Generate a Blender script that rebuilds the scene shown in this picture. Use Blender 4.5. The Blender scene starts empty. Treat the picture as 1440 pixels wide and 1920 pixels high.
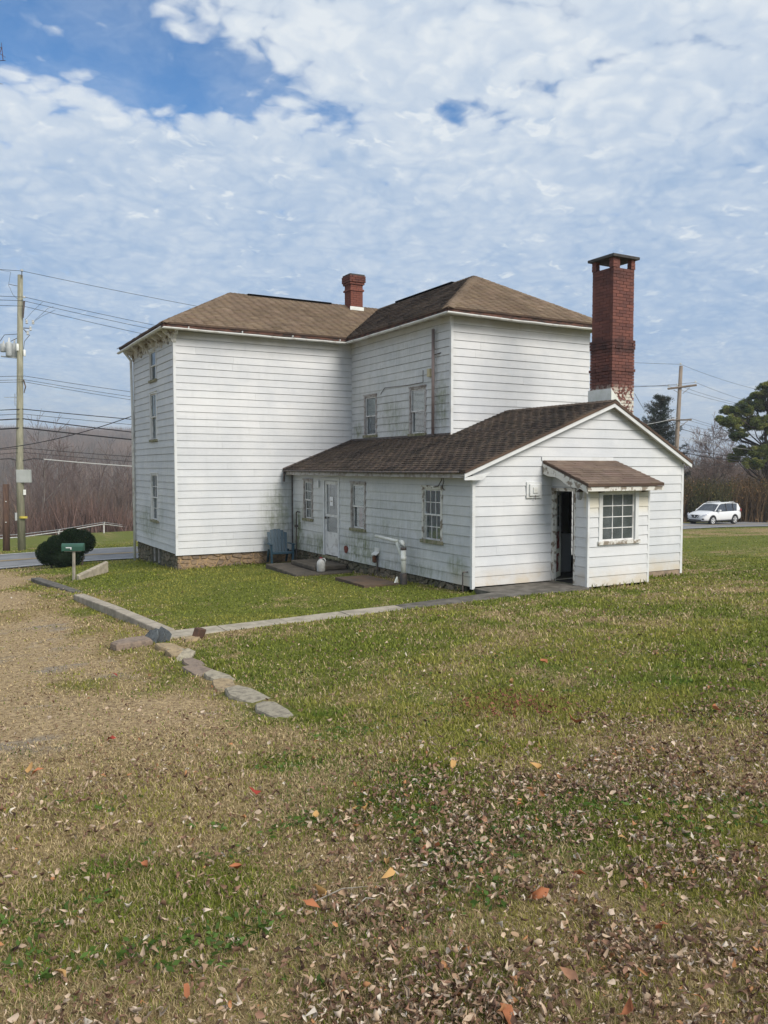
import bpy, math, random, time
import numpy as np
from mathutils import Vector, Matrix
T0 = time.time()
R = math.radians
rng = np.random.default_rng(7)
random.seed(7)
scn = bpy.context.scene
COL = scn.collection

# ------------------------------------------------------------------ camera
F_PX, HOR, YAW = 1530.4, 877.0, 60.676
PITCH = math.atan((960 - HOR) / F_PX)
cd = bpy.data.cameras.new("camera")
cd.sensor_fit = 'VERTICAL'
cd.sensor_height = 24.0
cd.lens = 24.0 * F_PX / 1920
cd.clip_start = 0.05
cd.clip_end = 6000
cam = bpy.data.objects.new("camera", cd)
COL.objects.link(cam)
cam.location = (0, 0, 0)
cam.rotation_euler = (R(90) - PITCH, 0, R(YAW - 90))
scn.camera = cam

# ------------------------------------------------------------------ light
SUN_EL = 37.0
SUN_AZ = -78.0           # degrees from +X, counter-clockwise: direction towards the sun
sun = bpy.data.lights.new("sun", 'SUN')
sun.energy = 3.6
sun.angle = R(32.0)
sun.color = (1.0, 0.93, 0.83)
so = bpy.data.objects.new("sun", sun)
COL.objects.link(so)
sd = Vector((math.cos(R(SUN_EL)) * math.cos(R(SUN_AZ)), math.cos(R(SUN_EL)) * math.sin(R(SUN_AZ)), math.sin(R(SUN_EL))))
so.rotation_euler = sd.to_track_quat('Z', 'Y').to_euler()

scn.view_settings.view_transform = 'Standard'
scn.view_settings.look = 'None'
scn.view_settings.exposure = 0.08
scn.view_settings.gamma = 1.0
scn.view_settings.use_curve_mapping = False
scn.render.engine = 'CYCLES'
scn.cycles.max_bounces = 6
scn.cycles.transparent_max_bounces = 8
scn.cycles.use_denoising = True


class NT:
    """tiny node helper"""
    def __init__(self, tree):
        self.t = tree
        tree.nodes.clear()

    def n(self, kind, **kw):
        nd = self.t.nodes.new(kind)
        for k, v in kw.items():
            if k.startswith('i_'):
                key = k[2:]
                key = int(key) if key.isdigit() else key.replace('_', ' ')
                self.put(nd.inputs[key], v)
            else:
                setattr(nd, k, v)
        return nd

    def put(self, sock, v):
        if isinstance(v, bpy.types.NodeSocket):
            self.t.links.new(v, sock)
        elif isinstance(v, bpy.types.Node):
            self.t.links.new(v.outputs[0], sock)
        else:
            if sock.type == 'RGBA' and len(v) == 3:
                v = (*v, 1)
            sock.default_value = v

    def math(self, op, a, b=None, c=None, clamp=False):
        nd = self.t.nodes.new('ShaderNodeMath')
        nd.operation = op
        nd.use_clamp = clamp
        self.put(nd.inputs[0], a)
        if b is not None:
            self.put(nd.inputs[1], b)
        if c is not None:
            self.put(nd.inputs[2], c)
        return nd.outputs[0]

    def vmath(self, op, a, b=None, out=0):
        nd = self.t.nodes.new('ShaderNodeVectorMath')
        nd.operation = op
        self.put(nd.inputs[0], a)
        if b is not None:
            self.put(nd.inputs[1], b)
        return nd.outputs[out]

    def mix(self, f, a, b, mode='MIX'):
        nd = self.t.nodes.new('ShaderNodeMix')
        nd.data_type = 'RGBA'
        nd.blend_type = mode
        self.put(nd.inputs[0], f)
        self.put(nd.inputs[6], a)
        self.put(nd.inputs[7], b)
        return nd.outputs[2]

    def noise(self, vec, scale, detail=4, rough=0.55, dist=0.0, out=0):
        nd = self.t.nodes.new('ShaderNodeTexNoise')
        self.put(nd.inputs['Vector'], vec)
        nd.inputs['Scale'].default_value = scale
        nd.inputs['Detail'].default_value = detail
        nd.inputs['Roughness'].default_value = rough
        nd.inputs['Distortion'].default_value = dist
        return nd.outputs[out]

    def ramp(self, x, lo, hi, a=0.0, b=1.0, smooth=True):
        nd = self.t.nodes.new('ShaderNodeMapRange')
        nd.interpolation_type = 'SMOOTHSTEP' if smooth else 'LINEAR'
        self.put(nd.inputs[0], x)
        nd.inputs[1].default_value = lo
        nd.inputs[2].default_value = hi
        nd.inputs[3].default_value = a
        nd.inputs[4].default_value = b
        return nd.outputs[0]


def cam_dir(px, py):
    fw = Vector((math.cos(R(YAW)) * math.cos(PITCH), math.sin(R(YAW)) * math.cos(PITCH), -math.sin(PITCH)))
    rt = Vector((math.sin(R(YAW)), -math.cos(R(YAW)), 0))
    up = rt.cross(fw)
    return (fw * F_PX + rt * (px - 720) + up * (960 - py)).normalized()


def at(px, py, d):
    fw = Vector((math.cos(R(YAW)) * math.cos(PITCH), math.sin(R(YAW)) * math.cos(PITCH), -math.sin(PITCH)))
    v = cam_dir(px, py)
    return v * (d / v.dot(fw))


# ------------------------------------------------------------------ sky
world = bpy.data.worlds.new("World")
scn.world = world
world.use_nodes = True
W = NT(world.node_tree)
geo = W.n('ShaderNodeTexCoord')
dirv = W.vmath('NORMALIZE', geo.outputs['Generated'])
sky = W.n('ShaderNodeTexSky', sky_type='NISHITA', sun_disc=False, sun_elevation=R(SUN_EL),
          sun_rotation=R(90 - SUN_AZ), altitude=120, air_density=1.0, dust_density=0.4, ozone_density=2.0)
sep = W.n('ShaderNodeSeparateXYZ', i_0=dirv)
zc = W.math('MAXIMUM', sep.outputs[2], 0.0)
CK = 0.20
den = W.math('ADD', zc, CK)
pl = W.n('ShaderNodeCombineXYZ', i_0=W.math('DIVIDE', sep.outputs[0], den), i_1=W.math('DIVIDE', sep.outputs[1], den)).outputs[0]


def pl_of(px, py):
    d = cam_dir(px, py)
    return (d.x / (max(d.z, 0) + CK), d.y / (max(d.z, 0) + CK), 0)


wn = W.vmath('SUBTRACT', W.noise(pl, 5.0, 4, 0.6, out=1), (0.5, 0.5, 0.5))
warp = W.vmath('ADD', pl, W.vmath('MULTIPLY', wn, (0.15, 0.15, 0)))


def nz(scale, det=3, ro=0.5, v=None, amp=1.0, off=(0, 0, 0)):
    t = W.noise(W.vmath('ADD', v if v is not None else warp, off), scale, det, ro)
    return W.math('MULTIPLY', W.math('SUBTRACT', t, 0.5), amp)


def puff(scale, off=(0, 0, 0)):
    """rounded cloudlets: distance to scattered points, 1 in the middle, 0 between them"""
    v = W.t.nodes.new('ShaderNodeTexVoronoi')
    v.feature = 'F1'
    v.inputs['Scale'].default_value = scale

    v.inputs['Randomness'].default_value = 0.95
    W.put(v.inputs['Vector'], W.vmath('ADD', warp, off))
    return W.math('SUBTRACT', 0.55, v.outputs['Distance'])


hwarp = W.vmath('ADD', pl, W.vmath('MULTIPLY', W.vmath('SUBTRACT', W.noise(pl, 2.6, 4, 0.6, out=1), (0.5, 0.5, 0.5)), (0.40, 0.40, 0)))


def hole(px, py, rad):
    dist = W.vmath('DISTANCE', hwarp, pl_of(px, py), out=1)
    return W.ramp(dist, 0.0, rad, 1.0, 0.0)


h = hole(120, -10, 0.34)
for a_ in ((215, 90, .26, 1), (300, 140, 0.26, 1), (400, 180, 0.22, 1), (480, 190, 0.16, .8), (40, 30, 0.30, 1), (860, 208, 0.11, .38), (790, 214, 0.09, .42), (1000, 150, 0.09, .45), (620, 225, 0.10, .48), (1160, 95, .05, .3), (1020, 350, .045, .6)):
    h = W.math('MAXIMUM', h, W.math('MULTIPLY', hole(*a_[:3]), a_[3]))
p1 = puff(17.0)
p2 = puff(31.0, (3.1, 1.7, 0))
fine = nz(40, 3, 0.6)
med = nz(5.5, 4, 0.6, off=(5, 2, 0))
big = nz(1.1, 3, 0.5, pl, off=(1, 9, 0))
elev = W.ramp(sep.outputs[2], 0.18, 0.50)
cov = W.math('ADD', W.math('MULTIPLY_ADD', elev, -0.22, 0.92), W.math('MULTIPLY', big, 0.7))
cov = W.math('ADD', cov, W.math('MULTIPLY', med, 0.95))
cov = W.math('ADD', cov, W.math('MULTIPLY', p1, 0.75))
cov = W.math('ADD', cov, W.math('MULTIPLY', p2, 0.25))
cov = W.math('ADD', cov, W.math('MULTIPLY', fine, 0.35))
cov = W.math('SUBTRACT', cov, W.math('MULTIPLY', h, 1.2))
alpha = W.ramp(cov, -0.10, 0.66)
alpha = W.math('MAXIMUM', alpha, W.math('MULTIPLY', W.ramp(nz(3.0, 5, 0.65, off=(9, 2, 0)), -0.12, 0.22), 0.32))
# brightness: cloudlets lit from above; gaps between them glow where the sheet is thin
lum = W.math('ADD', 0.22, W.math('MULTIPLY', elev, 0.46))
lum = W.math('ADD', lum, W.math('MULTIPLY', p1, W.math('MULTIPLY_ADD', elev, 0.65, 0.12)))
lum = W.math('ADD', lum, W.math('MULTIPLY', p2, 0.35))
lum = W.math('ADD', lum, W.math('MULTIPLY', nz(6.0, 5, 0.60, off=(2, 7, 0)), 0.85))
lum = W.math('ADD', lum, W.math('MULTIPLY', big, 0.9))
lum = W.math('ADD', lum, W.math('MULTIPLY', fine, 0.35))
edge = W.math('MULTIPLY', W.ramp(cov, 0.75, 0.35), 0.25)
lum = W.math('ADD', lum, edge)
spark = W.math('MULTIPLY', W.ramp(nz(14, 3, 0.6, off=(8, 3, 0)), 0.08, 0.20), W.ramp(nz(2.0, 2, 0.5, off=(4, 4, 0)), -0.12, 0.08))
lum = W.math('ADD', lum, W.math('MULTIPLY', spark, 0.5), clamp=True)
ccol = W.mix(lum, (3.35, 4.7, 6.7), (7.7, 8.2, 8.6))
low = W.ramp(sep.outputs[2], 0.16, 0.02)
ccol = W.mix(W.math('MULTIPLY', low, 0.55), ccol, W.mix(W.ramp(nz(5.0, 4, .6, off=(7, 7, 0)), -.12, .12), (4.6, 5.6, 6.9), (7.0, 7.2, 7.2)))
alpha = W.math('MAXIMUM', W.math('MULTIPLY', alpha, 0.96), W.math('MULTIPLY', low, 0.97))
skyc = W.mix(1.0, sky.outputs[0], (0.70, 1.12, 1.42), 'MULTIPLY')
final = W.mix(alpha, skyc, ccol)
bg = W.n('ShaderNodeBackground', i_Color=final, i_Strength=0.10)
wo = W.n('ShaderNodeOutputWorld')
W.put(wo.inputs[0], bg)
world.cycles.sampling_method = 'MANUAL'
world.cycles.sample_map_resolution = 1024


# ------------------------------------------------------------------ mesh helpers
class MB:
    def __init__(self):
        self.v, self.f, self.m = [], [], []
        self.cur = 0

    def add(self, vs, fs):
        b = len(self.v)
        self.v += [tuple(p) for p in vs]
        self.f += [tuple(b + i for i in q) for q in fs]
        self.m += [self.cur] * len(fs)
        return self

    def box(self, x0, x1, y0, y1, z0, z1, rot=None, piv=None):
        vs = [Vector((x, y, z)) for z in (z0, z1) for y in (y0, y1) for x in (x0, x1)]
        if rot is not None:
            c = Vector(piv) if piv else Vector(((x0 + x1) / 2, (y0 + y1) / 2, (z0 + z1) / 2))
            vs = [c + rot @ (p - c) for p in vs]
        return self.add(vs, [(0, 2, 3, 1), (4, 5, 7, 6), (0, 1, 5, 4), (2, 6, 7, 3), (0, 4, 6, 2), (1, 3, 7, 5)])

    def prism(self, poly, vec):
        """poly: 3-d points (planar), extruded by vec"""
        n = len(poly)
        vec = Vector(vec)
        p = [Vector(q) for q in poly]
        vs = p + [q + vec for q in p]
        return self.add(vs, [tuple(range(n))[::-1], tuple(range(n, 2 * n))] + [(i, (i + 1) % n, n + (i + 1) % n, n + i) for i in range(n)])

    def tube(self, path, r, sides=6, cap=True):
        path = [Vector(p) for p in path]
        rs = r if isinstance(r, (list, tuple)) else [r] * len(path)
        b = len(self.v)
        up = Vector((0.13, 0.21, 1)).normalized()
        for i, p in enumerate(path):
            t = (path[min(i + 1, len(path) - 1)] - path[max(i - 1, 0)]).normalized()
            a = t.cross(up)
            if a.length < 0.05:
                a = t.cross(Vector((1, 0, 0)))
            a.normalize()
            c = t.cross(a)
            for k in range(sides):
                an = 2 * math.pi * k / sides
                self.v.append(tuple(p + (a * math.cos(an) + c * math.sin(an)) * rs[i]))
        for i in range(len(path) - 1):
            for k in range(sides):
                k2 = (k + 1) % sides
                self.f.append((b + i * sides + k, b + i * sides + k2, b + (i + 1) * sides + k2, b + (i + 1) * sides + k))
                self.m.append(self.cur)
        if cap:
            self.f.append(tuple(b + k for k in range(sides))[::-1])
            self.f.append(tuple(b + (len(path) - 1) * sides + k for k in range(sides)))
            self.m += [self.cur] * 2
        return self

    def lathe(self, prof, c=(0, 0, 0), sides=16):
        b = len(self.v)
        for (r, z) in prof:
            for k in range(sides):
                an = 2 * math.pi * k / sides
                self.v.append((c[0] + r * math.cos(an), c[1] + r * math.sin(an), c[2] + z))
        for i in range(len(prof) - 1):
            for k in range(sides):
                k2 = (k + 1) % sides
                self.f.append((b + i * sides + k, b + i * sides + k2, b + (i + 1) * sides + k2, b + (i + 1) * sides + k))
                self.m.append(self.cur)
        self.f.append(tuple(b + k for k in range(sides))[::-1])
        self.f.append(tuple(b + (len(prof) - 1) * sides + k for k in range(sides)))
        self.m += [self.cur] * 2
        return self

    def build(self, name, mat, parent=None, smooth=False, bevel=0, local=False, sub=0):
        me = bpy.data.meshes.new(name)
        off = Vector((0, 0, 0)) if local or parent is None else origin(parent)
        me.from_pydata([(p[0] - off.x, p[1] - off.y, p[2] - off.z) for p in self.v], [], self.f)
        for mm in (mat if isinstance(mat, (list, tuple)) else [mat]):
            me.materials.append(mm)
        if isinstance(mat, (list, tuple)):
            me.polygons.foreach_set('material_index', self.m)
        if smooth:
            me.polygons.foreach_set('use_smooth', [True] * len(me.polygons))
        me.update()
        o = bpy.data.objects.new(name, me)
        COL.objects.link(o)
        if parent is not None:
            o.parent = parent
        if bevel:
            b = o.modifiers.new('bevel', 'BEVEL')
            b.width = bevel
            b.segments = 2
            b.limit_method = 'ANGLE'
        if sub:
            s = o.modifiers.new('subd', 'SUBSURF')
            s.levels = s.render_levels = sub
        if smooth and not sub:
            pass
        return o


def origin(o):
    p = Vector((0, 0, 0))
    while o is not None:
        p = p + o.location
        o = o.parent
    return p


def tag(o, label=None, cat=None, group=None, kind=None):
    if label:
        o['label'] = label
    if cat:
        o['category'] = cat
    if group:
        o['group'] = group
    if kind:
        o['kind'] = kind
    return o


def empty(name, loc, rz=0.0):
    o = bpy.data.objects.new(name, None)
    o.empty_display_size = 0.1
    COL.objects.link(o)
    o.location = loc
    o.rotation_euler = (0, 0, rz)
    return o


def np_mesh(name, v, faces_flat, loop_tot, mat, colors=None, smooth=False, parent=None):
    """fast mesh from numpy; colors per vertex (n,3)"""
    me = bpy.data.meshes.new(name)
    v = np.asarray(v, np.float32)
    if parent is not None:
        off = origin(parent)
        v = v - np.array([off.x, off.y, off.z], np.float32)
    me.vertices.add(len(v))
    me.vertices.foreach_set('co', v.ravel())
    faces_flat = np.asarray(faces_flat, np.int32).ravel()
    loop_tot = np.asarray(loop_tot, np.int32)
    me.loops.add(len(faces_flat))
    me.loops.foreach_set('vertex_index', faces_flat)
    me.polygons.add(len(loop_tot))
    st = np.zeros(len(loop_tot), np.int32)
    st[1:] = np.cumsum(loop_tot)[:-1]
    me.polygons.foreach_set('loop_start', st)
    me.polygons.foreach_set('loop_total', loop_tot)
    if smooth:
        me.polygons.foreach_set('use_smooth', np.ones(len(loop_tot), bool))
    me.update(calc_edges=True)
    if colors is not None:
        ca = me.color_attributes.new('Col', 'FLOAT_COLOR', 'POINT')
        c4 = np.ones((len(v), 4), np.float32)
        c4[:, :3] = colors
        ca.data.foreach_set('color', c4.ravel())
    me.materials.append(mat)
    o = bpy.data.objects.new(name, me)
    COL.objects.link(o)
    if parent is not None:
        o.parent = parent
    return o


# ------------------------------------------------------------------ value noise (numpy)
_tab = rng.random((256, 256))


def vnoise(x, y, s, seed=0):
    x = np.asarray(x, float) / s + 37.3 * seed + 1000
    y = np.asarray(y, float) / s + 17.1 * seed + 1000
    xi, yi = np.floor(x).astype(int), np.floor(y).astype(int)
    fx, fy = x - xi, y - yi
    fx, fy = fx * fx * (3 - 2 * fx), fy * fy * (3 - 2 * fy)
    a, b = _tab[xi % 256, yi % 256], _tab[(xi + 1) % 256, yi % 256]
    c, d = _tab[xi % 256, (yi + 1) % 256], _tab[(xi + 1) % 256, (yi + 1) % 256]
    return (a * (1 - fx) + b * fx) * (1 - fy) + (c * (1 - fx) + d * fx) * fy


def fbm(x, y, s, seed=0, o=4):
    t, w, n = 0, 0, 0
    for i in range(o):
        k = 0.5 ** i
        t = t + k * vnoise(x, y, s * k, seed + i * 3)
        w += k
    return t / w


def sstep(x, a, b):
    t = np.clip((x - a) / (b - a), 0, 1)
    return t * t * (3 - 2 * t)


# ------------------------------------------------------------------ ground
PTS = np.array([
    (0, 0, -1.60), (2, -1, -1.58), (-2, 2, -1.72), (1, 2.5, -1.73), (3, 3, -1.78), (5, 3, -1.74), (2.6, 6.2, -2.13), (0.3, 5.0, -1.96),
    (-3, 7, -2.25), (0, 9.3, -2.38), (5, 7, -2.05), (8, 5, -1.92), (8, 8, -2.12), (12, 6, -2.06), (2.6, 9, -2.40),
    (2.55, 11.2, -2.60), (3.4, 13.2, -2.66), (5.2, 12.9, -2.62), (7.5, 12.8, -2.57), (9.5, 12.3, -2.50), (5, 10.5, -2.40),
    (8, 10.8, -2.36), (11, 11, -2.37), (13.7, 12.4, -2.49), (12, 12.5, -2.50), (16, 13, -2.56), (20, 15, -2.66),
    (15, 9, -2.25), (22, 10, -2.4), (9.7, 14, -2.60), (9.6, 17, -2.66), (9.5, 20, -2.80), (8.5, 22.9, -2.86), (6.1, 22.9, -2.93),
    (6.1, 28.2, -3.12), (4, 17, -2.78), (6, 17, -2.72), (3.2, 19, -2.86), (2.9, 23, -3.12), (3.5, 23.7, -3.10), (4.5, 24.6, -3.06),
    (0.6, 14, -2.84), (1.8, 17.5, -2.98), (0.5, 22, -3.18), (-3, 14, -2.85), (-4, 22, -3.2), (1, 28, -3.46),
    (4.2, 30, -3.42), (2.3, 31.6, -3.58), (8, 32.2, -3.56), (2.6, 36.8, -3.62), (8, 37.4, -3.62), (3.5, 38, -3.62), (-15, 30, -3.5), (-15, 36, -3.6),
    (4.1, 47.9, -4.55), (12.6, 72, -5.7), (-10, 45, -4.6), (20, 60, -5.0), (10, 44, -4.0),
    (20, 17.5, -2.95), (26, 19.5, -3.25), (27, 15, -2.95), (35, 25, -3.6), (30, 34, -3.85), (45, 33, -3.95), (47.9, 40, -4.02), (52, 40.7, -4.08),
    (15, 30, -3.5), (20, 25, -3.35), (16.5, 20, -3.0), (60, 30, -4.1), (60, 50, -4.4), (80, 44, -4.5), (40, 10, -3.2), (60, 5, -3.6),
    (30, 0, -2.4), (15, 0, -1.9), (10, -15, -1.6), (-15, -10, -1.9), (-15, 10, -2.6), (40, -20, -2.6), (85, 10, -4.3), (40, 65, -4.6), (75, 70, -4.8)])


def _U(r2):
    return 0.5 * r2 * np.log(r2 + 1e-9)


def _fit():
    n = len(PTS)
    d2 = ((PTS[:, None, :2] - PTS[None, :, :2]) ** 2).sum(-1)
    A = np.zeros((n + 3, n + 3))
    A[:n, :n] = _U(d2) + np.eye(n) * 1.5
    A[:n, n] = 1
    A[:n, n + 1:] = PTS[:, :2]
    A[n, :n] = 1
    A[n + 1:, :n] = PTS[:, :2].T
    return np.linalg.solve(A, np.r_[PTS[:, 2], 0, 0, 0])


_K = _fit()


def far_z(x, y):
    r = np.hypot(x, y)
    az = np.degrees(np.arctan2(y, x))
    hill = np.interp(r, [60, 100, 160, 260, 500, 800, 950, 1300, 2600], [-5, -12, -20, -18, 3, 28, 35, 31, 22])
    hill = hill + sstep(r, 150, 500) * (fbm(x, y, 260, 5) - 0.5) * 10
    flat = np.interp(r, [60, 100, 300, 2600], [-4.4, -5, -8, -10])
    back = -2.2 - 0 * r
    k = sstep(az, 66, 73) * (1 - sstep(az, 120, 150))
    fl = np.where((az > -60) & (az < 120), flat, back - (flat - back) * 0)
    kk = sstep(az, -60, -20)
    fl = back * (1 - kk) + flat * kk
    return hill * k + fl * (1 - k)


def hz(x, y):
    x = np.atleast_1d(np.asarray(x, float))
    y = np.atleast_1d(np.asarray(y, float))
    out = np.empty(x.shape)
    xf, yf, of = x.ravel(), y.ravel(), out.ravel()
    for s in range(0, len(xf), 60000):
        a, b = xf[s:s + 60000], yf[s:s + 60000]
        d2 = (a[:, None] - PTS[:, 0]) ** 2 + (b[:, None] - PTS[:, 1]) ** 2
        z = _U(d2) @ _K[:len(PTS)] + _K[-3] + _K[-2] * a + _K[-1] * b
        r = np.hypot(a, b)
        az = np.degrees(np.arctan2(b, a))
        k0 = sstep(az, 66, 73) * (1 - sstep(az, 120, 150))
        t = sstep(r, 50 + 26 * k0, 80 + 30 * k0)
        inside = ((a > -20) & (b > -20)) * 1.0
        t = np.maximum(t, 1 - sstep(np.minimum(a + 22, b + 22), 0, 8))
        z = z * (1 - t) + far_z(a, b) * t
        z = z + (fbm(a, b, 1.1, 9, 3) - 0.5) * 0.045 * (1 - sstep(r, 15, 40))
        of[s:s + 60000] = z
    return of.reshape(x.shape)


def hz1(x, y):
    return float(hz([x], [y])[0])


def drive_mask(x, y):
    c = 0.75 + 0.0 * y + (fbm(x, y, 2.4, 3) - 0.5) * 2.0
    w = 1.25
    m = 1 - sstep(np.abs(x - c), w * 0.7, w * 1.55)
    return m * sstep(y, 4.0, 8.0) * (1 - sstep(y, 31, 33)) * (0.15 + 0.80 * sstep(fbm(x, y * .7, 1.7, 8), .34, .56))


def green_mask(x, y):
    """1 = green turf, 0 = dry straw"""
    g = 0.44 + (fbm(x, y, 1.7, 11) - 0.5) * 1.3 + (fbm(x, y, 0.4, 14, 3) - 0.5) * 1.3
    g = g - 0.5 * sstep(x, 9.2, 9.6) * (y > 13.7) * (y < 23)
    yard = sstep(x, 3.0, 4.2) * sstep(y, 12.8, 13.6) * (1 - sstep(y, 29, 31))
    g = g + 0.34 * yard + 0.3 * sstep(y, 19.5, 22) * yard
    g = g + 0.20 * sstep(x, 2.5, 4.5) * sstep(y, 3.5, 7)
    # deep green band on the far side of the crest, straw-coloured field beyond it
    e = (x - 16) * 0.0 + np.hypot(x, y)
    right = sstep(x - y * 1.08, 0, 5)
    g = g + right * (0.5 * (sstep(e, 22, 25) - sstep(e, 30, 36)) - 0.32 * sstep(e, 30, 40))
    g = g - 0.55 * drive_mask(x, y)
    g = g - 0.25 * (1 - sstep(x, 1.5, 3.0)) * (1 - sstep(y, 22, 27))
    g = g + 0.15 * sstep(y, 36, 38)
    return np.clip(g, 0, 1)


def graded(c, near, step, far, grow):
    o = [0.0]
    s = step
    while o[-1] < far:
        if o[-1] > near:
            s *= grow
        o.append(o[-1] + s)
    o = np.array(o)
    return np.r_[c - o[::-1][:-1], c + o]


gx, gy = graded(8, 11, 0.22, 2600, 1.10), graded(12, 14, 0.22, 2600, 1.10)
GX, GY = np.meshgrid(gx, gy)
GZ = hz(GX, GY)
nx, ny = len(gx), len(gy)
idx = np.arange(nx * ny).reshape(ny, nx)
q = np.stack([idx[:-1, :-1], idx[:-1, 1:], idx[1:, 1:], idx[1:, :-1]], -1).reshape(-1, 4)
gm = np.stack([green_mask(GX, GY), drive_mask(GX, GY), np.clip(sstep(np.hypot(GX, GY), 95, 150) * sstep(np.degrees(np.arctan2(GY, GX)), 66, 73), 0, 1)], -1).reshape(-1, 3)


def principled(nt, color, rough=0.8, normal=None, **kw):
    p = nt.n('ShaderNodeBsdfPrincipled')
    nt.put(p.inputs['Base Color'], color)
    nt.put(p.inputs['Roughness'], rough)
    p.inputs['Specular IOR Level'].default_value = kw.pop('spec', 0.3)
    if normal is not None:
        nt.put(p.inputs['Normal'], normal)
    for k, v in kw.items():
        nt.put(p.inputs[k.replace('_', ' ')], v)
    o = nt.n('ShaderNodeOutputMaterial')
    nt.put(o.inputs[0], p)
    return p


def newmat(name):
    m = bpy.data.materials.new(name)
    m.use_nodes = True
    return m, NT(m.node_tree)


def bump(nt, hgt, strength=0.4, dist=0.01):
    b = nt.n('ShaderNodeBump')
    b.inputs['Strength'].default_value = strength
    b.inputs['Distance'].default_value = dist
    nt.put(b.inputs['Height'], hgt)
    return b.outputs[0]


def simple(name, c1, c2=None, rough=0.7, scale=6.0, bmp=0.3, bd=0.005, obj_var=0.0, spec=0.3, stretch=(1, 1, 1), lo=0.35, hi=0.65, **kw):
    m, n = newmat(name)
    pos = n.n('ShaderNodeNewGeometry').outputs['Position']
    v = n.vmath('MULTIPLY', pos, stretch)
    t = n.noise(v, scale, 5, 0.6)
    col = n.mix(n.ramp(t, lo, hi), c1, c2 if c2 else c1)
    if obj_var:
        oi = n.n('ShaderNodeObjectInfo')
        k = n.math('MULTIPLY_ADD', oi.outputs['Random'], 2 * obj_var, 1 - obj_var)
        col = n.mix(1.0, col, n.n('ShaderNodeCombineColor', i_0=k, i_1=k, i_2=k).outputs[0], 'MULTIPLY')
    nrm = bump(n, n.noise(v, scale * 6, 4, 0.6), bmp, bd) if bmp else None
    principled(n, col, rough, nrm, spec=spec, **kw)
    return m


m_ground, n = newmat('ground')
pos = n.n('ShaderNodeNewGeometry').outputs['Position']
att = n.n('ShaderNodeAttribute', attribute_name='Col')
sc = n.n('ShaderNodeSeparateColor', i_0=att.outputs['Color'])
n1 = n.noise(pos, 3.0, 6, 0.65)
n2 = n.noise(pos, 22.0, 5, 0.7)
n3 = n.noise(pos, 90.0, 3, 0.7)
gmix = n.ramp(n.math('ADD', sc.outputs[0], n.math('MULTIPLY', n.math('SUBTRACT', n1, 0.5), 0.9)), 0.15, 0.75)
straw = n.mix(n.ramp(n2, 0.3, 0.7), (0.13, 0.090, 0.045), (0.40, 0.30, 0.145))
green = n.mix(n.ramp(n2, 0.3, 0.7), (0.050, 0.066, 0.012), (0.190, 0.205, 0.040))
col = n.mix(gmix, straw, green)
drv = n.mix(n.ramp(n2, 0.35, 0.65), (0.19, 0.130, 0.075), (0.50, 0.375, 0.215))
drv = n.mix(n.math('MULTIPLY', n.ramp(n.noise(pos, 0.9, 4, 0.6), 0.54, 0.68), 0.60), drv, n.mix(n.ramp(n3, 0.4, 0.6), (0.13, 0.12, 0.115), (0.30, 0.285, 0.27)))
col = n.mix(n.ramp(n.math('ADD', sc.outputs[1], n.math('MULTIPLY', n.math('SUBTRACT', n1, 0.5), 0.8)), 0.2, 0.8), col, drv)
wood = n.mix(n.ramp(n.noise(pos, 0.05, 5, 0.7), 0.35, 0.65), (0.075, 0.055, 0.05), (0.13, 0.10, 0.09))
col = n.mix(sc.outputs[2], col, wood)
principled(n, col, 0.95, bump(n, n.math('ADD', n2, n.math('MULTIPLY', n3, 0.6)), 0.8, 0.02), spec=0.1)
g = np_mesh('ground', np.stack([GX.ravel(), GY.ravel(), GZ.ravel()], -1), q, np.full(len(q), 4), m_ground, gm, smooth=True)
tag(g, kind='structure')

# ------------------------------------------------------------------ road
def road_y(x):
    return 34.15 + 0.132 * (x - 2.5)


xs = np.arange(-120, 260, 1.5)
m_asph = simple('asphalt', (0.17, 0.17, 0.175), (0.23, 0.23, 0.235), 0.85, 1.2, 0.3, 0.004)
m_line_w = simple('white_road_paint', (0.62, 0.62, 0.60), (0.75, 0.75, 0.73), 0.7, 4, 0)
m_line_y = simple('yellow_road_paint', (0.50, 0.33, 0.10), (0.42, 0.30, 0.13), 0.7, 4, 0)


def strip(name, offs, dz, mat):
    offs = np.array(offs)
    X = np.repeat(xs, len(offs))
    Y = road_y(X) + np.tile(offs, len(xs))
    # the road's cross profile follows the ground smoothed by its centre line
    Z = hz(X, Y) * 0.5 + hz(X, road_y(X)) * 0.5 + dz
    Z = np.maximum(Z, hz(X, Y) + dz * 0.8)
    k = len(offs)
    ii = np.arange(len(xs) * k).reshape(len(xs), k)
    qq = np.stack([ii[:-1, :-1], ii[1:, :-1], ii[1:, 1:], ii[:-1, 1:]], -1).reshape(-1, 4)
    o = np_mesh(name, np.stack([X, Y, Z], -1), qq, np.full(len(qq), 4), mat, smooth=True)
    return tag(o, kind='structure')


strip('road', np.linspace(-2.75, 2.75, 9), 0.050, m_asph)
strip('road_edge_line', [-2.55, -2.43], 0.066, m_line_w)
strip('road_edge_line', [2.43, 2.55], 0.066, m_line_w)
strip('road_centre_line', [-0.16, -0.06], 0.066, m_line_y)
strip('road_centre_line', [0.06, 0.16], 0.066, m_line_y)

# ------------------------------------------------------------------ house numbers
XE, YF, YA, XB, XC, YD = 9.756, 13.661, 23.061, 6.18, 11.794, 17.482
YB, XD, XG = 28.06, 16.50, 15.93
WT = 3.90                 # wall top, main block
Z3 = Vector((0, 0, 1))

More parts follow.
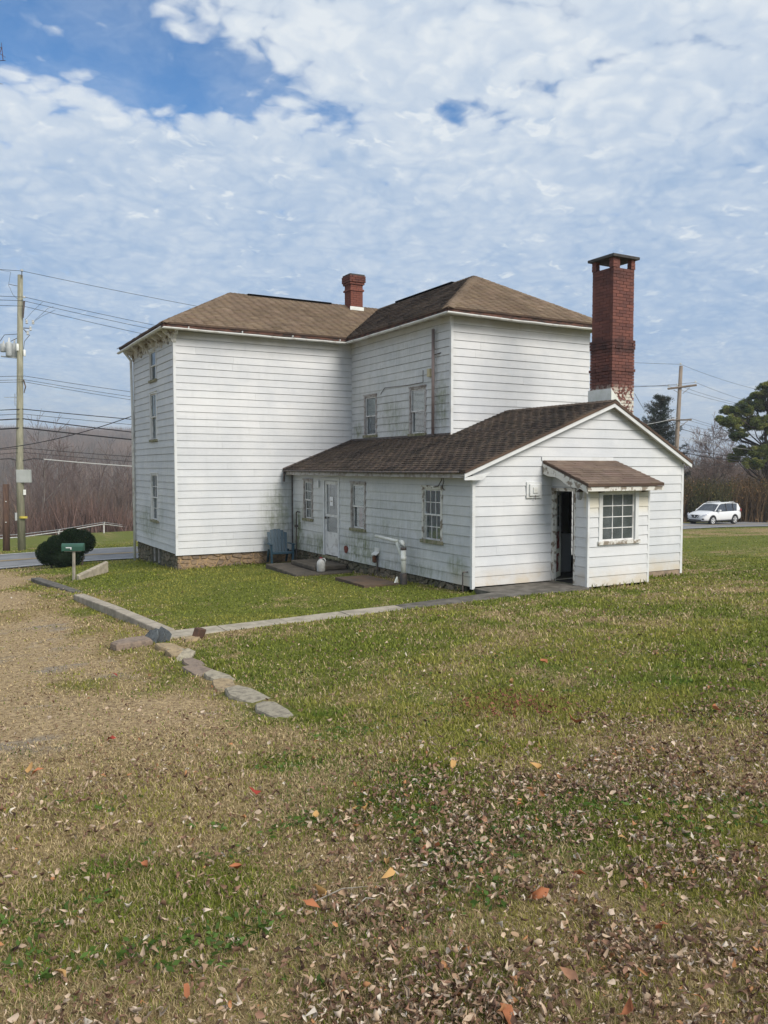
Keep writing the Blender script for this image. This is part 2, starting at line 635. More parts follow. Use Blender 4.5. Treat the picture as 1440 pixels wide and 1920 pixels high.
# siding material: painted boards with streaks, algae in places, dirt at the bottom
def siding_mat():
    m, n = newmat('painted_siding')
    pos = n.n('ShaderNodeNewGeometry').outputs['Position']
    oi = n.n('ShaderNodeObjectInfo')
    k = n.math('MULTIPLY_ADD', oi.outputs['Random'], 0.07, 0.93)
    base = n.mix(n.ramp(n.noise(pos, 0.9, 5, 0.6), 0.3, 0.7), (0.560, 0.580, 0.605), (0.660, 0.668, 0.675))
    st = n.noise(n.vmath('MULTIPLY', pos, (9, 9, 0.8)), 1.0, 5, 0.65)
    st2 = n.noise(n.vmath('MULTIPLY', pos, (16, 16, 1.6)), 1.0, 4, 0.6)
    grime = n.math('MULTIPLY', n.ramp(st, 0.50, 0.80), 0.18)
    col = n.mix(grime, base, (0.43, 0.44, 0.41))
    sep = n.n('ShaderNodeSeparateXYZ', i_0=pos)
    spots = [  # centre, half sizes, strength (algae; the wide faint ones tone down whole X-facing walls)
        ((9.76, 22.6, -2.0), (0.9, 0.55, 1.1), 0.95), ((9.76, 21.0, -2.15), (0.4, 1.5, 0.40), 0.8), ((9.76, 18.6, -2.1), (0.4, 1.5, 0.65), 0.75),
        ((9.76, 17.0, -1.5), (0.4, 1.0, 0.55), 0.45), ((9.76, 14.2, -2.1), (0.3, 0.5, 0.35), 0.75), ((9.76, 16.0, -2.35), (0.3, 2.5, 0.35), 0.5),
        ((11.79, 20.5, 1.45), (0.4, 1.0, 0.75), 0.55), ((11.79, 22.6, 1.15), (0.3, 0.4, 0.35), 0.7), ((11.79, 17.9, 1.65), (0.3, 0.45, 1.0), 0.65),
        ((11.79, 19.8, 1.05), (0.4, 1.6, 0.45), 0.5), ((6.18, 26.2, -1.7), (0.3, 1.9, 0.75), 0.62), ((6.18, 24.6, -1.5), (0.3, 0.4, 1.0), 0.35),
        ((9.3, 23.06, -1.6), (0.75, 0.3, 1.4), 0.55), ((11.79, 20.2, 2.2), (.3, 4.5, 2.6), .20), ((9.76, 18, -1.4), (.3, 6.5, 1.5), .24), ((6.18, 25.5, 0), (.3, 3.2, 4.5), .14), ((9.76, 19.5, -2.45), (.3, 6, .28), .6), ((13.0, 12.55, -2.5), (1.0, 0.3, 0.15), 0.2), ((9.76, 22.2, -1.4), (0.3, 0.3, 0.5), 0.6)]
    acc = None
    for c, s, w in spots:
        d = n.vmath('DIVIDE', n.vmath('SUBTRACT', pos, c), s)
        l = n.vmath('LENGTH', d, out=1)
        a = n.math('MULTIPLY', n.ramp(l, 1.15, 0.25), w)
        acc = a if acc is None else n.math('MAXIMUM', acc, a)
    pat = n.ramp(n.math('ADD', n.math('MULTIPLY', st2, 0.6), n.math('MULTIPLY', n.noise(pos, 5.5, 5, 0.65), 0.6)), 0.42, 0.80)
    alg = n.math('MULTIPLY', acc, n.math('MULTIPLY_ADD', pat, 1.1, 0.22), clamp=True)
    col = n.mix(alg, col, n.mix(n.noise(pos, 3.0, 3, 0.6), (0.20, 0.235, 0.10), (0.13, 0.15, 0.105)))
    dirt = n.math('MULTIPLY', n.ramp(sep.outputs[2], -1.95, -2.45), n.ramp(n.noise(pos, 3.1, 4, 0.6), 0.35, 0.65, 0.25, 0.75))
    dirt = n.math('MULTIPLY', dirt, n.ramp(sep.outputs[1], 15.0, 13.7))
    col = n.mix(dirt, col, (0.55, 0.47, 0.35))
    # yellowed boards beside the porch window
    yel = n.math('MULTIPLY', n.ramp(sep.outputs[1], 12.70, 12.60), n.ramp(sep.outputs[2], -1.05, -0.75))
    col = n.mix(n.math('MULTIPLY', yel, 0.65), col, (0.66, 0.60, 0.44))
    # mottled brownish tone, stronger towards the wall top
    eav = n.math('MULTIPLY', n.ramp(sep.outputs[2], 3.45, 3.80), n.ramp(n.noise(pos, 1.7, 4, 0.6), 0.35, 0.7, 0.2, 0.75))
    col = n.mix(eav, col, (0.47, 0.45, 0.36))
    col = n.mix(1.0, col, n.n('ShaderNodeCombineColor', i_0=k, i_1=k, i_2=k).outputs[0], 'MULTIPLY')
    wav = n.noise(n.vmath('MULTIPLY', pos, (1.3, 1.3, 5)), 1.0, 3, 0.5)
    b1 = bump(n, n.math('ADD', wav, n.math('MULTIPLY', n.noise(pos, 60, 3, 0.6), 0.04)), 0.35, 0.03)
    principled(n, col, 0.62, b1, spec=0.28)
    return m


m_side = siding_mat()
m_sheath = simple('dark_sheathing', (0.05, 0.045, 0.04), (0.09, 0.08, 0.07), 0.9, 3, 0.2)
m_trim = simple('white_trim', (0.64, 0.655, 0.66), (0.50, 0.50, 0.48), 0.6, 2.2, 0.3, 0.004, spec=0.3, lo=0.45, hi=0.8)
m_peel = simple('peeling_paint', (0.62, 0.61, 0.57), (0.24, 0.205, 0.165), 0.8, 7.0, 0.7, 0.006, lo=0.50, hi=0.60)
m_grey = simple('weathered_frame', (0.42, 0.40, 0.39), (0.24, 0.21, 0.185), 0.85, 8.0, 0.6, 0.005, lo=0.42, hi=0.62)
m_mossy = simple('mossy_sill', (0.30, 0.27, 0.20), (0.14, 0.15, 0.07), 0.95, 9.0, 0.6, 0.006)
m_sash = simple('sash_paint', (0.68, 0.68, 0.67), (0.45, 0.44, 0.43), 0.7, 6.0, 0.3, 0.003, lo=0.45, hi=0.7)
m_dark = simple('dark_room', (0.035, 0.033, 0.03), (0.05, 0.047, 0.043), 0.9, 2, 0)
m_shade = simple('window_shade', (0.46, 0.46, 0.43), (0.36, 0.36, 0.34), 0.9, 3, 0.2, 0.003)
m_curt = simple('pale_curtain', (0.34, 0.33, 0.35), (0.14, 0.13, 0.16), 0.95, 1.0, 0.3, 0.01, stretch=(30, 30, 1))
m_red_curt = simple('red_curtain', (0.30, 0.03, 0.04), (0.16, 0.02, 0.025), 0.95, 1.0, 0.3, 0.01, stretch=(30, 30, 1))
m_teal_curt = simple('teal_blind', (0.045, 0.12, 0.11), (0.08, 0.17, 0.155), 0.9, 1.0, 0.2, 0.01, stretch=(12, 12, 1))
m_door_curt = simple('grey_door_curtain', (0.20, 0.20, 0.21), (0.12, 0.12, 0.13), 0.95, 2.0, 0.3, 0.01)
m_rust = simple('rusted_metal', (0.20, 0.085, 0.045), (0.09, 0.05, 0.035), 0.85, 12, 0.5, 0.004)
m_iron = simple('dark_iron', (0.06, 0.055, 0.055), (0.12, 0.09, 0.075), 0.7, 8, 0.3, 0.003, spec=0.5)
m_pvc = simple('white_plastic_pipe', (0.74, 0.75, 0.72), (0.62, 0.64, 0.58), 0.4, 5, 0.1, 0.002, spec=0.5)
m_red_panel = simple('peeled_red_door', (0.33, 0.33, 0.33), (0.17, 0.035, 0.035), 0.8, 3.2, 0.5, 0.004, lo=0.47, hi=0.53)


def glass_mat(name, tint, rough=0.06, trans=0.75):
    m, n = newmat(name)
    pos = n.n('ShaderNodeNewGeometry').outputs['Position']
    nr = bump(n, n.noise(pos, 1.8, 2, 0.5), 0.12, 0.05)
    gl = n.n('ShaderNodeBsdfGlossy')
    n.put(gl.inputs['Roughness'], rough)
    n.put(gl.inputs['Color'], (0.85, 0.9, 0.95))
    n.put(gl.inputs['Normal'], nr)
    tr = n.n('ShaderNodeBsdfTransparent')
    n.put(tr.inputs[0], tint)
    df = n.n('ShaderNodeBsdfDiffuse')
    n.put(df.inputs[0], (0.20, 0.22, 0.23))
    dm = n.n('ShaderNodeMixShader')
    n.put(dm.inputs[0], n.ramp(n.noise(pos, 3.5, 4, 0.6), 0.35, 0.75, (1 - trans) * 0.5, (1 - trans) * 1.3))
    n.put(dm.inputs[1], tr)
    n.put(dm.inputs[2], df)
    fr = n.n('ShaderNodeFresnel')
    fr.inputs[0].default_value = 1.5
    mx = n.n('ShaderNodeMixShader')
    n.put(mx.inputs[0], n.math('MULTIPLY_ADD', fr, 0.24, 0.0, clamp=True))
    n.put(mx.inputs[1], dm)
    n.put(mx.inputs[2], gl)
    o = n.n('ShaderNodeOutputMaterial')
    n.put(o.inputs[0], mx)
    return m


m_glass = glass_mat('window_glass', (0.80, 0.86, 0.86), 0.05, 0.80)
m_glass_d = glass_mat('dusty_glass', (0.62, 0.68, 0.66), 0.12, 0.62)


class Wall:
    """a vertical wall plane: o + u*s + z, outward normal nrm"""
    def __init__(self, house, o, u, nrm, s0, s1, z0, z1, openings=(), expo=0.205, joints=(), lfun=None, rfun=None, seed=0, bottoms=None, thick=0.10):
        self.h, self.o, self.u, self.n = house, Vector((o[0], o[1], 0)), Vector((u[0], u[1], 0)), Vector((nrm[0], nrm[1], 0))
        rs = random.Random(seed)
        L = lambda z: max(s0, lfun(z)) if lfun else s0
        Rr = lambda z: min(s1, rfun(z)) if rfun else s1
        # sheathing with openings
        mb = MB()
        zs = sorted(set([z0, z1] + [v for op in openings for v in op[2:4]] + ([z0 + i * (z1 - z0) / 12 for i in range(13)] if lfun else [])))
        for za, zb in zip(zs[:-1], zs[1:]):
            for (a, b) in self.spans(L(za), Rr(za), L(zb), Rr(zb), za, zb, openings, [(s0, s1)]):
                self.cell(mb, a[0], b[0], a[1], b[1], za, zb, -thick, -thick, -0.004, -0.004)
        self.obj = mb.build('wall', m_sheath, house)
        k = 0
        z = z0
        while z < z1 - 0.03:
            zt = min(z + expo, z1)
            jit = rs.uniform(-0.003, 0.003)
            js = [s for s in (joints(k, rs) if callable(joints) else joints)]
            cuts = [s0 - 9] + sorted(js) + [s1 + 9]
            for ca, cb in zip(cuts[:-1], cuts[1:]):
                bands = sorted(set([z, zt - 0.005] + [v for op in openings for v in op[2:4] if z + 0.002 < v < zt - 0.009]))
                dl, dr = rs.uniform(-0.0035, 0.0035), rs.uniform(-0.0035, 0.0035)
                sag = rs.uniform(-0.004, 0.004)
                comps = []
                for bi, (za, zb) in enumerate(zip(bands[:-1], bands[1:])):
                    for (a, b) in self.spans(L(za), Rr(za), L(zb), Rr(zb), za, zb, openings, [(ca + 0.0015, cb - 0.0015)]):
                        me_ = [(bi, za, zb, a, b)]
                        rest_ = []
                        for c in comps:
                            if any(q_[0] == bi - 1 and min(q_[4][1], b[0]) - max(q_[3][1], a[0]) > 0.01 for q_ in c):
                                me_ = c + me_
                            else:
                                rest_.append(c)
                        comps = rest_ + [me_]
                for c_ in comps:
                    mb = MB()
                    for bi, za, zb, a, b in c_:
                        f0 = (za - z) / expo
                        f1 = (zb - z) / expo
                        da, db = 0.024 - 0.019 * f0, 0.024 - 0.019 * f1
                        cutn = 4 if (b[0] - a[0]) > 1.5 else 1
                        for c in range(cutn):
                            t0, t1 = c / cutn, (c + 1) / cutn
                            A0, A1 = a[0] + (b[0] - a[0]) * t0, a[0] + (b[0] - a[0]) * t1
                            B0, B1 = a[1] + (b[1] - a[1]) * t0, a[1] + (b[1] - a[1]) * t1
                            w0 = (dl * (1 - t0) + dr * t0 + sag * 4 * t0 * (1 - t0)) if za == z else 0
                            w1 = (dl * (1 - t1) + dr * t1 + sag * 4 * t1 * (1 - t1)) if za == z else 0
                            self.cell(mb, A0, A1, B0, B1, za, zb, -0.002, -0.002, da, db, w0, w1)
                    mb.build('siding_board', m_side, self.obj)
            z += expo
            k += 1

    def spans(self, l0, r0, l1, r1, za, zb, openings, clips):
        out = []
        zm = (za + zb) / 2
        segs = []
        for ca, cb in clips:
            segs.append((ca, cb))
        for op in openings:
            if op[2] < zm < op[3]:
                ns = []
                for a, b in segs:
                    if op[1] <= a or op[0] >= b:
                        ns.append((a, b))
                        continue
                    if op[0] > a:
                        ns.append((a, op[0]))
                    if op[1] < b:
                        ns.append((op[1], b))
                segs = ns
        for a, b in segs:
            A = (max(a, l0), max(a, l1))
            B = (min(b, r0), min(b, r1))
            if B[0] - A[0] > 0.004 or B[1] - A[1] > 0.004:
                B = (max(B[0], A[0]), max(B[1], A[1]))
                out.append((A, B))
        return out

    def cell(self, mb, a0, b0, a1, b1, za, zb, i0, i1, o0, o1, w0=0, w1=0):
        P = lambda s, d, z: self.o + self.u * s + self.n * d + Z3 * z
        vs = [P(a0, i0, za + w0), P(b0, i0, za + w1), P(b0, o0, za + w1), P(a0, o0, za + w0),
              P(a1, i1, zb), P(b1, i1, zb), P(b1, o1, zb), P(a1, o1, zb)]
        mb.add(vs, [(0, 1, 2, 3), (4, 7, 6, 5), (3, 2, 6, 7), (1, 0, 4, 5), (0, 3, 7, 4), (2, 1, 5, 6)])

    def pbox(self, mb, s0, s1, d0, d1, z0, z1):
        self.cell(mb, s0, s1, s0, s1, z0, z1, d0, d0, d1, d1)
        return mb


def window(wall, s0, s1, z0, z1, cols=3, rows=4, split=True, shade=0.0, curtain=None, fm=None, sillm=None, cas=0.07, glass=None, drop=0.0, name='window', pcols=None):
    """sash window: casing, sill, sashes, separate panes, shade or curtain behind"""
    fm = fm or m_grey
    root = MB()
    P = wall.pbox
    # outer casing is the window's own mesh
    P(root, s0, s0 + cas, -0.09, 0.035, z0, z1)
    P(root, s1 - cas, s1, -0.09, 0.035, z0, z1)
    P(root, s0 + cas, s1 - cas, -0.09, 0.035, z1 - cas, z1)
    P(root, s0 - 0.02, s1 + 0.02, 0.036, 0.055, z1 - 0.022, z1 + 0.012)
    w = root.build(name, fm, wall.h, bevel=0.004)
    sl = P(MB(), s0 - 0.03, s1 + 0.03, -0.09, 0.065, z0 - 0.045, z0 + 0.03)
    sl.build('sill', sillm or m_mossy, w, bevel=0.005)
    a, b, c, d = s0 + cas, s1 - cas, z0 + 0.03, z1 - cas
    zm = c + (d - c) * 0.5
    halves = [(c, zm + 0.018, -0.062, -0.032), (zm - 0.018, d, -0.030, 0.0)] if split else [(c, d, -0.05, -0.015)]
    bw = 0.035
    for (ha, hb, d0, d1) in halves:
        sm = MB()
        P(sm, a, a + bw, d0, d1, ha, hb)
        P(sm, b - bw, b, d0, d1, ha, hb)
        P(sm, a + bw, b - bw, d0, d1, ha, ha + bw)
        P(sm, a + bw, b - bw, d0, d1, hb - bw, hb)
        rr = rows // 2 if split else rows
        ia, ib, ja, jb = a + bw, b - bw, ha + bw, hb - bw
        mw = 0.009
        for i in range(1, cols):
            x = ia + (ib - ia) * i / cols
            P(sm, x - mw, x + mw, d0 + 0.004, d1 - 0.004, ja, jb)
        for j in range(1, rr):
            z = ja + (jb - ja) * j / rr
            for i in range(cols):
                xa = ia + (ib - ia) * i / cols + (mw if i else 0)
                xb = ia + (ib - ia) * (i + 1) / cols - (mw if i < cols - 1 else 0)
                P(sm, xa, xb, d0 + 0.004, d1 - 0.004, z - mw, z + mw)
        sm.build('sash', m_sash, w)
        for i in range(cols):
            for j in range(rr):
                dm = (d0 + d1) / 2
                pb = P(MB(), ia + (ib - ia) * i / cols + (mw if i else 0), ia + (ib - ia) * (i + 1) / cols - (mw if i < cols - 1 else 0), dm - 0.002, dm + 0.002,
                       ja + (jb - ja) * j / rr + (mw if j else 0), ja + (jb - ja) * (j + 1) / rr - (mw if j < rr - 1 else 0))
                pb.build('pane', glass or m_glass, w)
    if shade:
        zz = d - (d - c) * shade
        P(MB(), a + 0.002, b - 0.002, -0.072, -0.068, zz, d).build('roller_shade', m_shade, w)
    if curtain:
        cm = MB()
        segs = 14
        for (u0, u1, mt) in curtain:
            cb = MB()
            pts = []
            for i in range(segs + 1):
                s = a + (b - a) * (u0 + (u1 - u0) * i / segs)
                dd = -0.086 + 0.007 * math.sin(i * 2.3)
                pts.append((s, dd))
            for (sa, da), (sb, db) in zip(pts[:-1], pts[1:]):
                q_ = [wall.o + wall.u * sa + wall.n * da + Z3 * c, wall.o + wall.u * sb + wall.n * db + Z3 * c,
                      wall.o + wall.u * sb + wall.n * db + Z3 * d, wall.o + wall.u * sa + wall.n * da + Z3 * d]
                cb.add(q_, [(0, 1, 2, 3)])
            cb.build('curtain', mt, w)
    return w


# ------------------------------------------------------------------ roofs
def roof_mat(name, c1, c2, moss=0.0, dark=(0.06, 0.045, 0.04)):
    m, n = newmat(name)
    pos = n.n('ShaderNodeNewGeometry').outputs['Position']
    att = n.n('ShaderNodeAttribute', attribute_name='Col')
    col = n.mix(n.ramp(n.noise(pos, 0.8, 5, 0.6), 0.3, 0.7), c1, c2)
    col = n.mix(n.math('MULTIPLY', n.ramp(n.noise(pos, 1.3, 5, 0.65), 0.48, 0.72), moss), col, dark)
    col = n.mix(1.0, col, att.outputs['Color'], 'MULTIPLY')
    gr = n.noise(pos, 140, 2, 0.7)
    col = n.mix(1.0, col, n.mix(n.ramp(gr, 0.3, 0.7), (0.8, 0.8, 0.8), (1.2, 1.2, 1.2)), 'MULTIPLY')
    principled(n, col, 0.95, bump(n, gr, 0.5, 0.004), spec=0.15)
    return m


m_roof = roof_mat('brown_shingle', (0.160, 0.118, 0.084), (0.200, 0.150, 0.108), 0.25)
m_roof_d = roof_mat('dark_and_shaded_shingle', (0.075, 0.052, 0.042), (0.125, 0.085, 0.062), 0.7, (0.035, 0.03, 0.03))
m_roof_e = roof_mat('weathered_and_shaded_shingle', (0.066, 0.052, 0.043), (0.105, 0.080, 0.063), 0.95, (0.032, 0.027, 0.025))  # weathered addition roof; on main-roof side slopes it paints in shade


def shingles(name, poly, mat, parent, expo=0.13, tab=0.30, seed=1, thick=0.012, stuff=True, objs=False, lift=0.0):
    """poly: planar 3-d polygon (first edge = eave). Lays courses of tabs clipped to the polygon."""
    rs = np.random.default_rng(seed)
    P = [Vector(p) for p in poly]
    u = (P[1] - P[0]).normalized()
    nn = Vector((0, 0, 0))
    for i in range(len(P)):
        nn += P[i].cross(P[(i + 1) % len(P)])
    nn.normalize()
    if nn.z < 0:
        nn = -nn
    v = nn.cross(u)
    if v.z < 0:
        v = -v
    uv = [((p - P[0]).dot(u), (p - P[0]).dot(v)) for p in P]
    vmax = max(b for a, b in uv)

    def span(h):
        xs_ = []
        for i in range(len(uv)):
            (a0, b0), (a1, b1) = uv[i], uv[(i + 1) % len(uv)]
            if (b0 - h) * (b1 - h) <= 0 and abs(b1 - b0) > 1e-9:
                xs_.append(a0 + (a1 - a0) * (h - b0) / (b1 - b0))
        return (min(xs_), max(xs_)) if len(xs_) >= 2 else None
    V, Fc, C = [], [], []
    row, h = 0, 0.0
    while h < vmax - 0.01:
        h1 = min(h + expo, vmax)
        s0, s1 = span(h + 1e-4), span(h1 - 1e-4)
        if s0 and s1:
            off = (row % 2) * tab * 0.5 + rs.uniform(-0.04, 0.04)
            a = min(s0[0], s1[0])
            end = max(s0[1], s1[1])
            x = a - off
            while x < end:
                x1 = x + tab
                g_ = 0.003
                A0, B0 = max(x + g_, s0[0]), min(x1 - g_, s0[1])
                A1, B1 = max(x + g_, s1[0]), min(x1 - g_, s1[1])
                if B0 - A0 > 0.01 or B1 - A1 > 0.01:
                    B0, B1 = max(B0, A0), max(B1, A1)
                    tk = thick * rs.uniform(0.7, 1.5)
                    dz = rs.uniform(-0.004, 0.004)
                    j = rs.uniform(-0.004, 0.004)
                    pts = [(A0, h + j, -0.002), (B0, h + j, -0.002), (B0, h + j, tk), (A0, h + j, tk),
                           (A1, h1, -0.002), (B1, h1, -0.002), (B1, h1, 0.002), (A1, h1, 0.002)]
                    b = len(V)
                    V += [P[0] + u * a_ + v * b_ + nn * (c_ + lift) for a_, b_, c_ in pts]
                    Fc += [(b, b + 1, b + 2, b + 3), (b + 3, b + 2, b + 6, b + 7), (b, b + 3, b + 7, b + 4), (b + 1, b + 5, b + 6, b + 2)]
                    k = float(np.clip(rs.normal(1.0, 0.085), 0.7, 1.3))
                    C += [(k, k * rs.uniform(0.97, 1.02), k * rs.uniform(0.95, 1.02))] * 8
                x = x1
        h += expo
        row += 1
    if objs:
        out = []
        for i in range(0, len(V), 8):
            mb = MB()
            mb.add(V[i:i + 8], [(0, 1, 2, 3), (3, 2, 6, 7), (0, 3, 7, 4), (1, 5, 6, 2)])
            o = mb.build('shingle', mat, parent)
            ca = o.data.color_attributes.new('Col', 'FLOAT_COLOR', 'POINT')
            ca.data.foreach_set('color', [x for c in C[i:i + 8] for x in (*c, 1)])
            out.append(o)
        return out
    o = np_mesh(name, [tuple(p) for p in V], np.array(Fc), np.full(len(Fc), 4), mat, np.array(C), parent=parent)
    if stuff:
        o['kind'] = 'stuff'
    return o


def cap_run(name, a, b, mat, parent, n_a, n_b, w=0.15, step=0.14, seed=3, up=0.014):
    """hip / ridge caps: short folded pieces lapping along a line"""
    rs = np.random.default_rng(seed)
    a, b = Vector(a), Vector(b)
    L = (b - a).length
    t = (b - a).normalized()
    V, Fc, C = [], [], []
    k = int(L / step)
    da = t.cross(Vector(n_a)).normalized() * w
    db = t.cross(Vector(n_b)).normalized() * w
    if da.z > 0:
        da = -da
    if db.z > 0:
        db = -db
    for i in range(k):
        p0, p1 = a + t * (i * step), a + t * ((i + 1) * step + 0.01)
        h0, h1 = up + 0.012, up
        i0 = len(V)
        N = Z3
        V += [p0 + da + N * 0.004 + N * h0 * 0.6, p0 + N * h0, p0 + db + N * h0 * 0.6 + N * 0.004, p1 + da + N * h1 * 0.5, p1 + N * h1, p1 + db + N * h1 * 0.5]
        V += [p0 + da, p0, p0 + db]
        Fc += [(i0, i0 + 1, i0 + 4, i0 + 3), (i0 + 1, i0 + 2, i0 + 5, i0 + 4), (i0, i0 + 6, i0 + 7, i0 + 1), (i0 + 1, i0 + 7, i0 + 8, i0 + 2)]
        kk = float(rs.normal(1.02, 0.06))
        C += [(kk, kk, kk)] * 9
    o = np_mesh(name, [tuple(p) for p in V], np.array(Fc), np.full(len(Fc), 4), mat, np.array(C), parent=parent)
    o['kind'] = 'stuff'
    return o

# ------------------------------------------------------------------ the farmhouse
H = empty('farmhouse', (XB, YA, -2.9))
tag(H, 'old white clapboard farmhouse with brown hip roofs, low rear addition and red brick chimneys', 'house')


def jt(n_):
    def f(k, rs):
        L = n_
        out = []
        s = rs.uniform(0.6, 2.6)
        while s < L - 0.7:
            out.append(s)
            s += rs.uniform(2.6, 3.7)
        return out[:1] if rs.random() < 0.45 else []
    return f


wA = Wall(H, (XB, YA), (1, 0), (0, -1), 0.05, XC - XB, -2.50, WT, expo=0.2045, joints=jt(5.6), seed=1)
opB = [(1.90, 2.77, 2.63, 3.62), (1.92, 2.79, 0.79, 2.33), (1.94, 2.81, -1.69, -0.15)]
wB = Wall(H, (XB, YA), (0, 1), (-1, 0), 0.05, YB - YA, -2.46, WT, opB, expo=0.2045, joints=jt(5), seed=2)
opC = [(YD and 21.39 - YD, 22.20 - YD, 0.93, 2.20), (18.65 - YD, 19.52 - YD, 0.88, 2.22)]
wC = Wall(H, (XC, YD), (0, 1), (-1, 0), 0.05, YA - YD, 0.45, WT, opC, expo=0.2045, seed=3)
wD = Wall(H, (XC, YD), (1, 0), (0, -1), 0.05, XD - XC, -2.46, WT, [(2.4, 4.1, -2.5, 0.2)], expo=0.2045, joints=jt(4.7), seed=4)
plain = MB()
plain.box(XD - 0.1, XD, YD + 0.05, YB - 0.05, -2.9, WT)
plain.box(XB + 0.05, XD - 0.1, YB - 0.1, YB, -2.9, WT)
plain.box(XG - 0.08, XG - 0.01, YF + 0.05, YD - 0.11, -2.6, 0.15)
plain.build('wall', m_side, H)
lf = lambda z: 9.50 + (z + 0.09) * (4.07 / 1.57) - XE
rf = lambda z: 16.02 - (z - 0.14) * (2.55 / 1.32) - XE
wF = Wall(H, (XE, YF), (1, 0), (0, -1), 0.05, XG - XE, -2.45, 1.42, [(11.90 - XE, 12.72 - XE, -2.44, -0.5)], expo=0.207, joints=jt(6.1), lfun=lf, rfun=rf, seed=5)
opE = [(7.86, 8.53, -1.55, -0.33), (6.13, 7.16, -2.44, -0.28), (4.62, 5.45, -1.64, -0.36), (1.09, 1.92, -1.67, -0.40)]
wE = Wall(H, (XE, YF), (0, 1), (-1, 0), 0.05, YA - YF, -2.45, -0.06, opE, expo=0.207, joints=jt(9.4), seed=6)
PX0, PX1, PY = 11.86, 13.60, 12.55
wP = Wall(H, (PX0, PY), (1, 0), (0, -1), 0.03, PX1 - PX0 - 0.03, -2.46, -0.42, [(0.28, 1.42, -1.60, -0.42)], expo=0.205, joints=(), seed=7, thick=0.07)
wQ = Wall(H, (PX0, PY), (0, 1), (-1, 0), 0.03, YF - PY, -2.46, -0.05, [(0.38, 1.06, -2.47, -0.50)], expo=0.205, joints=(), seed=8, thick=0.07,
          lfun=lambda z: (z + 0.45) / 0.33, rfun=None)
mb = MB()
mb.prism([(PX1 - 0.06, PY + 0.03, -2.6), (PX1 - 0.06, YF - 0.01, -2.6), (PX1 - 0.06, YF - 0.01, 0.05), (PX1 - 0.06, PY + 0.03, -0.43)], (0.06, 0, 0))
mb.build('wall', m_side, H)

# floors and dark rooms behind the openings
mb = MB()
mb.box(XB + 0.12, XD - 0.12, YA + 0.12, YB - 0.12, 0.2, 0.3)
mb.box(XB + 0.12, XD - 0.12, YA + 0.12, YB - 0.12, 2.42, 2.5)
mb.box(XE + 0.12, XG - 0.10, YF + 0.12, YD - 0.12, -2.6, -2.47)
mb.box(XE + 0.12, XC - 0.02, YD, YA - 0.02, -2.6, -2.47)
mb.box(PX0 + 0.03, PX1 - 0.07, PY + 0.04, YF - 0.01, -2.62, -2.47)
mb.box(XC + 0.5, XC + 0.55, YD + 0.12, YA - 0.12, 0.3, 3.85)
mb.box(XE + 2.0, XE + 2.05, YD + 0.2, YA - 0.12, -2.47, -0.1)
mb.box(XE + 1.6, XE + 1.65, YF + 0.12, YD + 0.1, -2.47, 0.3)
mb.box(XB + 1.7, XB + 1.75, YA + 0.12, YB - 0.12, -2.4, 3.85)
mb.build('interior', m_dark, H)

# corner boards and trims
MB().box(XB - 0.024, XB + 0.05, YA - 0.024, YA + 0.05, -2.50, 3.86).build('corner_board', m_trim, H)
MB().box(XC - 0.024, XC + 0.05, YD - 0.024, YD + 0.05, 0.5, 3.86).build('corner_board', m_trim, H)
MB().box(XE - 0.024, XE + 0.05, YF - 0.024, YF + 0.05, -2.50, -0.10).build('corner_board', m_trim, H)
MB().box(XG - 0.05, XG + 0.024, YF - 0.024, YF + 0.05, -2.55, 0.08).build('corner_board', m_trim, H)
MB().box(PX0 - 0.022, PX0 + 0.03, PY - 0.022, PY + 0.03, -2.50, -0.44).build('corner_board', m_trim, H)
MB().box(PX1 - 0.03, PX1 + 0.022, PY - 0.022, PY + 0.03, -2.50, -0.44).build('corner_board', m_trim, H)
MB().box(XB - 0.024, XB + 0.05, YB - 0.05, YB + 0.024, -2.45, 3.86).build('corner_board', m_trim, H)

# windows
window(wB, 1.90, 2.77, 2.66, 3.62, cols=1, rows=2, fm=m_trim, glass=m_glass)
window(wB, 1.92, 2.79, 0.84, 2.33, cols=2, rows=2, fm=m_trim, shade=0.55, curtain=[(0, 1, m_curt)])
window(wB, 1.94, 2.81, -1.64, -0.15, cols=2, rows=4, fm=m_trim, curtain=[(0, 1, m_curt)])
window(wC, 21.39 - YD, 22.20 - YD, 0.96, 2.20, cols=1, rows=2, shade=0.52, fm=m_grey, curtain=[(.72, 1, m_curt)])
window(wC, 18.65 - YD, 19.52 - YD, 0.91, 2.22, cols=1, rows=2, shade=0.52, fm=m_grey, curtain=[(0, .16, m_curt), (.72, 1, m_curt)])
window(wE, 7.86, 8.53, -1.51, -0.33, cols=3, rows=4, fm=m_grey, curtain=[(0, 1, m_curt)], glass=m_glass_d)
window(wE, 4.62, 5.45, -1.60, -0.36, cols=1, rows=2, shade=0.52, fm=m_grey, curtain=[(.10, .30, m_curt), (.42, .70, m_red_curt), (.74, 1, m_curt)])
window(wE, 1.09, 1.92, -1.63, -0.40, cols=3, rows=4, fm=m_peel, curtain=[(0, 1, m_teal_curt)], glass=m_glass)
window(wP, 0.28, 1.42, -1.56, -0.43, cols=3, rows=4, split=False, fm=m_trim, sillm=m_peel, glass=m_glass_d, cas=0.10)

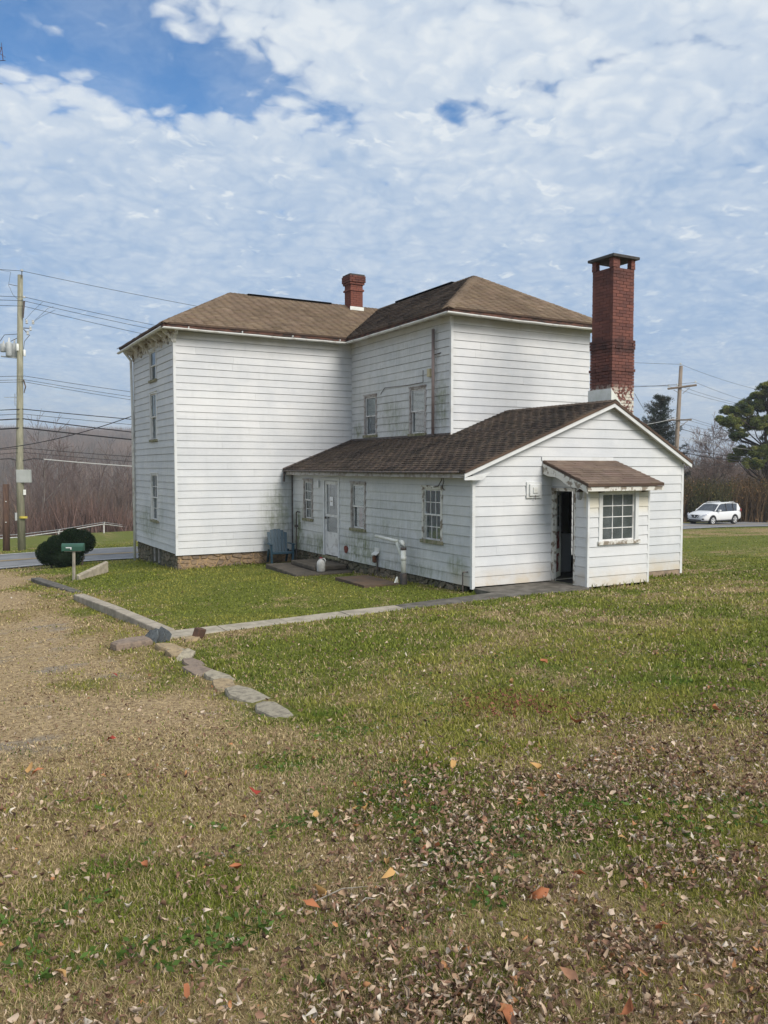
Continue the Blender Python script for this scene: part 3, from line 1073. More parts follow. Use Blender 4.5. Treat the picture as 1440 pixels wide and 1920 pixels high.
# storm door on the addition, with a paper notice
mb = MB()
P = wE.pbox
P(mb, 6.13, 6.21, -0.09, 0.035, -2.44, -0.28)
P(mb, 7.08, 7.16, -0.09, 0.035, -2.44, -0.28)
P(mb, 6.21, 7.08, -0.09, 0.035, -0.36, -0.28)
df = mb.build('door', m_trim, H, bevel=0.004)
lm = MB()
P(lm, 6.225, 6.31, -0.05, 0.0, -2.42, -0.37)
P(lm, 6.98, 7.065, -0.05, 0.0, -2.42, -0.37)
P(lm, 6.31, 6.98, -0.05, 0.0, -0.46, -0.37)
P(lm, 6.31, 6.98, -0.05, 0.0, -1.36, -1.29)
P(lm, 6.31, 6.98, -0.05, 0.0, -2.42, -2.20)
P(lm, 6.31, 6.98, -0.035, -0.02, -2.20, -1.36 - 0.42)
lm.build('leaf', m_sash, df)
for za, zb in ((-1.78, -1.36), (-1.29, -0.46)):
    for sa, sb in ((6.31, 6.535), (6.545, 6.745), (6.755, 6.98)) if za > -1.5 else ((6.31, 6.98),):
        P(MB(), sa, sb, -0.028, -0.024, za, zb).build('pane', m_glass_d, df)
P(MB(), 6.30, 6.99, -0.10, -0.095, -2.2, -0.46).build('curtain', m_door_curt, df)
P(MB(), 6.60, 6.80, -0.018, -0.016, -1.05, -0.80).build('notice', simple('white_paper', (0.8, 0.8, 0.82), None, 0.8, 3, 0), df)
P(MB(), 6.64, 6.76, -0.0155, -0.0150, -0.935, -0.915).build('notice_line', m_iron, df)
P(MB(), 6.98, 7.02, 0.0, 0.045, -1.42, -1.36).build('handle', m_iron, df)
P(MB(), 6.10, 7.18, -0.09, 0.06, -2.52, -2.44).build('threshold', m_mossy, df, bevel=0.006)

# porch doorway frame, the open inner door and what stands inside
mb = MB()
P = wQ.pbox
P(mb, 0.355, 0.40, -0.08, 0.026, -2.47, -0.50)
P(mb, 1.04, 1.105, -0.08, 0.026, -2.47, -0.50)
P(mb, 0.355, 1.105, -0.08, 0.032, -0.50, -0.43)
mb.build('door_frame', m_peel, H, bevel=0.004)
P(MB(), 0.33, 1.11, -0.10, 0.05, -2.52, -2.468).build('door_sill', m_mossy, H)
mb = MB()
for a_, b_ in ((11.85, 11.905), (12.715, 12.78)):
    mb.box(a_, b_, YF - 0.03, YF + 0.09, -2.47, -0.44)
mb.box(11.905, 12.715, YF - 0.03, YF + 0.09, -0.50, -0.44)
mb.build('inner_frame', m_sash, H)
hinge, ang = Vector((11.93, YF + 0.10, 0)), R(34)
du, dn = Vector((math.cos(ang), math.sin(ang), 0)), Vector((math.sin(ang), -math.cos(ang), 0))


class _P:
    o, u, n = hinge, du, dn
    cell = Wall.cell
    pbox = Wall.pbox


P = _P().pbox
mb = MB()
P(mb, 0, 0.10, -0.02, 0.02, -2.46, -0.52)
P(mb, 0.68, 0.78, -0.02, 0.02, -2.46, -0.52)
for za, zb in ((-2.46, -2.34), (-1.92, -1.82), (-1.42, -1.32), (-0.62, -0.52)):
    P(mb, 0.10, 0.68, -0.02, 0.02, za, zb)
for s_ in (0.285, 0.485):
    P(mb, s_ - 0.012, s_ + 0.012, -0.015, 0.015, -1.32, -0.62)
for z_ in (-1.08, -0.85):
    for a_, b_ in ((0.10, 0.273), (0.297, 0.473), (0.497, 0.68)):
        P(mb, a_, b_, -0.015, 0.015, z_ - 0.012, z_ + 0.012)
idr = mb.build('inner_door', m_sash, H)
for za, zb in ((-2.34, -1.92), (-1.82, -1.42)):
    P(MB(), 0.10, 0.68, -0.008, 0.008, za, zb).build('panel', m_red_panel, idr)
for a_, b_ in ((0.10, 0.273), (0.297, 0.473), (0.497, 0.68)):
    for za, zb in ((-1.32, -1.092), (-1.068, -0.862), (-0.838, -0.62)):
        P(MB(), a_, b_, -0.003, 0.003, za, zb).build('pane', m_glass_d, idr)
wash = MB().box(12.72, 13.3, YF + 0.95, YF + 1.5, -2.46, -1.55)
wash = wash.build('washing_machine', m_trim, None, bevel=0.02)
MB().box(12.72, 13.3, YF + 1.42, YF + 1.5, -1.549, -1.40).build('control_panel', m_sash, wash)
MB().lathe([(0.03, 0), (0.03, 0.02)], (12.9, YF + 1.40, -1.49), 10).build('knob', m_iron, wash)
tag(wash, 'white washing machine in the dark room behind the open porch door', 'washing machine')

# ------------------------------------------------------------------ roofs of the main block
EX0, EX1, EY0, EYd, EY1 = 5.78, 16.87, 22.66, 17.08, 28.46
vX = 11.42
ez, rz_ = 4.0, 5.60
rx, ry = 14.145, 25.56
a0, v0, v1, d0 = (8.68, ry, rz_), (vX, EY0, ez), (rx, ry, rz_), (rx, 19.80, rz_)
roof = MB()
planes = [[(EX0, EY0, ez), v0, v1, a0], [(EX0, EY1, ez), (EX0, EY0, ez), a0], [v0, (vX, EYd, ez), d0, v1],
          [(vX, EYd, ez), (EX1, EYd, ez), d0], [(EX1, EYd, ez), (EX1, EY1, ez), v1, d0], [(EX1, EY1, ez), (EX0, EY1, ez), a0, v1]]
for p in planes:
    roof.prism([(x, y, z - 0.045) for x, y, z in p], (0, 0, 0.04))
RO = roof.build('roof', m_roof_d, H)
ca = RO.data.color_attributes.new('Col', 'FLOAT_COLOR', 'POINT')
ca.data.foreach_set('color', [1.0] * (4 * len(RO.data.vertices)))
for i, p in enumerate(planes):
    shingles('shingle_course', p, [m_roof, m_roof_d, m_roof_e, m_roof, m_roof_e, m_roof][i], RO, 0.14, 0.30, seed=20 + i, thick=0.020)  # X-facing slopes take darker shingles: their shade is put into the colour
NA, NB, NL, NF, NR = (0, -1.6, 2.9), (0, 1.6, 2.9), (-1.6, 0, 2.8), (0, -1.6, 2.7), (1.6, 0, 2.7)
cap_run('ridge_cap', a0, v1, m_roof, RO, NA, NB, seed=31)
cap_run('ridge_cap', v1, d0, m_roof, RO, NL, NR, seed=32)
cap_run('hip_cap', (EX0, EY0, ez), a0, m_roof, RO, NL, NA, seed=33)
cap_run('hip_cap', (vX, EYd, ez), d0, m_roof, RO, NL, NF, seed=34, w=0.17)
cap_run('hip_cap', (EX1, EYd, ez), d0, m_roof, RO, NR, NF, seed=35)
cap_run('hip_cap', (EX0, EY1, ez), a0, m_roof, RO, NL, NB, seed=36)
MB().box(9.25, 12.25, ry - 0.13, ry + 0.13, rz_ - 0.03, rz_ + 0.024).build('ridge_vent', m_roof_d, RO, bevel=0.02)
MB().box(rx - 0.13, rx + 0.13, 20.8, 24.2, rz_ - 0.03, rz_ + 0.028).build('ridge_vent', m_roof_d, RO, bevel=0.02)

m_rot = simple('rotten_fascia', (0.15, 0.075, 0.055), (0.045, 0.035, 0.032), 0.95, 5.0, 0.7, 0.01, stretch=(1, 1, 3))
m_soffit = simple('stained_soffit', (0.52, 0.50, 0.44), (0.33, 0.30, 0.25), 0.85, 3.0, 0.3, 0.004)
mb = MB()
b0, b1 = 3.875, 3.96
mb.box(EX0 + 0.03, vX, EY0 + 0.03, EY0 + 0.06, b0, b1)
mb.box(vX + 0.03, vX + 0.06, EYd + 0.03, EY0 + 0.03, b0, b1)
mb.box(vX + 0.061, EX1 - 0.03, EYd + 0.03, EYd + 0.06, b0, b1)
mb.box(EX0 + 0.03, EX0 + 0.06, EY0 + 0.061, EY1 - 0.03, b0, b1)
mb.box(EX1 - 0.06, EX1 - 0.03, EYd + 0.061, EY1 - 0.03, b0, b1)
mb.build('fascia', m_rot, RO)
mb = MB()
mb.box(EX0 + 0.06, XB - 0.03, EY0 + 0.06, EY1 - 0.06, 3.865, 3.885)
mb.box(XB - 0.03, XC + 0.03, EY0 + 0.06, YA - 0.03, 3.865, 3.885)
mb.box(vX + 0.06, XC - 0.03, EYd + 0.06, EY0 + 0.06, 3.866, 3.886)
mb.box(XC - 0.03, EX1 - 0.06, EYd + 0.06, YD - 0.03, 3.865, 3.885)
mb.box(XD + 0.01, EX1 - 0.06, YD - 0.03, EY1 - 0.06, 3.865, 3.885)
mb.build('soffit', m_soffit, RO)


def gutter(name, a, b, drop_mid=0.0, r=0.055, mat=None, parent=None, sag=0.012, seed=0):
    """half-round gutter, open on top"""
    a, b = Vector(a), Vector(b)
    t = (b - a).normalized()
    s = t.cross(Z3)
    rs = random.Random(seed)
    mb_ = MB()
    n_ = 14
    k = 8
    for i in range(n_ + 1):
        f = i / n_
        c = a.lerp(b, f) + Z3 * (-sag * 4 * f * (1 - f) + rs.uniform(-0.006, 0.006) * (0 < i < n_))
        for rr in (r, r - 0.006):
            for j in range(k + 1):
                an = math.pi + math.pi * j / k
                mb_.v.append(tuple(c + s * (math.cos(an) * rr) + Z3 * (math.sin(an) * rr)))
    w_ = 2 * (k + 1)
    for i in range(n_):
        for j in range(k):
            p = i * w_ + j
            mb_.f.append((p, p + 1, p + w_ + 1, p + w_))
            p += k + 1
            mb_.f.append((p + 1, p, p + w_, p + w_ + 1))
            mb_.m += [0, 0]
        for j in (0, k):
            p = i * w_ + j
            mb_.f.append((p, p + k + 1, p + w_ + k + 1, p + w_))
            mb_.m.append(0)
    return mb_.build(name, mat or m_trim, parent, smooth=True)


m_gut = simple('gutter_paint', (0.66, 0.67, 0.65), (0.42, 0.40, 0.36), 0.55, 4.0, 0.3, 0.003, lo=0.45, hi=0.75, spec=0.4)
g_ = gutter('gutter', (EX0 + 0.0, EY0 - 0.02, 3.86), (vX - 0.05, EY0 - 0.02, 3.845), mat=m_gut, parent=RO, seed=1)
for i in range(0, 7, 2):
    x_ = EX0 + 0.7 + i * 0.78
    MB().box(x_, x_ + 0.018, EY0 - 0.06, EY0 + 0.03, 3.86, 3.915).build('bracket', m_gut, g_)
gutter('gutter', (vX - 0.02, EY0 - 0.10, 3.85), (vX - 0.02, EYd - 0.04, 3.87), mat=m_gut, parent=RO, seed=2)
gutter('gutter', (vX - 0.06, EYd - 0.02, 3.87), (EX1, EYd - 0.02, 3.85), mat=m_gut, parent=RO, seed=3, sag=0.02)
gutter('gutter', (EX0 - 0.02, EY1, 3.85), (EX0 - 0.02, EY0 - 0.05, 3.87), mat=m_gut, parent=RO, seed=4, sag=0.0)

# scrolled brackets under the street-side eave
br = [(0, 0), (0.30, 0), (0.30, -0.05), (0.25, -0.075), (0.235, -0.12), (0.19, -0.155), (0.14, -0.145), (0.125, -0.19), (0.09, -0.235), (0.06, -0.23), (0.05, -0.30), (0.025, -0.34), (0, -0.345)]
for i, y_ in enumerate((23.05, 23.55, 24.30, 25.10, 25.90, 26.85, 27.95)):
    mb = MB().prism([(XB - 0.024 - a_, y_ - 0.04, 3.862 + z_) for a_, z_ in br], (0, 0.085, 0))
    mb.lathe([(0.035, -0.06), (0.03, -0.09), (0.0, -0.11)], (XB - 0.28, y_, 3.86), 8)
    mb.tube([(XB - 0.10, y_ - 0.055, 3.79), (XB - 0.10, y_ + 0.06, 3.79)], 0.045, 10)
    mb.tube([(XB - 0.20, y_ - 0.05, 3.81), (XB - 0.20, y_ + 0.055, 3.81)], 0.03, 10)
    mb.build('eave_bracket', m_peel, H)
for i, x_ in enumerate((XB + 0.0,)):
    MB().prism([(x_ - 0.03, YA - 0.024 - a_, 3.862 + z_) for a_, z_ in br], (0.085, 0, 0)).build('eave_bracket', m_peel, H)
MB().box(XB - 0.035, XB - 0.004, YA + 0.06, YB - 0.06, 3.60, 3.864).build('frieze_board', m_peel, H)

# downpipe at the far corner of the street side, small pipe at front corner
MB().tube([(XB - 0.30, YB + 0.05, 3.84), (XB - 0.10, YB - 0.03, 3.55), (XB - 0.08, YB - 0.04, 1.5), (XB - 0.08, YB - 0.04, -3.25)], 0.045, 8).build('downpipe', m_gut, H, smooth=True)

# ------------------------------------------------------------------ roofs of the addition
xe, ze, xr, zr = 9.43, -0.06, 13.50, 1.50
X1, Z1 = 16.05, 0.15
yf, yb = 13.46, YA - 0.026
sl = (zr - ze) / (xr - xe)
left = [(xe, yb, ze), (xe, yf, ze), (xr, yf, zr), (xr, YD - 0.026, zr), (XC - 0.026, YD - 0.026, ze + (XC - 0.026 - xe) * sl), (XC - 0.026, yb, ze + (XC - 0.026 - xe) * sl)]
right = [(X1, yf, Z1), (X1, YD - 0.026, Z1), (xr, YD - 0.026, zr), (xr, yf, zr)]
mb = MB()
lo_ = lambda p: (p[0], p[1], p[2] - 0.055)
mb.prism([lo_(left[0]), lo_((xe, YD - 0.026, ze)), lo_(left[4]), lo_(left[5])], (0, 0, 0.05))
mb.prism([lo_((xe, YD - 0.026, ze)), lo_(left[1]), lo_(left[2]), lo_(left[3])], (0, 0, 0.05))
mb.prism([lo_(p) for p in right], (0, 0, 0.05))
RE = mb.build('roof', m_roof_d, H)
ca = RE.data.color_attributes.new('Col', 'FLOAT_COLOR', 'POINT')
ca.data.foreach_set('color', [1.0] * (4 * len(RE.data.vertices)))
shingles('shingle_course', left, m_roof_e, RE, 0.135, 0.30, seed=41, thick=0.020)
shingles('shingle_course', right, m_roof_e, RE, 0.135, 0.30, seed=42, thick=0.016)
cap_run('ridge_cap', (xr, yf, zr), (xr, YD - 0.03, zr), m_roof_e, RE, (-1, 0, 2.6), (1.3, 0, 2.6), seed=43, up=0.02)
mb = MB()
mb.box(xe + 0.03, xe + 0.055, yf + 0.05, yb, ze - 0.15, ze - 0.045)
mb.box(xe + 0.055, XE - 0.024, yf + 0.05, yb, ze - 0.15, ze - 0.135)
mb.build('fascia', m_grey, RE)
mb = MB()
gutw = [(xe - 0.015, yf + 0.2, ze - 0.03), (xe - 0.02, 17, ze - 0.045), (xe - 0.02, 20, ze - 0.03), (xe - 0.015, yb - 0.1, ze - 0.03)]
mb.tube(gutw, 0.028, 8).build('gutter', m_iron, RE, smooth=True)
# rake boards on the gable
def rake(x0, z0, x1, z1, name, mat, w, y0, y1, up):
    MB().prism([(x0, y0, z0 - up), (x1, y0, z1 - up), (x1, y0, z1 - up - w), (x0, y0, z0 - up - w)], (0, y1 - y0, 0)).build(name, mat, RE)


rake(xe + 0.0, ze, xr, zr, 'rake_board', m_trim, 0.085, yf + 0.02, yf + 0.045, 0.058)
rake(xr, zr, X1, Z1, 'rake_board', m_trim, 0.085, yf + 0.02, yf + 0.045, 0.058)
rake(xe, ze, xr, zr, 'rake_soffit', m_soffit, 0.02, yf + 0.046, YF - 0.024, 0.09)
rake(xr, zr, X1, Z1, 'rake_soffit', m_soffit, 0.02, yf + 0.046, YF - 0.024, 0.09)
MB().prism([(xe + 0.0, yf + 0.02, ze - 0.145), (xe + 0.0, yf + 0.02, ze - 0.19), (XE + 0.10, yf + 0.02, ze - 0.19), (XE + 0.32, yf + 0.02, ze - 0.02)], (0, 0.03, 0)).build('eave_return', m_trim, RE)
# flashing where the addition's roof meets the walls
mb = MB()
zC = ze + (XC - xe) * sl
mb.box(XC - 0.05, XC - 0.022, YD - 0.02, YA - 0.03, zC - 0.02, zC + 0.05)
mb.build('flashing', m_iron, RE)
zz_ = lambda x: ze + (x - xe) * sl
MB().prism([(xe, YA - 0.045, ze + 0.0), (XC - 0.05, YA - 0.045, zz_(XC - 0.05) + 0.0), (XC - 0.05, YA - 0.045, zz_(XC - 0.05) + 0.06), (xe, YA - 0.045, ze + 0.05)], (0, 0.02, 0)).build('flashing', m_iron, RE)

# porch roof: shingle by shingle
pz0, pz1 = -0.33, 0.16
pp = [(11.53, 12.20, pz0), (13.68, 12.20, pz0), (13.70, YF - 0.022, pz1), (11.57, YF - 0.022, pz1)]
RP = MB().prism([(x, y, z - 0.05) for x, y, z in pp], (0, 0, 0.044)).build('porch_roof', m_roof_d, H)
ca = RP.data.color_attributes.new('Col', 'FLOAT_COLOR', 'POINT')
ca.data.foreach_set('color', [1.0] * (4 * len(RP.data.vertices)))
m_roof_p = roof_mat('porch_shingle', (0.145, 0.105, 0.085), (0.195, 0.145, 0.115), 0.45)
shingles('shingle', pp, m_roof_p, RP, 0.14, 0.30, seed=50, thick=0.012, objs=True)
mb = MB()
mb.box(11.54, 13.70, 12.225, 12.25, -0.475, -0.385)
mb.build('fascia', m_peel, RP, bevel=0.003)
n_ = 10
lo = [(11.55, 12.26 + 1.36 * i / n_, -0.385 + 0.465 * i / n_ - 0.13 + 0.03 * math.sin(i * 1.2) - 0.05 * (i / n_)) for i in range(n_ + 1)]
hi = [(11.55, 12.26 + 1.36 * i / n_, -0.375 + 0.46 * i / n_) for i in range(n_ + 1)]
MB().prism(lo + hi[::-1], (0.03, 0, 0)).build('barge_board', m_peel, RP)
MB().box(11.54, 13.62, YF - 0.034, YF - 0.022, 0.155, 0.235).build('flashing', m_trim, RP)
for x_ in (12.12, 13.36):
    MB().prism([(x_, 12.26, -0.40), (x_, 12.53, -0.40), (x_, 12.53, -0.52), (x_, 12.40, -0.50), (x_, 12.33, -0.44)], (0.04, 0, 0)).build('eave_bracket', m_iron, RP)
MB().prism([(11.60, 12.28, -0.41), (13.6, 12.28, -0.41), (13.6, 13.6, 0.04), (11.60, 13.6, 0.04)], (0, 0, 0.012)).build('soffit', m_soffit, RP)

# ------------------------------------------------------------------ foundation stones
def stone_mat(name, c1, c2, c3):
    m, n = newmat(name)
    pos = n.n('ShaderNodeNewGeometry').outputs['Position']
    oi = n.n('ShaderNodeObjectInfo')
    base = n.mix(n.ramp(oi.outputs['Random'], 0.1, 0.9), c1, c2)
    t = n.noise(pos, 14, 6, 0.65)
    col = n.mix(n.ramp(t, 0.4, 0.7), base, c3)
    principled(n, col, 0.92, bump(n, t, 0.8, 0.015), spec=0.2)
    return m


m_stone_w = stone_mat('tan_fieldstone', (0.36, 0.25, 0.15), (0.20, 0.155, 0.115), (0.15, 0.115, 0.09))
m_stone_g = stone_mat('mossy_fieldstone', (0.13, 0.12, 0.08), (0.22, 0.18, 0.13), (0.08, 0.08, 0.06))
m_mortar = simple('ochre_mortar', (0.46, 0.32, 0.17), (0.36, 0.25, 0.14), 0.95, 8, 0.6, 0.01)
m_mortar_d = simple('dark_mortar', (0.09, 0.085, 0.06), (0.05, 0.05, 0.035), 0.95, 8, 0.6, 0.01)


def stones(face, s0, s1, z0, z1, mat, parent, seed, gaps=()):
    """rubble wall: irregular polygonal stones of mixed size, each a mesh standing proud of the mortar"""
    rs = random.Random(seed)
    AS = 0.55                                    # stones lie flat: cells are built in a squeezed space
    pts = []
    s = s0 - 0.1
    while s < s1 + 0.1:
        z = z0 - 0.08 + rs.uniform(0, .06)
        while z < z1 + 0.05:
            pts.append(((s + rs.uniform(-.10, .10)) * AS, z + rs.uniform(-.035, .035)))
            z += rs.uniform(0.085, 0.17)
        s += rs.uniform(0.20, 0.34)
    for i, (cx_, cz_) in enumerate(pts):
        poly = [(s0 * AS, z0), (s1 * AS, z0), (s1 * AS, z1), (s0 * AS, z1)]
        for j, (dx_, dz_) in enumerate(pts):
            if j == i or abs(dx_ - cx_) > .5 or abs(dz_ - cz_) > .5:
                continue
            mx_, mz_, nx_, nz_ = (cx_ + dx_) / 2, (cz_ + dz_) / 2, dx_ - cx_, dz_ - cz_
            L_ = math.hypot(nx_, nz_)
            nx_, nz_ = nx_ / L_, nz_ / L_
            out = []
            f = lambda p: (p[0] - mx_) * nx_ + (p[1] - mz_) * nz_ + 0.007
            for k in range(len(poly)):
                p, q = poly[k], poly[(k + 1) % len(poly)]
                fp_, fq = f(p), f(q)
                if fp_ <= 0:
                    out.append(p)
                if (fp_ <= 0) != (fq <= 0):
                    t = fp_ / (fp_ - fq)
                    out.append((p[0] + (q[0] - p[0]) * t, p[1] + (q[1] - p[1]) * t))
            poly = out
            if len(poly) < 3:
                break
        if len(poly) < 3:
            continue
        P2 = [(p[0] / AS, p[1]) for p in poly]
        ax, bx = min(p[0] for p in P2), max(p[0] for p in P2)
        az, bz = min(p[1] for p in P2), max(p[1] for p in P2)
        if bx - ax < .04 or bz - az < .025 or any(g0 < bx and ax < g1 and bz > gz for g0, g1, gz in gaps):
            continue
        # cut the corners a little so that the outline is not a crystal
        Q = []
        for k in range(len(P2)):
            p, q = P2[k], P2[(k + 1) % len(P2)]
            Q += [(p[0] * .82 + q[0] * .18, p[1] * .82 + q[1] * .18), (p[0] * .18 + q[0] * .82, p[1] * .18 + q[1] * .82)]
        n_ = len(Q)
        ccx, ccz = sum(p[0] for p in Q) / n_, sum(p[1] for p in Q) / n_
        d = rs.uniform(0.012, 0.05)
        V = [face.o + face.u * a + face.n * (-0.03) + Z3 * b for a, b in Q]
        V += [face.o + face.u * a + face.n * (d * 0.5) + Z3 * b for a, b in Q]
        V += [face.o + face.u * (ccx + (a - ccx) * 0.84) + face.n * (d + rs.uniform(-.006, .006)) + Z3 * (ccz + (b - ccz) * 0.80) for a, b in Q]
        Fs = [(k, (k + 1) % n_, n_ + (k + 1) % n_, n_ + k) for k in range(n_)] + [(n_ + k, n_ + (k + 1) % n_, 2 * n_ + (k + 1) % n_, 2 * n_ + k) for k in range(n_)] + [tuple(range(2 * n_, 3 * n_))]
        MB().add(V, Fs).build('stone', mat, parent)


class Face:
    def __init__(s, o, u, n):
        s.o, s.u, s.n = Vector((*o, 0)), Vector((*u, 0)), Vector((*n, 0))


fd = MB()
fd.box(XB + 0.06, XE + 0.15, YA + 0.06, YA + 0.3, -3.3, -2.49)
fA = fd.build('foundation', m_mortar, H)
stones(Face((XB + 0.04, YA + 0.06), (1, 0), (0, -1)), 0.0, 3.55, -3.10, -2.50, m_stone_w, fA, 3)
fd = MB()
fd.box(XB + 0.06, XB + 0.3, YA + 0.30, YB, -3.5, -2.47)
fB = fd.build('foundation', m_mortar_d, H)
stones(Face((XB + 0.06, YA + 0.06), (0, 1), (-1, 0)), 0.0, 4.95, -3.35, -2.47, m_stone_g, fB, 4, gaps=[(2.0, 2.7, -2.95)])
mb = MB()
mb.box(XB + 0.02, XB + 0.10, YA + 2.10, YA + 2.17, -2.92, -2.48)
mb.box(XB + 0.02, XB + 0.10, YA + 2.66, YA + 2.73, -2.92, -2.48)
mb.build('basement_window', m_grey, H)
fd = MB()
fd.box(XE + 0.05, XE + 0.25, YF + 0.05, YA, -3.0, -2.46)
fd.box(XE + 0.05, XG - 0.06, YF + 0.05, YF + 0.25, -3.0, -2.46)
fd.box(XG - 0.25, XG - 0.07, YF + 0.25, YD, -3.1, -2.5)
fE = fd.build('foundation', m_mortar_d, H)
stones(Face((XE + 0.05, YF + 0.05), (0, 1), (-1, 0)), 0.3, 9.2, -2.86, -2.465, m_stone_g, fE, 5)
MB().box(PX1 + 0.03, XG - 0.02, YF - 0.01, YF + 0.045, -2.75, -2.462).build('foundation', simple('tan_block', (0.33, 0.25, 0.18), (0.22, 0.17, 0.13), 0.9, 6), H)
MB().box(PX0 + 0.03, PX1 - 0.03, PY + 0.04, PY + 0.12, -2.8, -2.46).build('foundation', m_mortar_d, H)

# ------------------------------------------------------------------ brick chimneys
def brick_mat(name, c1, c2, soot_z, white=False):
    m, n = newmat(name)
    pos = n.n('ShaderNodeNewGeometry').outputs['Position']
    oi = n.n('ShaderNodeObjectInfo')
    sep = n.n('ShaderNodeSeparateXYZ', i_0=pos)
    col = n.mix(oi.outputs['Random'], c1, c2)
    t = n.noise(pos, 9, 5, 0.65)
    col = n.mix(n.ramp(t, 0.5, 0.8), col, (0.11, 0.055, 0.05))
    for z_, w_, s_ in soot_z:
        d = n.math('ABSOLUTE', n.math('SUBTRACT', sep.outputs[2], z_))
        a = n.math('MULTIPLY', n.ramp(d, w_, w_ * 0.2), n.ramp(n.noise(pos, 3.2, 4, 0.6), 0.3, 0.62, 0.15, s_))
        col = n.mix(a, col, (0.035, 0.022, 0.022))
    if white:
        a = n.math('MULTIPLY', n.ramp(sep.outputs[2], 2.00, 1.75), n.ramp(n.noise(pos, 13, 4, 0.6), 0.46, 0.52))
        col = n.mix(a, col, (0.55, 0.52, 0.45))
    principled(n, col, 0.85, bump(n, t, 0.6, 0.006), spec=0.25)
    return m


m_brick = brick_mat('red_painted_brick', (0.195, 0.078, 0.060), (0.120, 0.052, 0.045), [(2.86, 0.34, 0.75), (4.5, 0.35, 0.4), (2.2, 0.35, 0.4)], True)
m_brick2 = brick_mat('orange_red_brick', (0.20, 0.072, 0.05), (0.14, 0.052, 0.040), [(6.5, 0.3, 0.6)])
m_bmort = simple('red_stained_mortar', (0.17, 0.065, 0.05), (0.10, 0.05, 0.042), 0.95, 20, 0.5)
m_cap = simple('chimney_cap_concrete', (0.075, 0.072, 0.070), (0.045, 0.042, 0.040), 0.9, 6, 0.5, 0.006)
brick_me = {}


def brick_course(x0, x1, y0, y1, z, hc, row, mat, parent, seen=('f', 'l'), rs=random, rest=None, grow=0.0):
    """one course round a rectangular stack; seen faces get brick objects, the rest go to one mesh"""
    L_, D_, g = 0.215, 0.10, 0.010
    x0, x1, y0, y1 = x0 - grow, x1 + grow, y0 - grow, y1 + grow
    off = (row % 2) * 0.1075

    def run(a, b):
        cuts = [a]
        s = a + L_ - off if off else a + L_
        while s < b - 0.05:
            cuts.append(s)
            s += L_
        cuts.append(b)
        return list(zip(cuts[:-1], cuts[1:]))
    for side in 'flbr':
        a, b = (x0, x1) if side in 'fb' else (y0 + D_, y1 - D_)
        for s, e in run(a, b):
            ln = e - s - g
            if ln < 0.02:
                continue
            c = (s + e) / 2
            j = rs.uniform(-0.003, 0.004)
            if side == 'f':
                loc, sz = (c, y0 + D_ / 2 - j, z + hc / 2), (ln, D_, hc - g)
            elif side == 'b':
                loc, sz = (c, y1 - D_ / 2 + j, z + hc / 2), (ln, D_, hc - g)
            elif side == 'l':
                loc, sz = (x0 + D_ / 2 - j, c, z + hc / 2), (D_, ln, hc - g)
            else:
                loc, sz = (x1 - D_ / 2 + j, c, z + hc / 2), (D_, ln, hc - g)
            if side in seen:
                key = (round(sz[0], 3), round(sz[1], 3), round(sz[2], 3), mat.name)
                if key not in brick_me:
                    m_ = MB().box(-sz[0] / 2, sz[0] / 2, -sz[1] / 2, sz[1] / 2, -sz[2] / 2, sz[2] / 2)
                    me = bpy.data.meshes.new('brick')
                    me.from_pydata(m_.v, [], m_.f)
                    me.materials.append(mat)
                    brick_me[key] = me
                o = bpy.data.objects.new('brick', brick_me[key])
                COL.objects.link(o)
                o.parent = parent
                o.location = Vector(loc) - origin(parent)
            else:
                rest.box(loc[0] - sz[0] / 2, loc[0] + sz[0] / 2, loc[1] - sz[1] / 2, loc[1] + sz[1] / 2, loc[2] - sz[2] / 2, loc[2] + sz[2] / 2)


cx0, cx1, cy0, cy1 = 13.965, 14.665, 14.06, 14.76
mb = MB().box(cx0 + 0.024, cx1 - 0.024, cy0 + 0.024, cy1 - 0.024, 0.6, 4.62)
CH = mb.build('chimney', m_bmort, H)
rest = MB()
rs = random.Random(5)
z, row, hc = 1.06, 0, 0.0745
while z < 4.60:
    gr = 0.0
    if z >= 2.95:
        gr = -0.012
    elif 2.70 < z < 2.95:
        gr = 0.024
    elif 2.21 < z < 2.29:
        gr = 0.030
    elif z < 2.7:
        gr = 0.010
    brick_course(cx0, cx1, cy0, cy1, z, hc, row, m_brick, CH, ('f', 'l'), rs, rest, gr)
    z += hc
    row += 1
ztop = z
for (px_, py_) in ((cx0, cy0), (cx1 - 0.13, cy0), (cx0, cy1 - 0.13), (cx1 - 0.13, cy1 - 0.13)):
    for k in range(3):
        for_ = rest.box(px_ + 0.003 * k, px_ + 0.13 - 0.003 * k, py_, py_ + 0.13, ztop + k * hc + 0.004, ztop + (k + 1) * hc - 0.004)
ob = rest.build('brickwork', m_brick, CH)
ob['kind'] = 'stuff'
MB().box(cx0 + 0.11, cx0 + 0.22, cy0 + 0.01, cy0 + 0.12, ztop, ztop + 3 * hc).build('pier', m_brick, CH)
cp = MB()
zc_ = ztop + 3 * hc
cp.box(cx0 - 0.07, cx1 + 0.07, cy0 - 0.07, cy1 + 0.07, zc_, zc_ + 0.06)
cp.add([(cx0 - 0.07, cy0 - 0.07, zc_ + 0.061), (cx1 + 0.07, cy0 - 0.07, zc_ + 0.061), (cx1 + 0.07, cy1 + 0.07, zc_ + 0.061), (cx0 - 0.07, cy1 + 0.07, zc_ + 0.061), ((cx0 + cx1) / 2, (cy0 + cy1) / 2, zc_ + 0.10)],
       [(0, 1, 4), (1, 2, 4), (2, 3, 4), (3, 0, 4)])
cp.build('cap', m_cap, CH)
slr = (zr - Z1) / (X1 - xr)
zrr = lambda x: zr - (x - xr) * slr
fl = MB()
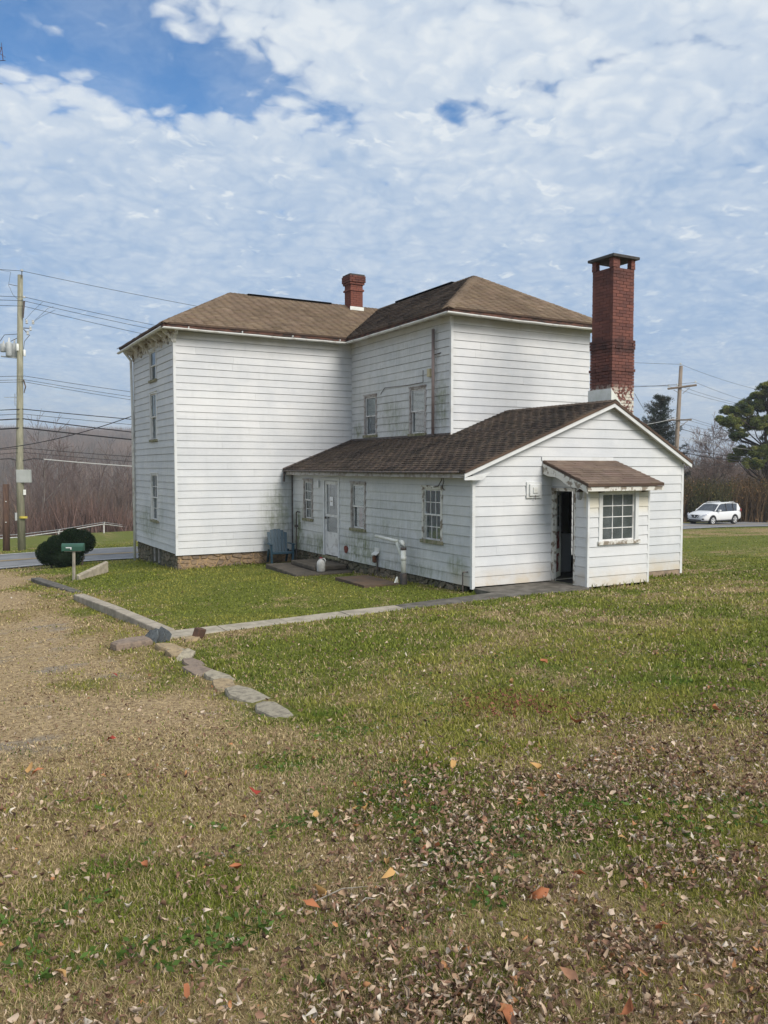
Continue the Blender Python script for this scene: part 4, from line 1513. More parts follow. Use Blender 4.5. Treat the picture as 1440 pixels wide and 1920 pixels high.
fl.prism([(cx0 - 0.04, cy0 - 0.035, zrr(cx0) - 0.1), (cx1 + 0.04, cy0 - 0.035, zrr(cx1) - 0.1), (cx1 + 0.04, cy0 - 0.035, zrr(cx1) + 0.14), (cx0 - 0.04, cy0 - 0.035, zrr(cx0) + 0.58)], (0, 0.012, 0))
fl.box(cx0 - 0.042, cx0 - 0.030, cy0 - 0.036, cy1 + 0.03, zrr(cx0) - 0.05, zrr(cx0) + 0.585)
fl.build('flashing', m_pvc, CH)

sx0, sx1, sy0, sy1 = 12.83, 13.30, 25.16, 25.63
C2 = MB().box(sx0 + 0.012, sx1 - 0.012, sy0 + 0.012, sy1 - 0.012, 5.1, 6.55).build('chimney', m_bmort, H)
b2 = MB()
z, row = 5.22, 0
while z < 6.56:
    gr = 0.0
    if z > 6.30:
        gr = 0.075
    elif z > 6.24:
        gr = 0.045
    elif 6.03 < z < 6.09:
        gr = 0.035
    brick_course(sx0, sx1, sy0, sy1, z, 0.0745, row, m_brick2, C2, (), rs, b2, gr)
    z += 0.0745
    row += 1
ob = b2.build('brickwork', m_brick2, C2)
ob['kind'] = 'stuff'
MB().box(sx0 - 0.05, sx1 + 0.05, sy0 - 0.05, sy1 + 0.05, z, z + 0.05).build('cap', m_cap, C2)
zA = lambda y: ez + (y - EY0) * (rz_ - ez) / (ry - EY0)
MB().prism([(sx0 - 0.03, sy0 - 0.02, zA(sy0) - 0.04), (sx1 + 0.03, sy0 - 0.02, zA(sy0) - 0.04), (sx1 + 0.03, sy0 - 0.02, zA(sy0) + 0.13), (sx0 - 0.03, sy0 - 0.02, zA(sy0) + 0.13)], (0, 0.012, 0)).build('flashing', m_pvc, C2)

# ------------------------------------------------------------------ small fittings on the walls
pipe = MB().tube([(XC - 0.10, 18.19, 0.86), (XC - 0.10, 18.19, 3.62)], 0.042, 8)
pipe = pipe.build('flue_pipe', simple('brown_flue', (0.16, 0.12, 0.11), (0.22, 0.17, 0.16), 0.6, 3, 0.3, 0.003, spec=0.5, stretch=(1, 1, .3)), H, smooth=True)
MB().tube([(XC - 0.10, 18.19, 2.95), (XC - 0.03, 17.95, 2.98), (XC + 0.0, 17.93, 2.98)], 0.014, 6).build('strap', m_iron, pipe)
MB().box(XC - 0.10, XC - 0.02, 18.36, 18.50, 2.41, 2.62).build('junction_box', simple('yellowed_box', (0.60, 0.54, 0.34), (0.50, 0.44, 0.28), 0.6, 4), H, bevel=0.01)
MB().tube([(XC - 0.03, 18.80, 2.62), (XC - 0.03, 18.80, 2.30), (XC - 0.03, 19.6, 2.29), (XC - 0.03, 20.9, 2.33), (XC - 0.03, 21.15, 2.16)], 0.009, 5).build('cable', m_iron, H)
vb = MB().box(11.12, 11.53, YF - 0.05, YF - 0.018, -0.65, -0.30).build('wall_vent', m_trim, H, bevel=0.006)
MB().box(11.18, 11.47, YF - 0.085, YF - 0.051, -0.60, -0.35).build('hood', m_trim, vb, bevel=0.012)
MB().box(11.26, 11.39, YF - 0.105, YF - 0.086, -0.54, -0.41).build('hood_plate', m_gut, vb, bevel=0.01)
MB().tube([(11.33, YF - 0.09, -0.58), (11.33, YF - 0.09, -0.68)], 0.006, 5).build('chain', m_iron, vb)
lx, ly, lz_ = PX0 - 0.13, 12.66, -0.50
ln = MB().lathe([(0.030, -0.16), (0.052, -0.13), (0.060, 0.0), (0.062, 0.005)], (lx, ly, lz_), 8)
ln.tube([(lx, ly, lz_ + 0.05), (lx, ly, lz_ + 0.10), (PX0 - 0.02, ly, lz_ + 0.08)], 0.012, 6)
ln = ln.build('wall_lantern', simple('lantern_glass', (0.35, 0.36, 0.38), (0.26, 0.27, 0.30), 0.2, 8, 0.1, spec=0.6), H, smooth=True)
MB().lathe([(0.075, 0.0), (0.05, 0.035), (0.018, 0.06), (0.01, 0.085)], (lx, ly, lz_), 10).build('hood', m_iron, ln)
MB().lathe([(0.045, 0.0), (0.045, 0.02)], (PX0 - 0.02, ly, lz_ + 0.07), 8).build('back_plate', m_iron, ln)
MB().tube([(XE - 0.06, 14.70, -0.17), (XE - 0.10, 14.66, -0.26), (XE - 0.07, 14.85, -0.40), (XE - 0.05, 15.05, -0.42), (XE - 0.03, 15.15, -0.40)], 0.011, 5).build('cable', m_iron, H)
MB().tube([(XE - 0.06, 14.66, -0.17), (XE - 0.09, 14.60, -0.30), (XE - 0.08, 14.68, -0.42), (XE - 0.07, 14.60, -0.48)], 0.011, 5).build('cable', m_iron, H)
MB().box(XE - 0.07, XE - 0.018, 21.05, 21.16, -0.55, -0.36).build('doorbell', m_trim, H)
mb = MB()
c_ = Vector((XE - 0.022, 19.38, -2.17))
ring = [c_ + Vector((0, math.cos(a) * 0.105 * (1 + 0.15 * math.sin(3 * a)), math.sin(a) * 0.10)) for a in np.linspace(0, 2 * math.pi, 13)[:-1]]
mb.prism(ring, (-0.02, 0, 0)).build('rusted_pipe_cap', simple('red_rust', (0.24, 0.05, 0.03), (0.12, 0.04, 0.03), 0.8, 18), H)
mb = MB()
mb.box(XE - 0.03, XE - 0.018, 17.55, 17.80, -2.18, -1.98)
mb.prism([(XE - 0.03, 17.55, -2.10), (XE - 0.03, 17.82, -2.10), (XE - 0.12, 17.82, -2.16), (XE - 0.12, 17.55, -2.16)], (0, 0, 0.012))
mb.build('dryer_hood', m_gut, H)
MB().tube([(XE - 0.05, 17.62, -2.16), (XE - 0.05, 17.62, -2.62)], 0.018, 6).build('riser_pipe', m_iron, H)
MB().lathe([(0.02, 0), (0.06, 0.03), (0.06, 0.16), (0.02, 0.19)], (XE - 0.07, 17.72, -2.36), 8).build('rusted_valve', m_rust, H)
MB().tube([(XE - 0.10, 13.86, -2.62), (XE - 0.10, 13.86, -2.17), (XE - 0.13, 13.80, -2.155), (XE - 0.02, 13.80, -2.155)], 0.014, 6).build('yard_tap', m_iron, H)
MB().tube([(XE - 0.10, 22.55, -2.75), (XE - 0.10, 22.55, -1.35), (XE - 0.10, 22.48, -1.30), (XE - 0.05, 22.40, -1.32)], 0.018, 6).build('riser_pipe', m_iron, H)
MB().box(XE - 0.14, XE - 0.06, 22.52, 22.60, -1.78, -1.70).build('valve', m_iron, H)
MB().tube([(XE - 0.035, YA - 0.06, -0.15), (XE - 0.035, YA - 0.06, -2.7)], 0.02, 6).build('downpipe', m_iron, H)
MB().tube([(xe - 0.01, YA - 0.16, -0.10), (xe - 0.02, YA - 0.16, -0.42)], 0.035, 8).build('gutter_outlet', m_iron, H)

print('house', time.time() - T0, len(bpy.data.objects))

# ------------------------------------------------------------------ paving, kerbs, edging stones
m_conc = simple('old_concrete', (0.40, 0.35, 0.28), (0.26, 0.23, 0.185), 0.92, 5.0, 0.6, 0.006)
m_conc_d = simple('dark_concrete', (0.16, 0.145, 0.125), (0.085, 0.078, 0.065), 0.85, 4.0, 0.5, 0.005)  # darker concrete, for the slabs nearest the house and the short kerb
m_conc_l = simple('pale_concrete', (0.40, 0.355, 0.28), (0.27, 0.24, 0.19), 0.92, 6.0, 0.6, 0.006)
m_slabd = simple('dark_stone_slab', (0.075, 0.065, 0.052), (0.12, 0.10, 0.078), 0.9, 5.0, 0.6, 0.01)
rs = random.Random(11)


def slab(poly, z0s, thick, name, mat, parent=None, bevel=0.008):
    """polygon slab whose top follows the heights z0s"""
    n_ = len(poly)
    V = [(x, y, z - thick) for (x, y), z in zip(poly, z0s)] + [(x, y, z) for (x, y), z in zip(poly, z0s)]
    mb_ = MB().add(V, [tuple(range(n_))[::-1], tuple(range(n_, 2 * n_))] + [(i, (i + 1) % n_, n_ + (i + 1) % n_, n_ + i) for i in range(n_)])
    return mb_.build(name, mat, parent, bevel=bevel)


walk = empty('sidewalk', (6, 12.7, -2.6))
tag(walk, kind='structure')
jx = [3.05, 4.12, 5.22, 6.35, 7.50, 8.60, 9.74]
wz = lambda x: np.interp(x, [3, 5.2, 7.5, 9.74], [-2.61, -2.575, -2.525, -2.475])
for i in range(len(jx) - 1):
    a, b = jx[i] + 0.008, jx[i + 1] - 0.008
    za, zb = wz(a) + rs.uniform(-.008, .008), wz(b) + rs.uniform(-.008, .008)
    sh = rs.uniform(-.015, .015)
    slab([(a, 12.44 + sh), (b, 12.44 + sh), (b, 12.95 + sh), (a, 12.95 + sh)], [za, zb, zb, za], 0.14, 'slab', m_conc_l if i < 3 else m_conc if i < 4 else m_conc_d, walk)
slab([(9.76, 12.42), (11.84, 12.42), (11.84, 13.60), (9.76, 13.60)], [-2.475, -2.46, -2.462, -2.47], 0.14, 'slab', m_conc_d, walk)

kw = slab([(3.22, 13.02), (3.46, 13.06), (3.22, 16.2), (3.02, 18.95), (2.78, 18.95), (3.02, 16.1)], [-2.60, -2.60, -2.68, -2.79, -2.79, -2.68], 0.55, 'retaining_kerb', m_conc, bevel=0.02)
tag(kw, 'long low concrete retaining kerb between the drive and the yard', 'kerb')
kw = slab([(2.98, 20.3), (3.2, 20.35), (3.02, 22.6), (2.76, 24.9), (2.52, 24.8), (2.76, 22.4)], [-2.93, -2.93, -3.02, -3.10, -3.10, -3.02], 0.4, 'retaining_kerb', m_conc_d, bevel=0.02)
tag(kw, 'shorter grey concrete kerb nearer the road and the mailbox', 'kerb')

m_flag = [stone_mat('tan_flagstone', (0.42, 0.32, 0.19), (0.34, 0.26, 0.16), (0.19, 0.15, 0.10)),
          stone_mat('grey_flagstone', (0.36, 0.32, 0.24), (0.30, 0.27, 0.21), (0.17, 0.15, 0.12)),
          stone_mat('purple_flagstone', (0.26, 0.20, 0.155), (0.23, 0.185, 0.15), (0.15, 0.12, 0.10))]
m_slate = stone_mat('blue_slate', (0.12, 0.135, 0.14), (0.09, 0.10, 0.105), (0.06, 0.065, 0.07))
m_bblock = stone_mat('brown_brick', (0.13, 0.075, 0.05), (0.10, 0.06, 0.045), (0.07, 0.05, 0.04))


def flag(cx, cy, rx_, ry_, th, rot, mat, label, tilt=(0, 0), seed=0, name='edging_stone', cat='stone', lift=0.045, group='flat stones edging the lawn'):
    r_ = random.Random(seed)
    n_ = 9
    e = empty(name, (0, 0, 0))
    bpy.data.objects.remove(e)
    zc = hz1(cx, cy)
    M = Matrix.Rotation(rot, 3, 'Z') @ Matrix.Rotation(tilt[0], 3, 'X') @ Matrix.Rotation(tilt[1], 3, 'Y')
    rim = []
    for i in range(n_):
        a = 2 * math.pi * (i + r_.uniform(-.3, .3)) / n_
        q = 1 / max(abs(math.cos(a)), abs(math.sin(a))) ** 0.75
        k = q * r_.uniform(0.74, 1.08)
        rim.append((math.cos(a) * rx_ * k, math.sin(a) * ry_ * k))
    V = [(x * 1.02, y * 1.02, -th) for x, y in rim] + [(x, y, lift - 0.022 + r_.uniform(-.006, .006)) for x, y in rim] + [(x * 0.93, y * 0.93, lift + r_.uniform(-.005, .008)) for x, y in rim] + [(r_.uniform(-.03, .03), 0, lift + r_.uniform(-.004, .01))]
    V = [tuple(M @ Vector(p)) for p in V]
    Fs = [(i, (i + 1) % n_, n_ + (i + 1) % n_, n_ + i) for i in range(n_)] + [(n_ + i, n_ + (i + 1) % n_, 2 * n_ + (i + 1) % n_, 2 * n_ + i) for i in range(n_)] + [(2 * n_ + i, 2 * n_ + (i + 1) % n_, 3 * n_) for i in range(n_)]
    mb_ = MB().add(V, Fs)
    o = mb_.build(name, mat, None)
    o.location = (cx, cy, zc)
    return tag(o, label, cat, group)


ed = [  # x, y, half-across, half-along, rot, material, label
    (2.93, 11.62, .17, .20, .3, 0, 'tan flat edging stone nearest the corner of the concrete walk'),
    (3.02, 11.28, .13, .10, -.4, 1, 'thin grey slip of stone lying second in the edging row'),
    (2.88, 10.98, .15, .20, .2, 0, 'upright-edged tan stone third along the edging row'),
    (2.98, 10.62, .10, .20, -.7, 1, 'narrow tilted grey stone set crosswise in the edging row'),
    (2.86, 10.08, .16, .30, .1, 2, 'rough purple-brown stone near the middle of the edging row'),
    (2.80, 9.42, .15, .32, .05, 2, 'long purplish layered stone just past the middle of the edging row'),
    (2.78, 8.82, .15, .28, .12, 1, 'grey rippled flagstone between the purplish stone and the tan wedge'),
    (2.76, 8.28, .14, .26, -.1, 0, 'tan wedge-shaped flagstone before the big grey pair'),
    (2.70, 7.52, .17, .40, .06, 1, 'largest grey flagstone of the edging row, with a chipped edge'),
    (2.66, 6.68, .16, .32, .0, 1, 'last grey flagstone of the edging row, sunk in the leaves')]
for i, (x, y, a, b, r, mi, lab) in enumerate(ed):
    flag(x + (.05, -.03, .04, -.05, .03, -.02, .05, -.04, .02, -.02)[i], y, a * (.85, 1, .8, 1, .8, 1, .8, .95, .95, .8)[i], b * 1.14, 0.12, r, m_flag[mi], lab, seed=160 + i, lift=0.05 if i < 4 else 0.026, tilt=((0.1, -0.1, 0.15, 0.3, 0, 0, .03, 0, 0, .02)[i], (0, .1, -.1, .35, .04, -.03, 0, .05, 0, -.03)[i]))
flag(2.62, 12.3, .30, .20, 0.10, .25, m_flag[2], 'dark brown stone block lying in the drive beside the kerb end', seed=80, lift=0.10, group='loose stones by the kerb end')
for i_, (sx_, sy_, lb_) in enumerate(((2.90, 12.36, 'blue-grey slate leaning on the walk end, next to the brown block'), (2.985, 12.34, 'middle one of the three slates leaning on the walk end'), (3.07, 12.31, 'blue-grey slate leaning nearest the small brown brick'))):
    pts_ = [(-.13, 0, -.10), (.12, 0, -.10), (.135, 0, .06), (.07, 0, .15 - .02 * i_), (-.08, 0, .13 + .02 * i_), (-.14, 0, .03)]
    sl_ = MB().prism(pts_, (0, .022, 0)).build('slate', m_slate, None, bevel=0.004)
    sl_.location = (sx_, sy_, hz1(sx_, sy_) + .07)
    sl_.rotation_euler = (R(-28), 0, R(-62 + 7 * i_))
    tag(sl_, lb_, 'slate', 'slates leaning on the end of the concrete walk')
flag(3.42, 12.02, .15, .10, 0.06, .5, m_flag[0], 'small tan rubble stone under the brown brick at the walk end', seed=83, lift=0.05, group='loose stones by the kerb end')
bb = MB().box(-.09, .09, -.055, .055, -.07, .07).build('broken_brick', m_bblock, None, bevel=0.012)
bb.location = (3.58, 12.12, hz1(3.58, 12.12) + 0.09)
bb.rotation_euler = (.25, .2, .7)
tag(bb, 'small brown broken brick standing at the end of the concrete walk', 'brick')

# leaning slab by the mailbox
ls = slab([(3.62, 23.55), (4.60, 24.62), (4.54, 24.72), (3.56, 23.66)], [-2.98, -2.74, -2.72, -2.94], 0.30, 'broken_slab', m_conc_l, bevel=0.015)
tag(ls, 'broken pale concrete slab standing on edge beside the mailbox post', 'slab')

# door steps and the hatch slab in the lawn
st = slab([(8.10, 18.95), (9.72, 18.85), (9.74, 21.55), (8.30, 21.6)], [-2.70] * 4, 0.2, 'stone_step', m_slabd, bevel=0.03)
tag(st, 'wide low dark stone slab under the storm door, lower of two steps', 'step', 'steps at the storm door')
st = slab([(8.78, 19.35), (9.72, 19.3), (9.74, 21.05), (8.86, 21.1)], [-2.575] * 4, 0.12, 'stone_step', m_slabd, bevel=0.03)
tag(st, 'smaller dark stone slab right below the storm door, upper of two steps', 'step', 'steps at the storm door')
st = slab([(8.40, 15.86), (9.28, 15.80), (9.30, 17.40), (8.46, 17.44)], [-2.60] * 4, 0.12, 'cover_slab', simple('rusty_slab', (0.13, 0.085, 0.055), (0.085, 0.065, 0.05), 0.9, 2.0, 0.4), bevel=0.01)
tag(st, 'flat rust-brown cover slab lying in the lawn by the addition wall', 'slab')

# vent stack with a sloping arm
pv = empty('vent_stack', (9.41, 15.85, -2.62))
tag(pv, 'white plastic vent pipe with a bent arm standing beside the addition wall', 'pipe')
MB().tube([(9.41, 15.85, -2.40), (9.41, 15.85, -1.83)], 0.060, 12).build('standpipe', m_pvc, pv, smooth=True)
MB().lathe([(0.068, 0), (0.068, 0.10)], (9.41, 15.85, -2.10), 12).build('coupling', m_pvc, pv, smooth=True)
MB().lathe([(0.075, 0), (0.085, 0.05), (0.085, 0.30), (0.07, 0.34)], (9.41, 15.85, -2.72), 12).build('base_pipe', m_iron, pv, smooth=True)
MB().lathe([(0.068, 0), (0.068, 0.06)], (9.41, 15.85, -1.86), 12).build('rubber_collar', m_iron, pv, smooth=True)
MB().tube([(9.41, 15.85, -1.80), (9.41, 15.85, -1.73), (9.41, 15.90, -1.69), (9.41, 15.98, -1.68)], 0.048, 10).build('elbow', m_pvc, pv, smooth=True)
MB().tube([(9.41, 15.87, -2.10), (9.41, 16.18, -1.68), (9.41, 17.15, -1.64)], 0.040, 10).build('arm', m_pvc, pv, smooth=True)
MB().lathe([(0.052, 0), (0.052, 0.06)], (9.41, 16.17, -1.71), 10).build('joint', m_pvc, pv, smooth=True)
sh = MB().prism([(9.18, 15.90, -2.62), (9.30, 15.95, -2.62), (9.27, 15.93, -2.47)], (0.02, -0.03, 0.0)).build('shard', m_pvc, None)
tag(sh, 'small white plastic shard at the foot of the vent pipe', 'shard')

# plastic jug
jl = Vector((8.93, 19.25, -2.70))
jug = empty('jug', jl)
tag(jug, 'grubby white plastic jug standing on the stone step by the door', 'jug')
m_jug = simple('milky_plastic', (0.62, 0.62, 0.60), (0.45, 0.44, 0.41), 0.5, 10, 0.2, 0.003, spec=0.4)
j = MB()
prof = [(0.095, 0), (0.11, 0.02), (0.112, 0.20), (0.105, 0.25), (0.07, 0.30), (0.035, 0.325), (0.035, 0.345)]
j.lathe(prof, tuple(jl), 14)
j.build('body', m_jug, jug, smooth=True)
MB().lathe([(0.04, 0), (0.04, 0.025)], (jl.x, jl.y, jl.z + 0.345), 10).build('lid', m_red_curt, jug)
MB().tube([jl + Vector((0.02, -0.03, 0.335)), jl + Vector((0.06, -0.075, 0.345)), jl + Vector((0.085, -0.10, 0.30)), jl + Vector((0.08, -0.09, 0.23))], 0.015, 8).build('handle', m_jug, jug, smooth=True)

# ------------------------------------------------------------------ garden chair (resin, slatted back)
m_chair = simple('faded_teal_plastic', (0.018, 0.052, 0.080), (0.026, 0.066, 0.098), 0.5, 6, 0.1, 0.002, spec=0.4)
chz = hz1(9.0, 22.35)
chair = empty('garden_chair', (9.05, 22.38, chz + 0.05), R(-8))
tag(chair, 'dark teal plastic slatted lawn chair standing in the corner of the two walls', 'chair')
# local frame: faces -y
w2 = 0.27
tops = [0.86, 0.92, 0.95, 0.95, 0.92, 0.86]
for i in range(6):
    xa, xb = -w2 + i * 0.09 + 0.004, -w2 + (i + 1) * 0.09 - 0.004
    sp = 1.0 + 0.10
    y0_, y1_ = 0.14, 0.36
    zb_ = 0.30
    zt_ = tops[i] + 0.03
    k = 1.14
    c0 = 0.02 * abs(i - 2.5) / 2.5
    MB().add([(xa, y0_ - c0, zb_), (xb, y0_ - c0, zb_), (xb, y0_ - c0 + .018, zb_), (xa, y0_ - c0 + .018, zb_),
              (xa * k, y1_ - c0, zt_), (xb * k, y1_ - c0, zt_ + (0.02 if i < 2 else -0.02 if i > 3 else 0)), (xb * k, y1_ - c0 + .018, zt_ + (0.02 if i < 2 else -0.02 if i > 3 else 0)), (xa * k, y1_ - c0 + .018, zt_)],
             [(0, 3, 2, 1), (4, 5, 6, 7), (0, 1, 5, 4), (2, 3, 7, 6), (0, 4, 7, 3), (1, 2, 6, 5)]).build('back_slat', m_chair, chair, local=True)
MB().tube([(-0.30, 0.30, 0.70), (0.30, 0.30, 0.70)], 0.018, 6).build('back_rail', m_chair, chair, local=True)
for i in range(5):
    ya = -0.30 + i * 0.09
    z_ = 0.36 - i * 0.018
    MB().box(-0.27, 0.27, ya, ya + 0.08, z_ - 0.02, z_).build('seat_slat', m_chair, chair, local=True, bevel=0.004)
MB().box(-0.29, 0.29, -0.335, -0.305, 0.29, 0.365).build('front_apron', m_chair, chair, local=True, bevel=0.01)
for s in (-1, 1):
    MB().add([(s * .28, -.32, 0), (s * .34, -.32, 0), (s * .34, -.25, 0), (s * .28, -.25, 0), (s * .30, -.34, .56), (s * .36, -.34, .56), (s * .36, -.22, .56), (s * .30, -.22, .56)],
             [(0, 3, 2, 1), (4, 5, 6, 7), (0, 1, 5, 4), (2, 3, 7, 6), (0, 4, 7, 3), (1, 2, 6, 5)]).build('leg', m_chair, chair, local=True, bevel=0.008)
    MB().add([(s * .25, .34, 0), (s * .31, .34, 0), (s * .31, .41, 0), (s * .25, .41, 0), (s * .27, .10, .40), (s * .32, .10, .40), (s * .32, .20, .40), (s * .27, .20, .40)],
             [(0, 3, 2, 1), (4, 5, 6, 7), (0, 1, 5, 4), (2, 3, 7, 6), (0, 4, 7, 3), (1, 2, 6, 5)]).build('leg', m_chair, chair, local=True, bevel=0.008)
    MB().prism([(s * .29, -.37, .56), (s * .40, -.35, .56), (s * .38, .0, .56), (s * .34, .24, .56), (s * .29, .24, .56)], (0, 0, .022)).build('armrest', m_chair, chair, local=True, bevel=0.006)

# ------------------------------------------------------------------ mailbox
mx, my = 3.50, 23.72
mz = hz1(mx, my)
mbx = empty('mailbox', (mx, my, mz), R(-20))
tag(mbx, 'dark green metal mailbox on a thin wooden post at the drive edge', 'mailbox')
m_green = simple('green_enamel', (0.030, 0.105, 0.070), (0.022, 0.075, 0.052), 0.4, 3, 0.1, spec=0.5)
m_post = simple('weathered_post', (0.34, 0.31, 0.26), (0.22, 0.20, 0.17), 0.9, 5, 0.5, 0.004, stretch=(3, 3, 1))
MB().tube([(0.0, 0, -0.2), (0.015, 0, 0.4), (0.02, 0, 0.80)], 0.045, 6).build('post', m_post, mbx, local=True)
arch = [(-0.27, math.cos(a) * 0.095, 0.93 + math.sin(a) * 0.095) for a in np.linspace(0, math.pi, 9)]
arch = [(-0.27, 0.095, 0.82)] + arch + [(-0.27, -0.095, 0.82)]
MB().prism(arch[::-1], (0.56, 0, 0)).build('body', m_green, mbx, local=True)
MB().prism([(-0.285, y * 1.06, 0.92 + (z - 0.92) * 1.06) for _, y, z in arch[::-1]], (0.014, 0, 0)).build('door', m_green, mbx, local=True)
MB().prism([(0.285, y * 1.04, 0.92 + (z - 0.92) * 1.04) for _, y, z in arch[::-1]], (0.012, 0, 0)).build('back_panel', m_green, mbx, local=True)
MB().box(-0.22, 0.22, -0.07, 0.07, 0.80, 0.819).build('support_board', m_post, mbx, local=True)
fl = MB().box(-0.17, -0.02, -0.106, -0.098, 0.90, 0.925)
fl.box(-0.05, -0.02, -0.106, -0.098, 0.860, 0.90)
fl.build('flag', m_trim, mbx, local=True)

# ------------------------------------------------------------------ leaf-face helpers for vegetation
def leaf_mat(name, rough=0.7, trans=0.25):
    m, n = newmat(name)
    att = n.n('ShaderNodeAttribute', attribute_name='Col')
    d = n.n('ShaderNodeBsdfPrincipled')
    n.put(d.inputs['Base Color'], att.outputs['Color'])
    d.inputs['Roughness'].default_value = rough
    d.inputs['Specular IOR Level'].default_value = 0.2
    t = n.n('ShaderNodeBsdfTranslucent')
    n.put(t.inputs[0], att.outputs['Color'])
    mx_ = n.n('ShaderNodeMixShader')
    mx_.inputs[0].default_value = trans
    n.put(mx_.inputs[1], d)
    n.put(mx_.inputs[2], t)
    o = n.n('ShaderNodeOutputMaterial')
    n.put(o.inputs[0], mx_)
    return m


m_leaf = leaf_mat('foliage_leaf')
m_twig = leaf_mat('twig_bark', 0.9, 0.0)


def rand_faces(P, size, col, r, nrm=None, aspect=2.2, flat=0.0, droop=0.0):
    """one thin diamond leaf per point. P (n,3), size (n,), col (n,3) -> verts, faces, cols"""
    n_ = len(P)
    d = r.normal(size=(n_, 3))
    d[:, 2] = d[:, 2] * (1 - flat) + droop
    d /= np.linalg.norm(d, axis=1)[:, None] + 1e-9
    e = r.normal(size=(n_, 3))
    e -= (e * d).sum(1)[:, None] * d
    e /= np.linalg.norm(e, axis=1)[:, None] + 1e-9
    s = np.asarray(size)[:, None]
    w = s / aspect
    V = np.stack([P - d * s * .5, P + e * w * .5, P + d * s * .5, P - e * w * .5], 1).reshape(-1, 3)
    Fc = np.arange(n_ * 4).reshape(-1, 4)
    return V, Fc, np.repeat(col, 4, 0)


def segs_mesh(S, r, taper=0.7, sides=3):
    """S: list of (p0,p1,r0,r1) -> prisms with 'sides' sides"""
    A = np.array([s[0] for s in S], float)
    B = np.array([s[1] for s in S], float)
    ra = np.array([s[2] for s in S])[:, None]
    rb = np.array([s[3] for s in S])[:, None]
    d = B - A
    d /= np.linalg.norm(d, axis=1)[:, None] + 1e-9
    h = np.where(np.abs(d[:, 2:3]) > 0.9, np.array([[1., 0, 0]]), np.array([[0, 0, 1.]]))
    e = np.cross(d, h)
    e /= np.linalg.norm(e, axis=1)[:, None] + 1e-9
    f = np.cross(d, e)
    ring = []
    for P_, rr in ((A, ra), (B, rb)):
        for k in range(sides):
            a = 2 * math.pi * k / sides
            ring.append(P_ + (e * math.cos(a) + f * math.sin(a)) * rr)
    V = np.stack(ring, 1).reshape(-1, 3)
    base = np.arange(len(S))[:, None] * (2 * sides)
    Fc = np.concatenate([base + np.array([[k, (k + 1) % sides, sides + (k + 1) % sides, sides + k]]) for k in range(sides)], 0)
    return V, Fc


def grow(base, height, r0, seed, spread=0.55, levels=5, nb=(3, 5), lean=(0, 0), up=0.25, first=0.3, shrink=0.62, wob=0.14, trunk_frac=0.5):
    """bare deciduous branching -> list of segments"""
    r_ = np.random.default_rng(seed)
    out = []

    def rec(p, d, L, rad, lev):
        n_ = 5 if lev == 0 else 4 if lev < 3 else 2
        pts = [p]
        rr = [rad]
        for i in range(n_):
            d = d + r_.normal(size=3) * wob + np.array([0, 0, up * 0.12])
            d = d / np.linalg.norm(d)
            p = p + d * L / n_
            pts.append(p)
            rr.append(rad * (1 - 0.55 * (i + 1) / n_))
        for i in range(n_):
            out.append((pts[i], pts[i + 1], rr[i], rr[i + 1], lev))
        if lev >= levels:
            return
        k = r_.integers(nb[0], nb[1] + 1) + (2 if lev == 0 else 0)
        for j in range(k):
            t = first + (1 - first) * (j + r_.random()) / k if lev == 0 else 0.25 + 0.75 * (j + r_.random()) / k
            i = min(int(t * n_), n_ - 1)
            q_ = pts[i] + (pts[i + 1] - pts[i]) * (t * n_ - i)
            a = r_.normal(size=3)
            a -= a.dot(d) * d
            a /= np.linalg.norm(a) + 1e-9
            nd = d * (1 - spread) + a * spread * 1.25 + np.array([0, 0, up])
            nd /= np.linalg.norm(nd)
            rec(q_, nd, L * shrink * r_.uniform(0.75, 1.15), max(rr[i] * 0.62, 0.004), lev + 1)
        rec(pts[-1], d, L * shrink, rr[-1], lev + 1)
    d0_ = np.array([lean[0], lean[1], 1.0])
    rec(np.array(base, float), d0_ / np.linalg.norm(d0_), height * trunk_frac, r0, 0)
    return out


def bare_tree(name, base, height, r0, seed, label, group, bark=(0.13, 0.105, 0.09), twig=(0.17, 0.125, 0.11), parts=True, minr=0.0, **kw):
    S = grow(base, height, r0, seed, **kw)
    root = empty(name, base)
    tag(root, label, 'tree', group)
    for nm, sel, c, sd_ in (('trunk', [s for s in S if s[4] == 0], bark, 6), ('branches', [s for s in S if 0 < s[4] < 3], bark, 4), ('twigs', [s for s in S if s[4] >= 3], twig, 3)):
        if not sel:
            continue
        S2 = [(a, b, max(c0, minr), max(c1, minr * 0.7)) for a, b, c0, c1, l in sel]
        V, Fc = segs_mesh(S2, None, sides=sd_)
        r_ = np.random.default_rng(seed + 9)
        cc = np.repeat(np.array(c)[None] * r_.uniform(0.75, 1.25, (len(S2), 1)), 2 * sd_, 0)
        o = np_mesh(nm, V, Fc, np.full(len(Fc), 4), m_twig, cc, parent=root)
        if nm != 'trunk':
            o['kind'] = 'stuff'
    return root


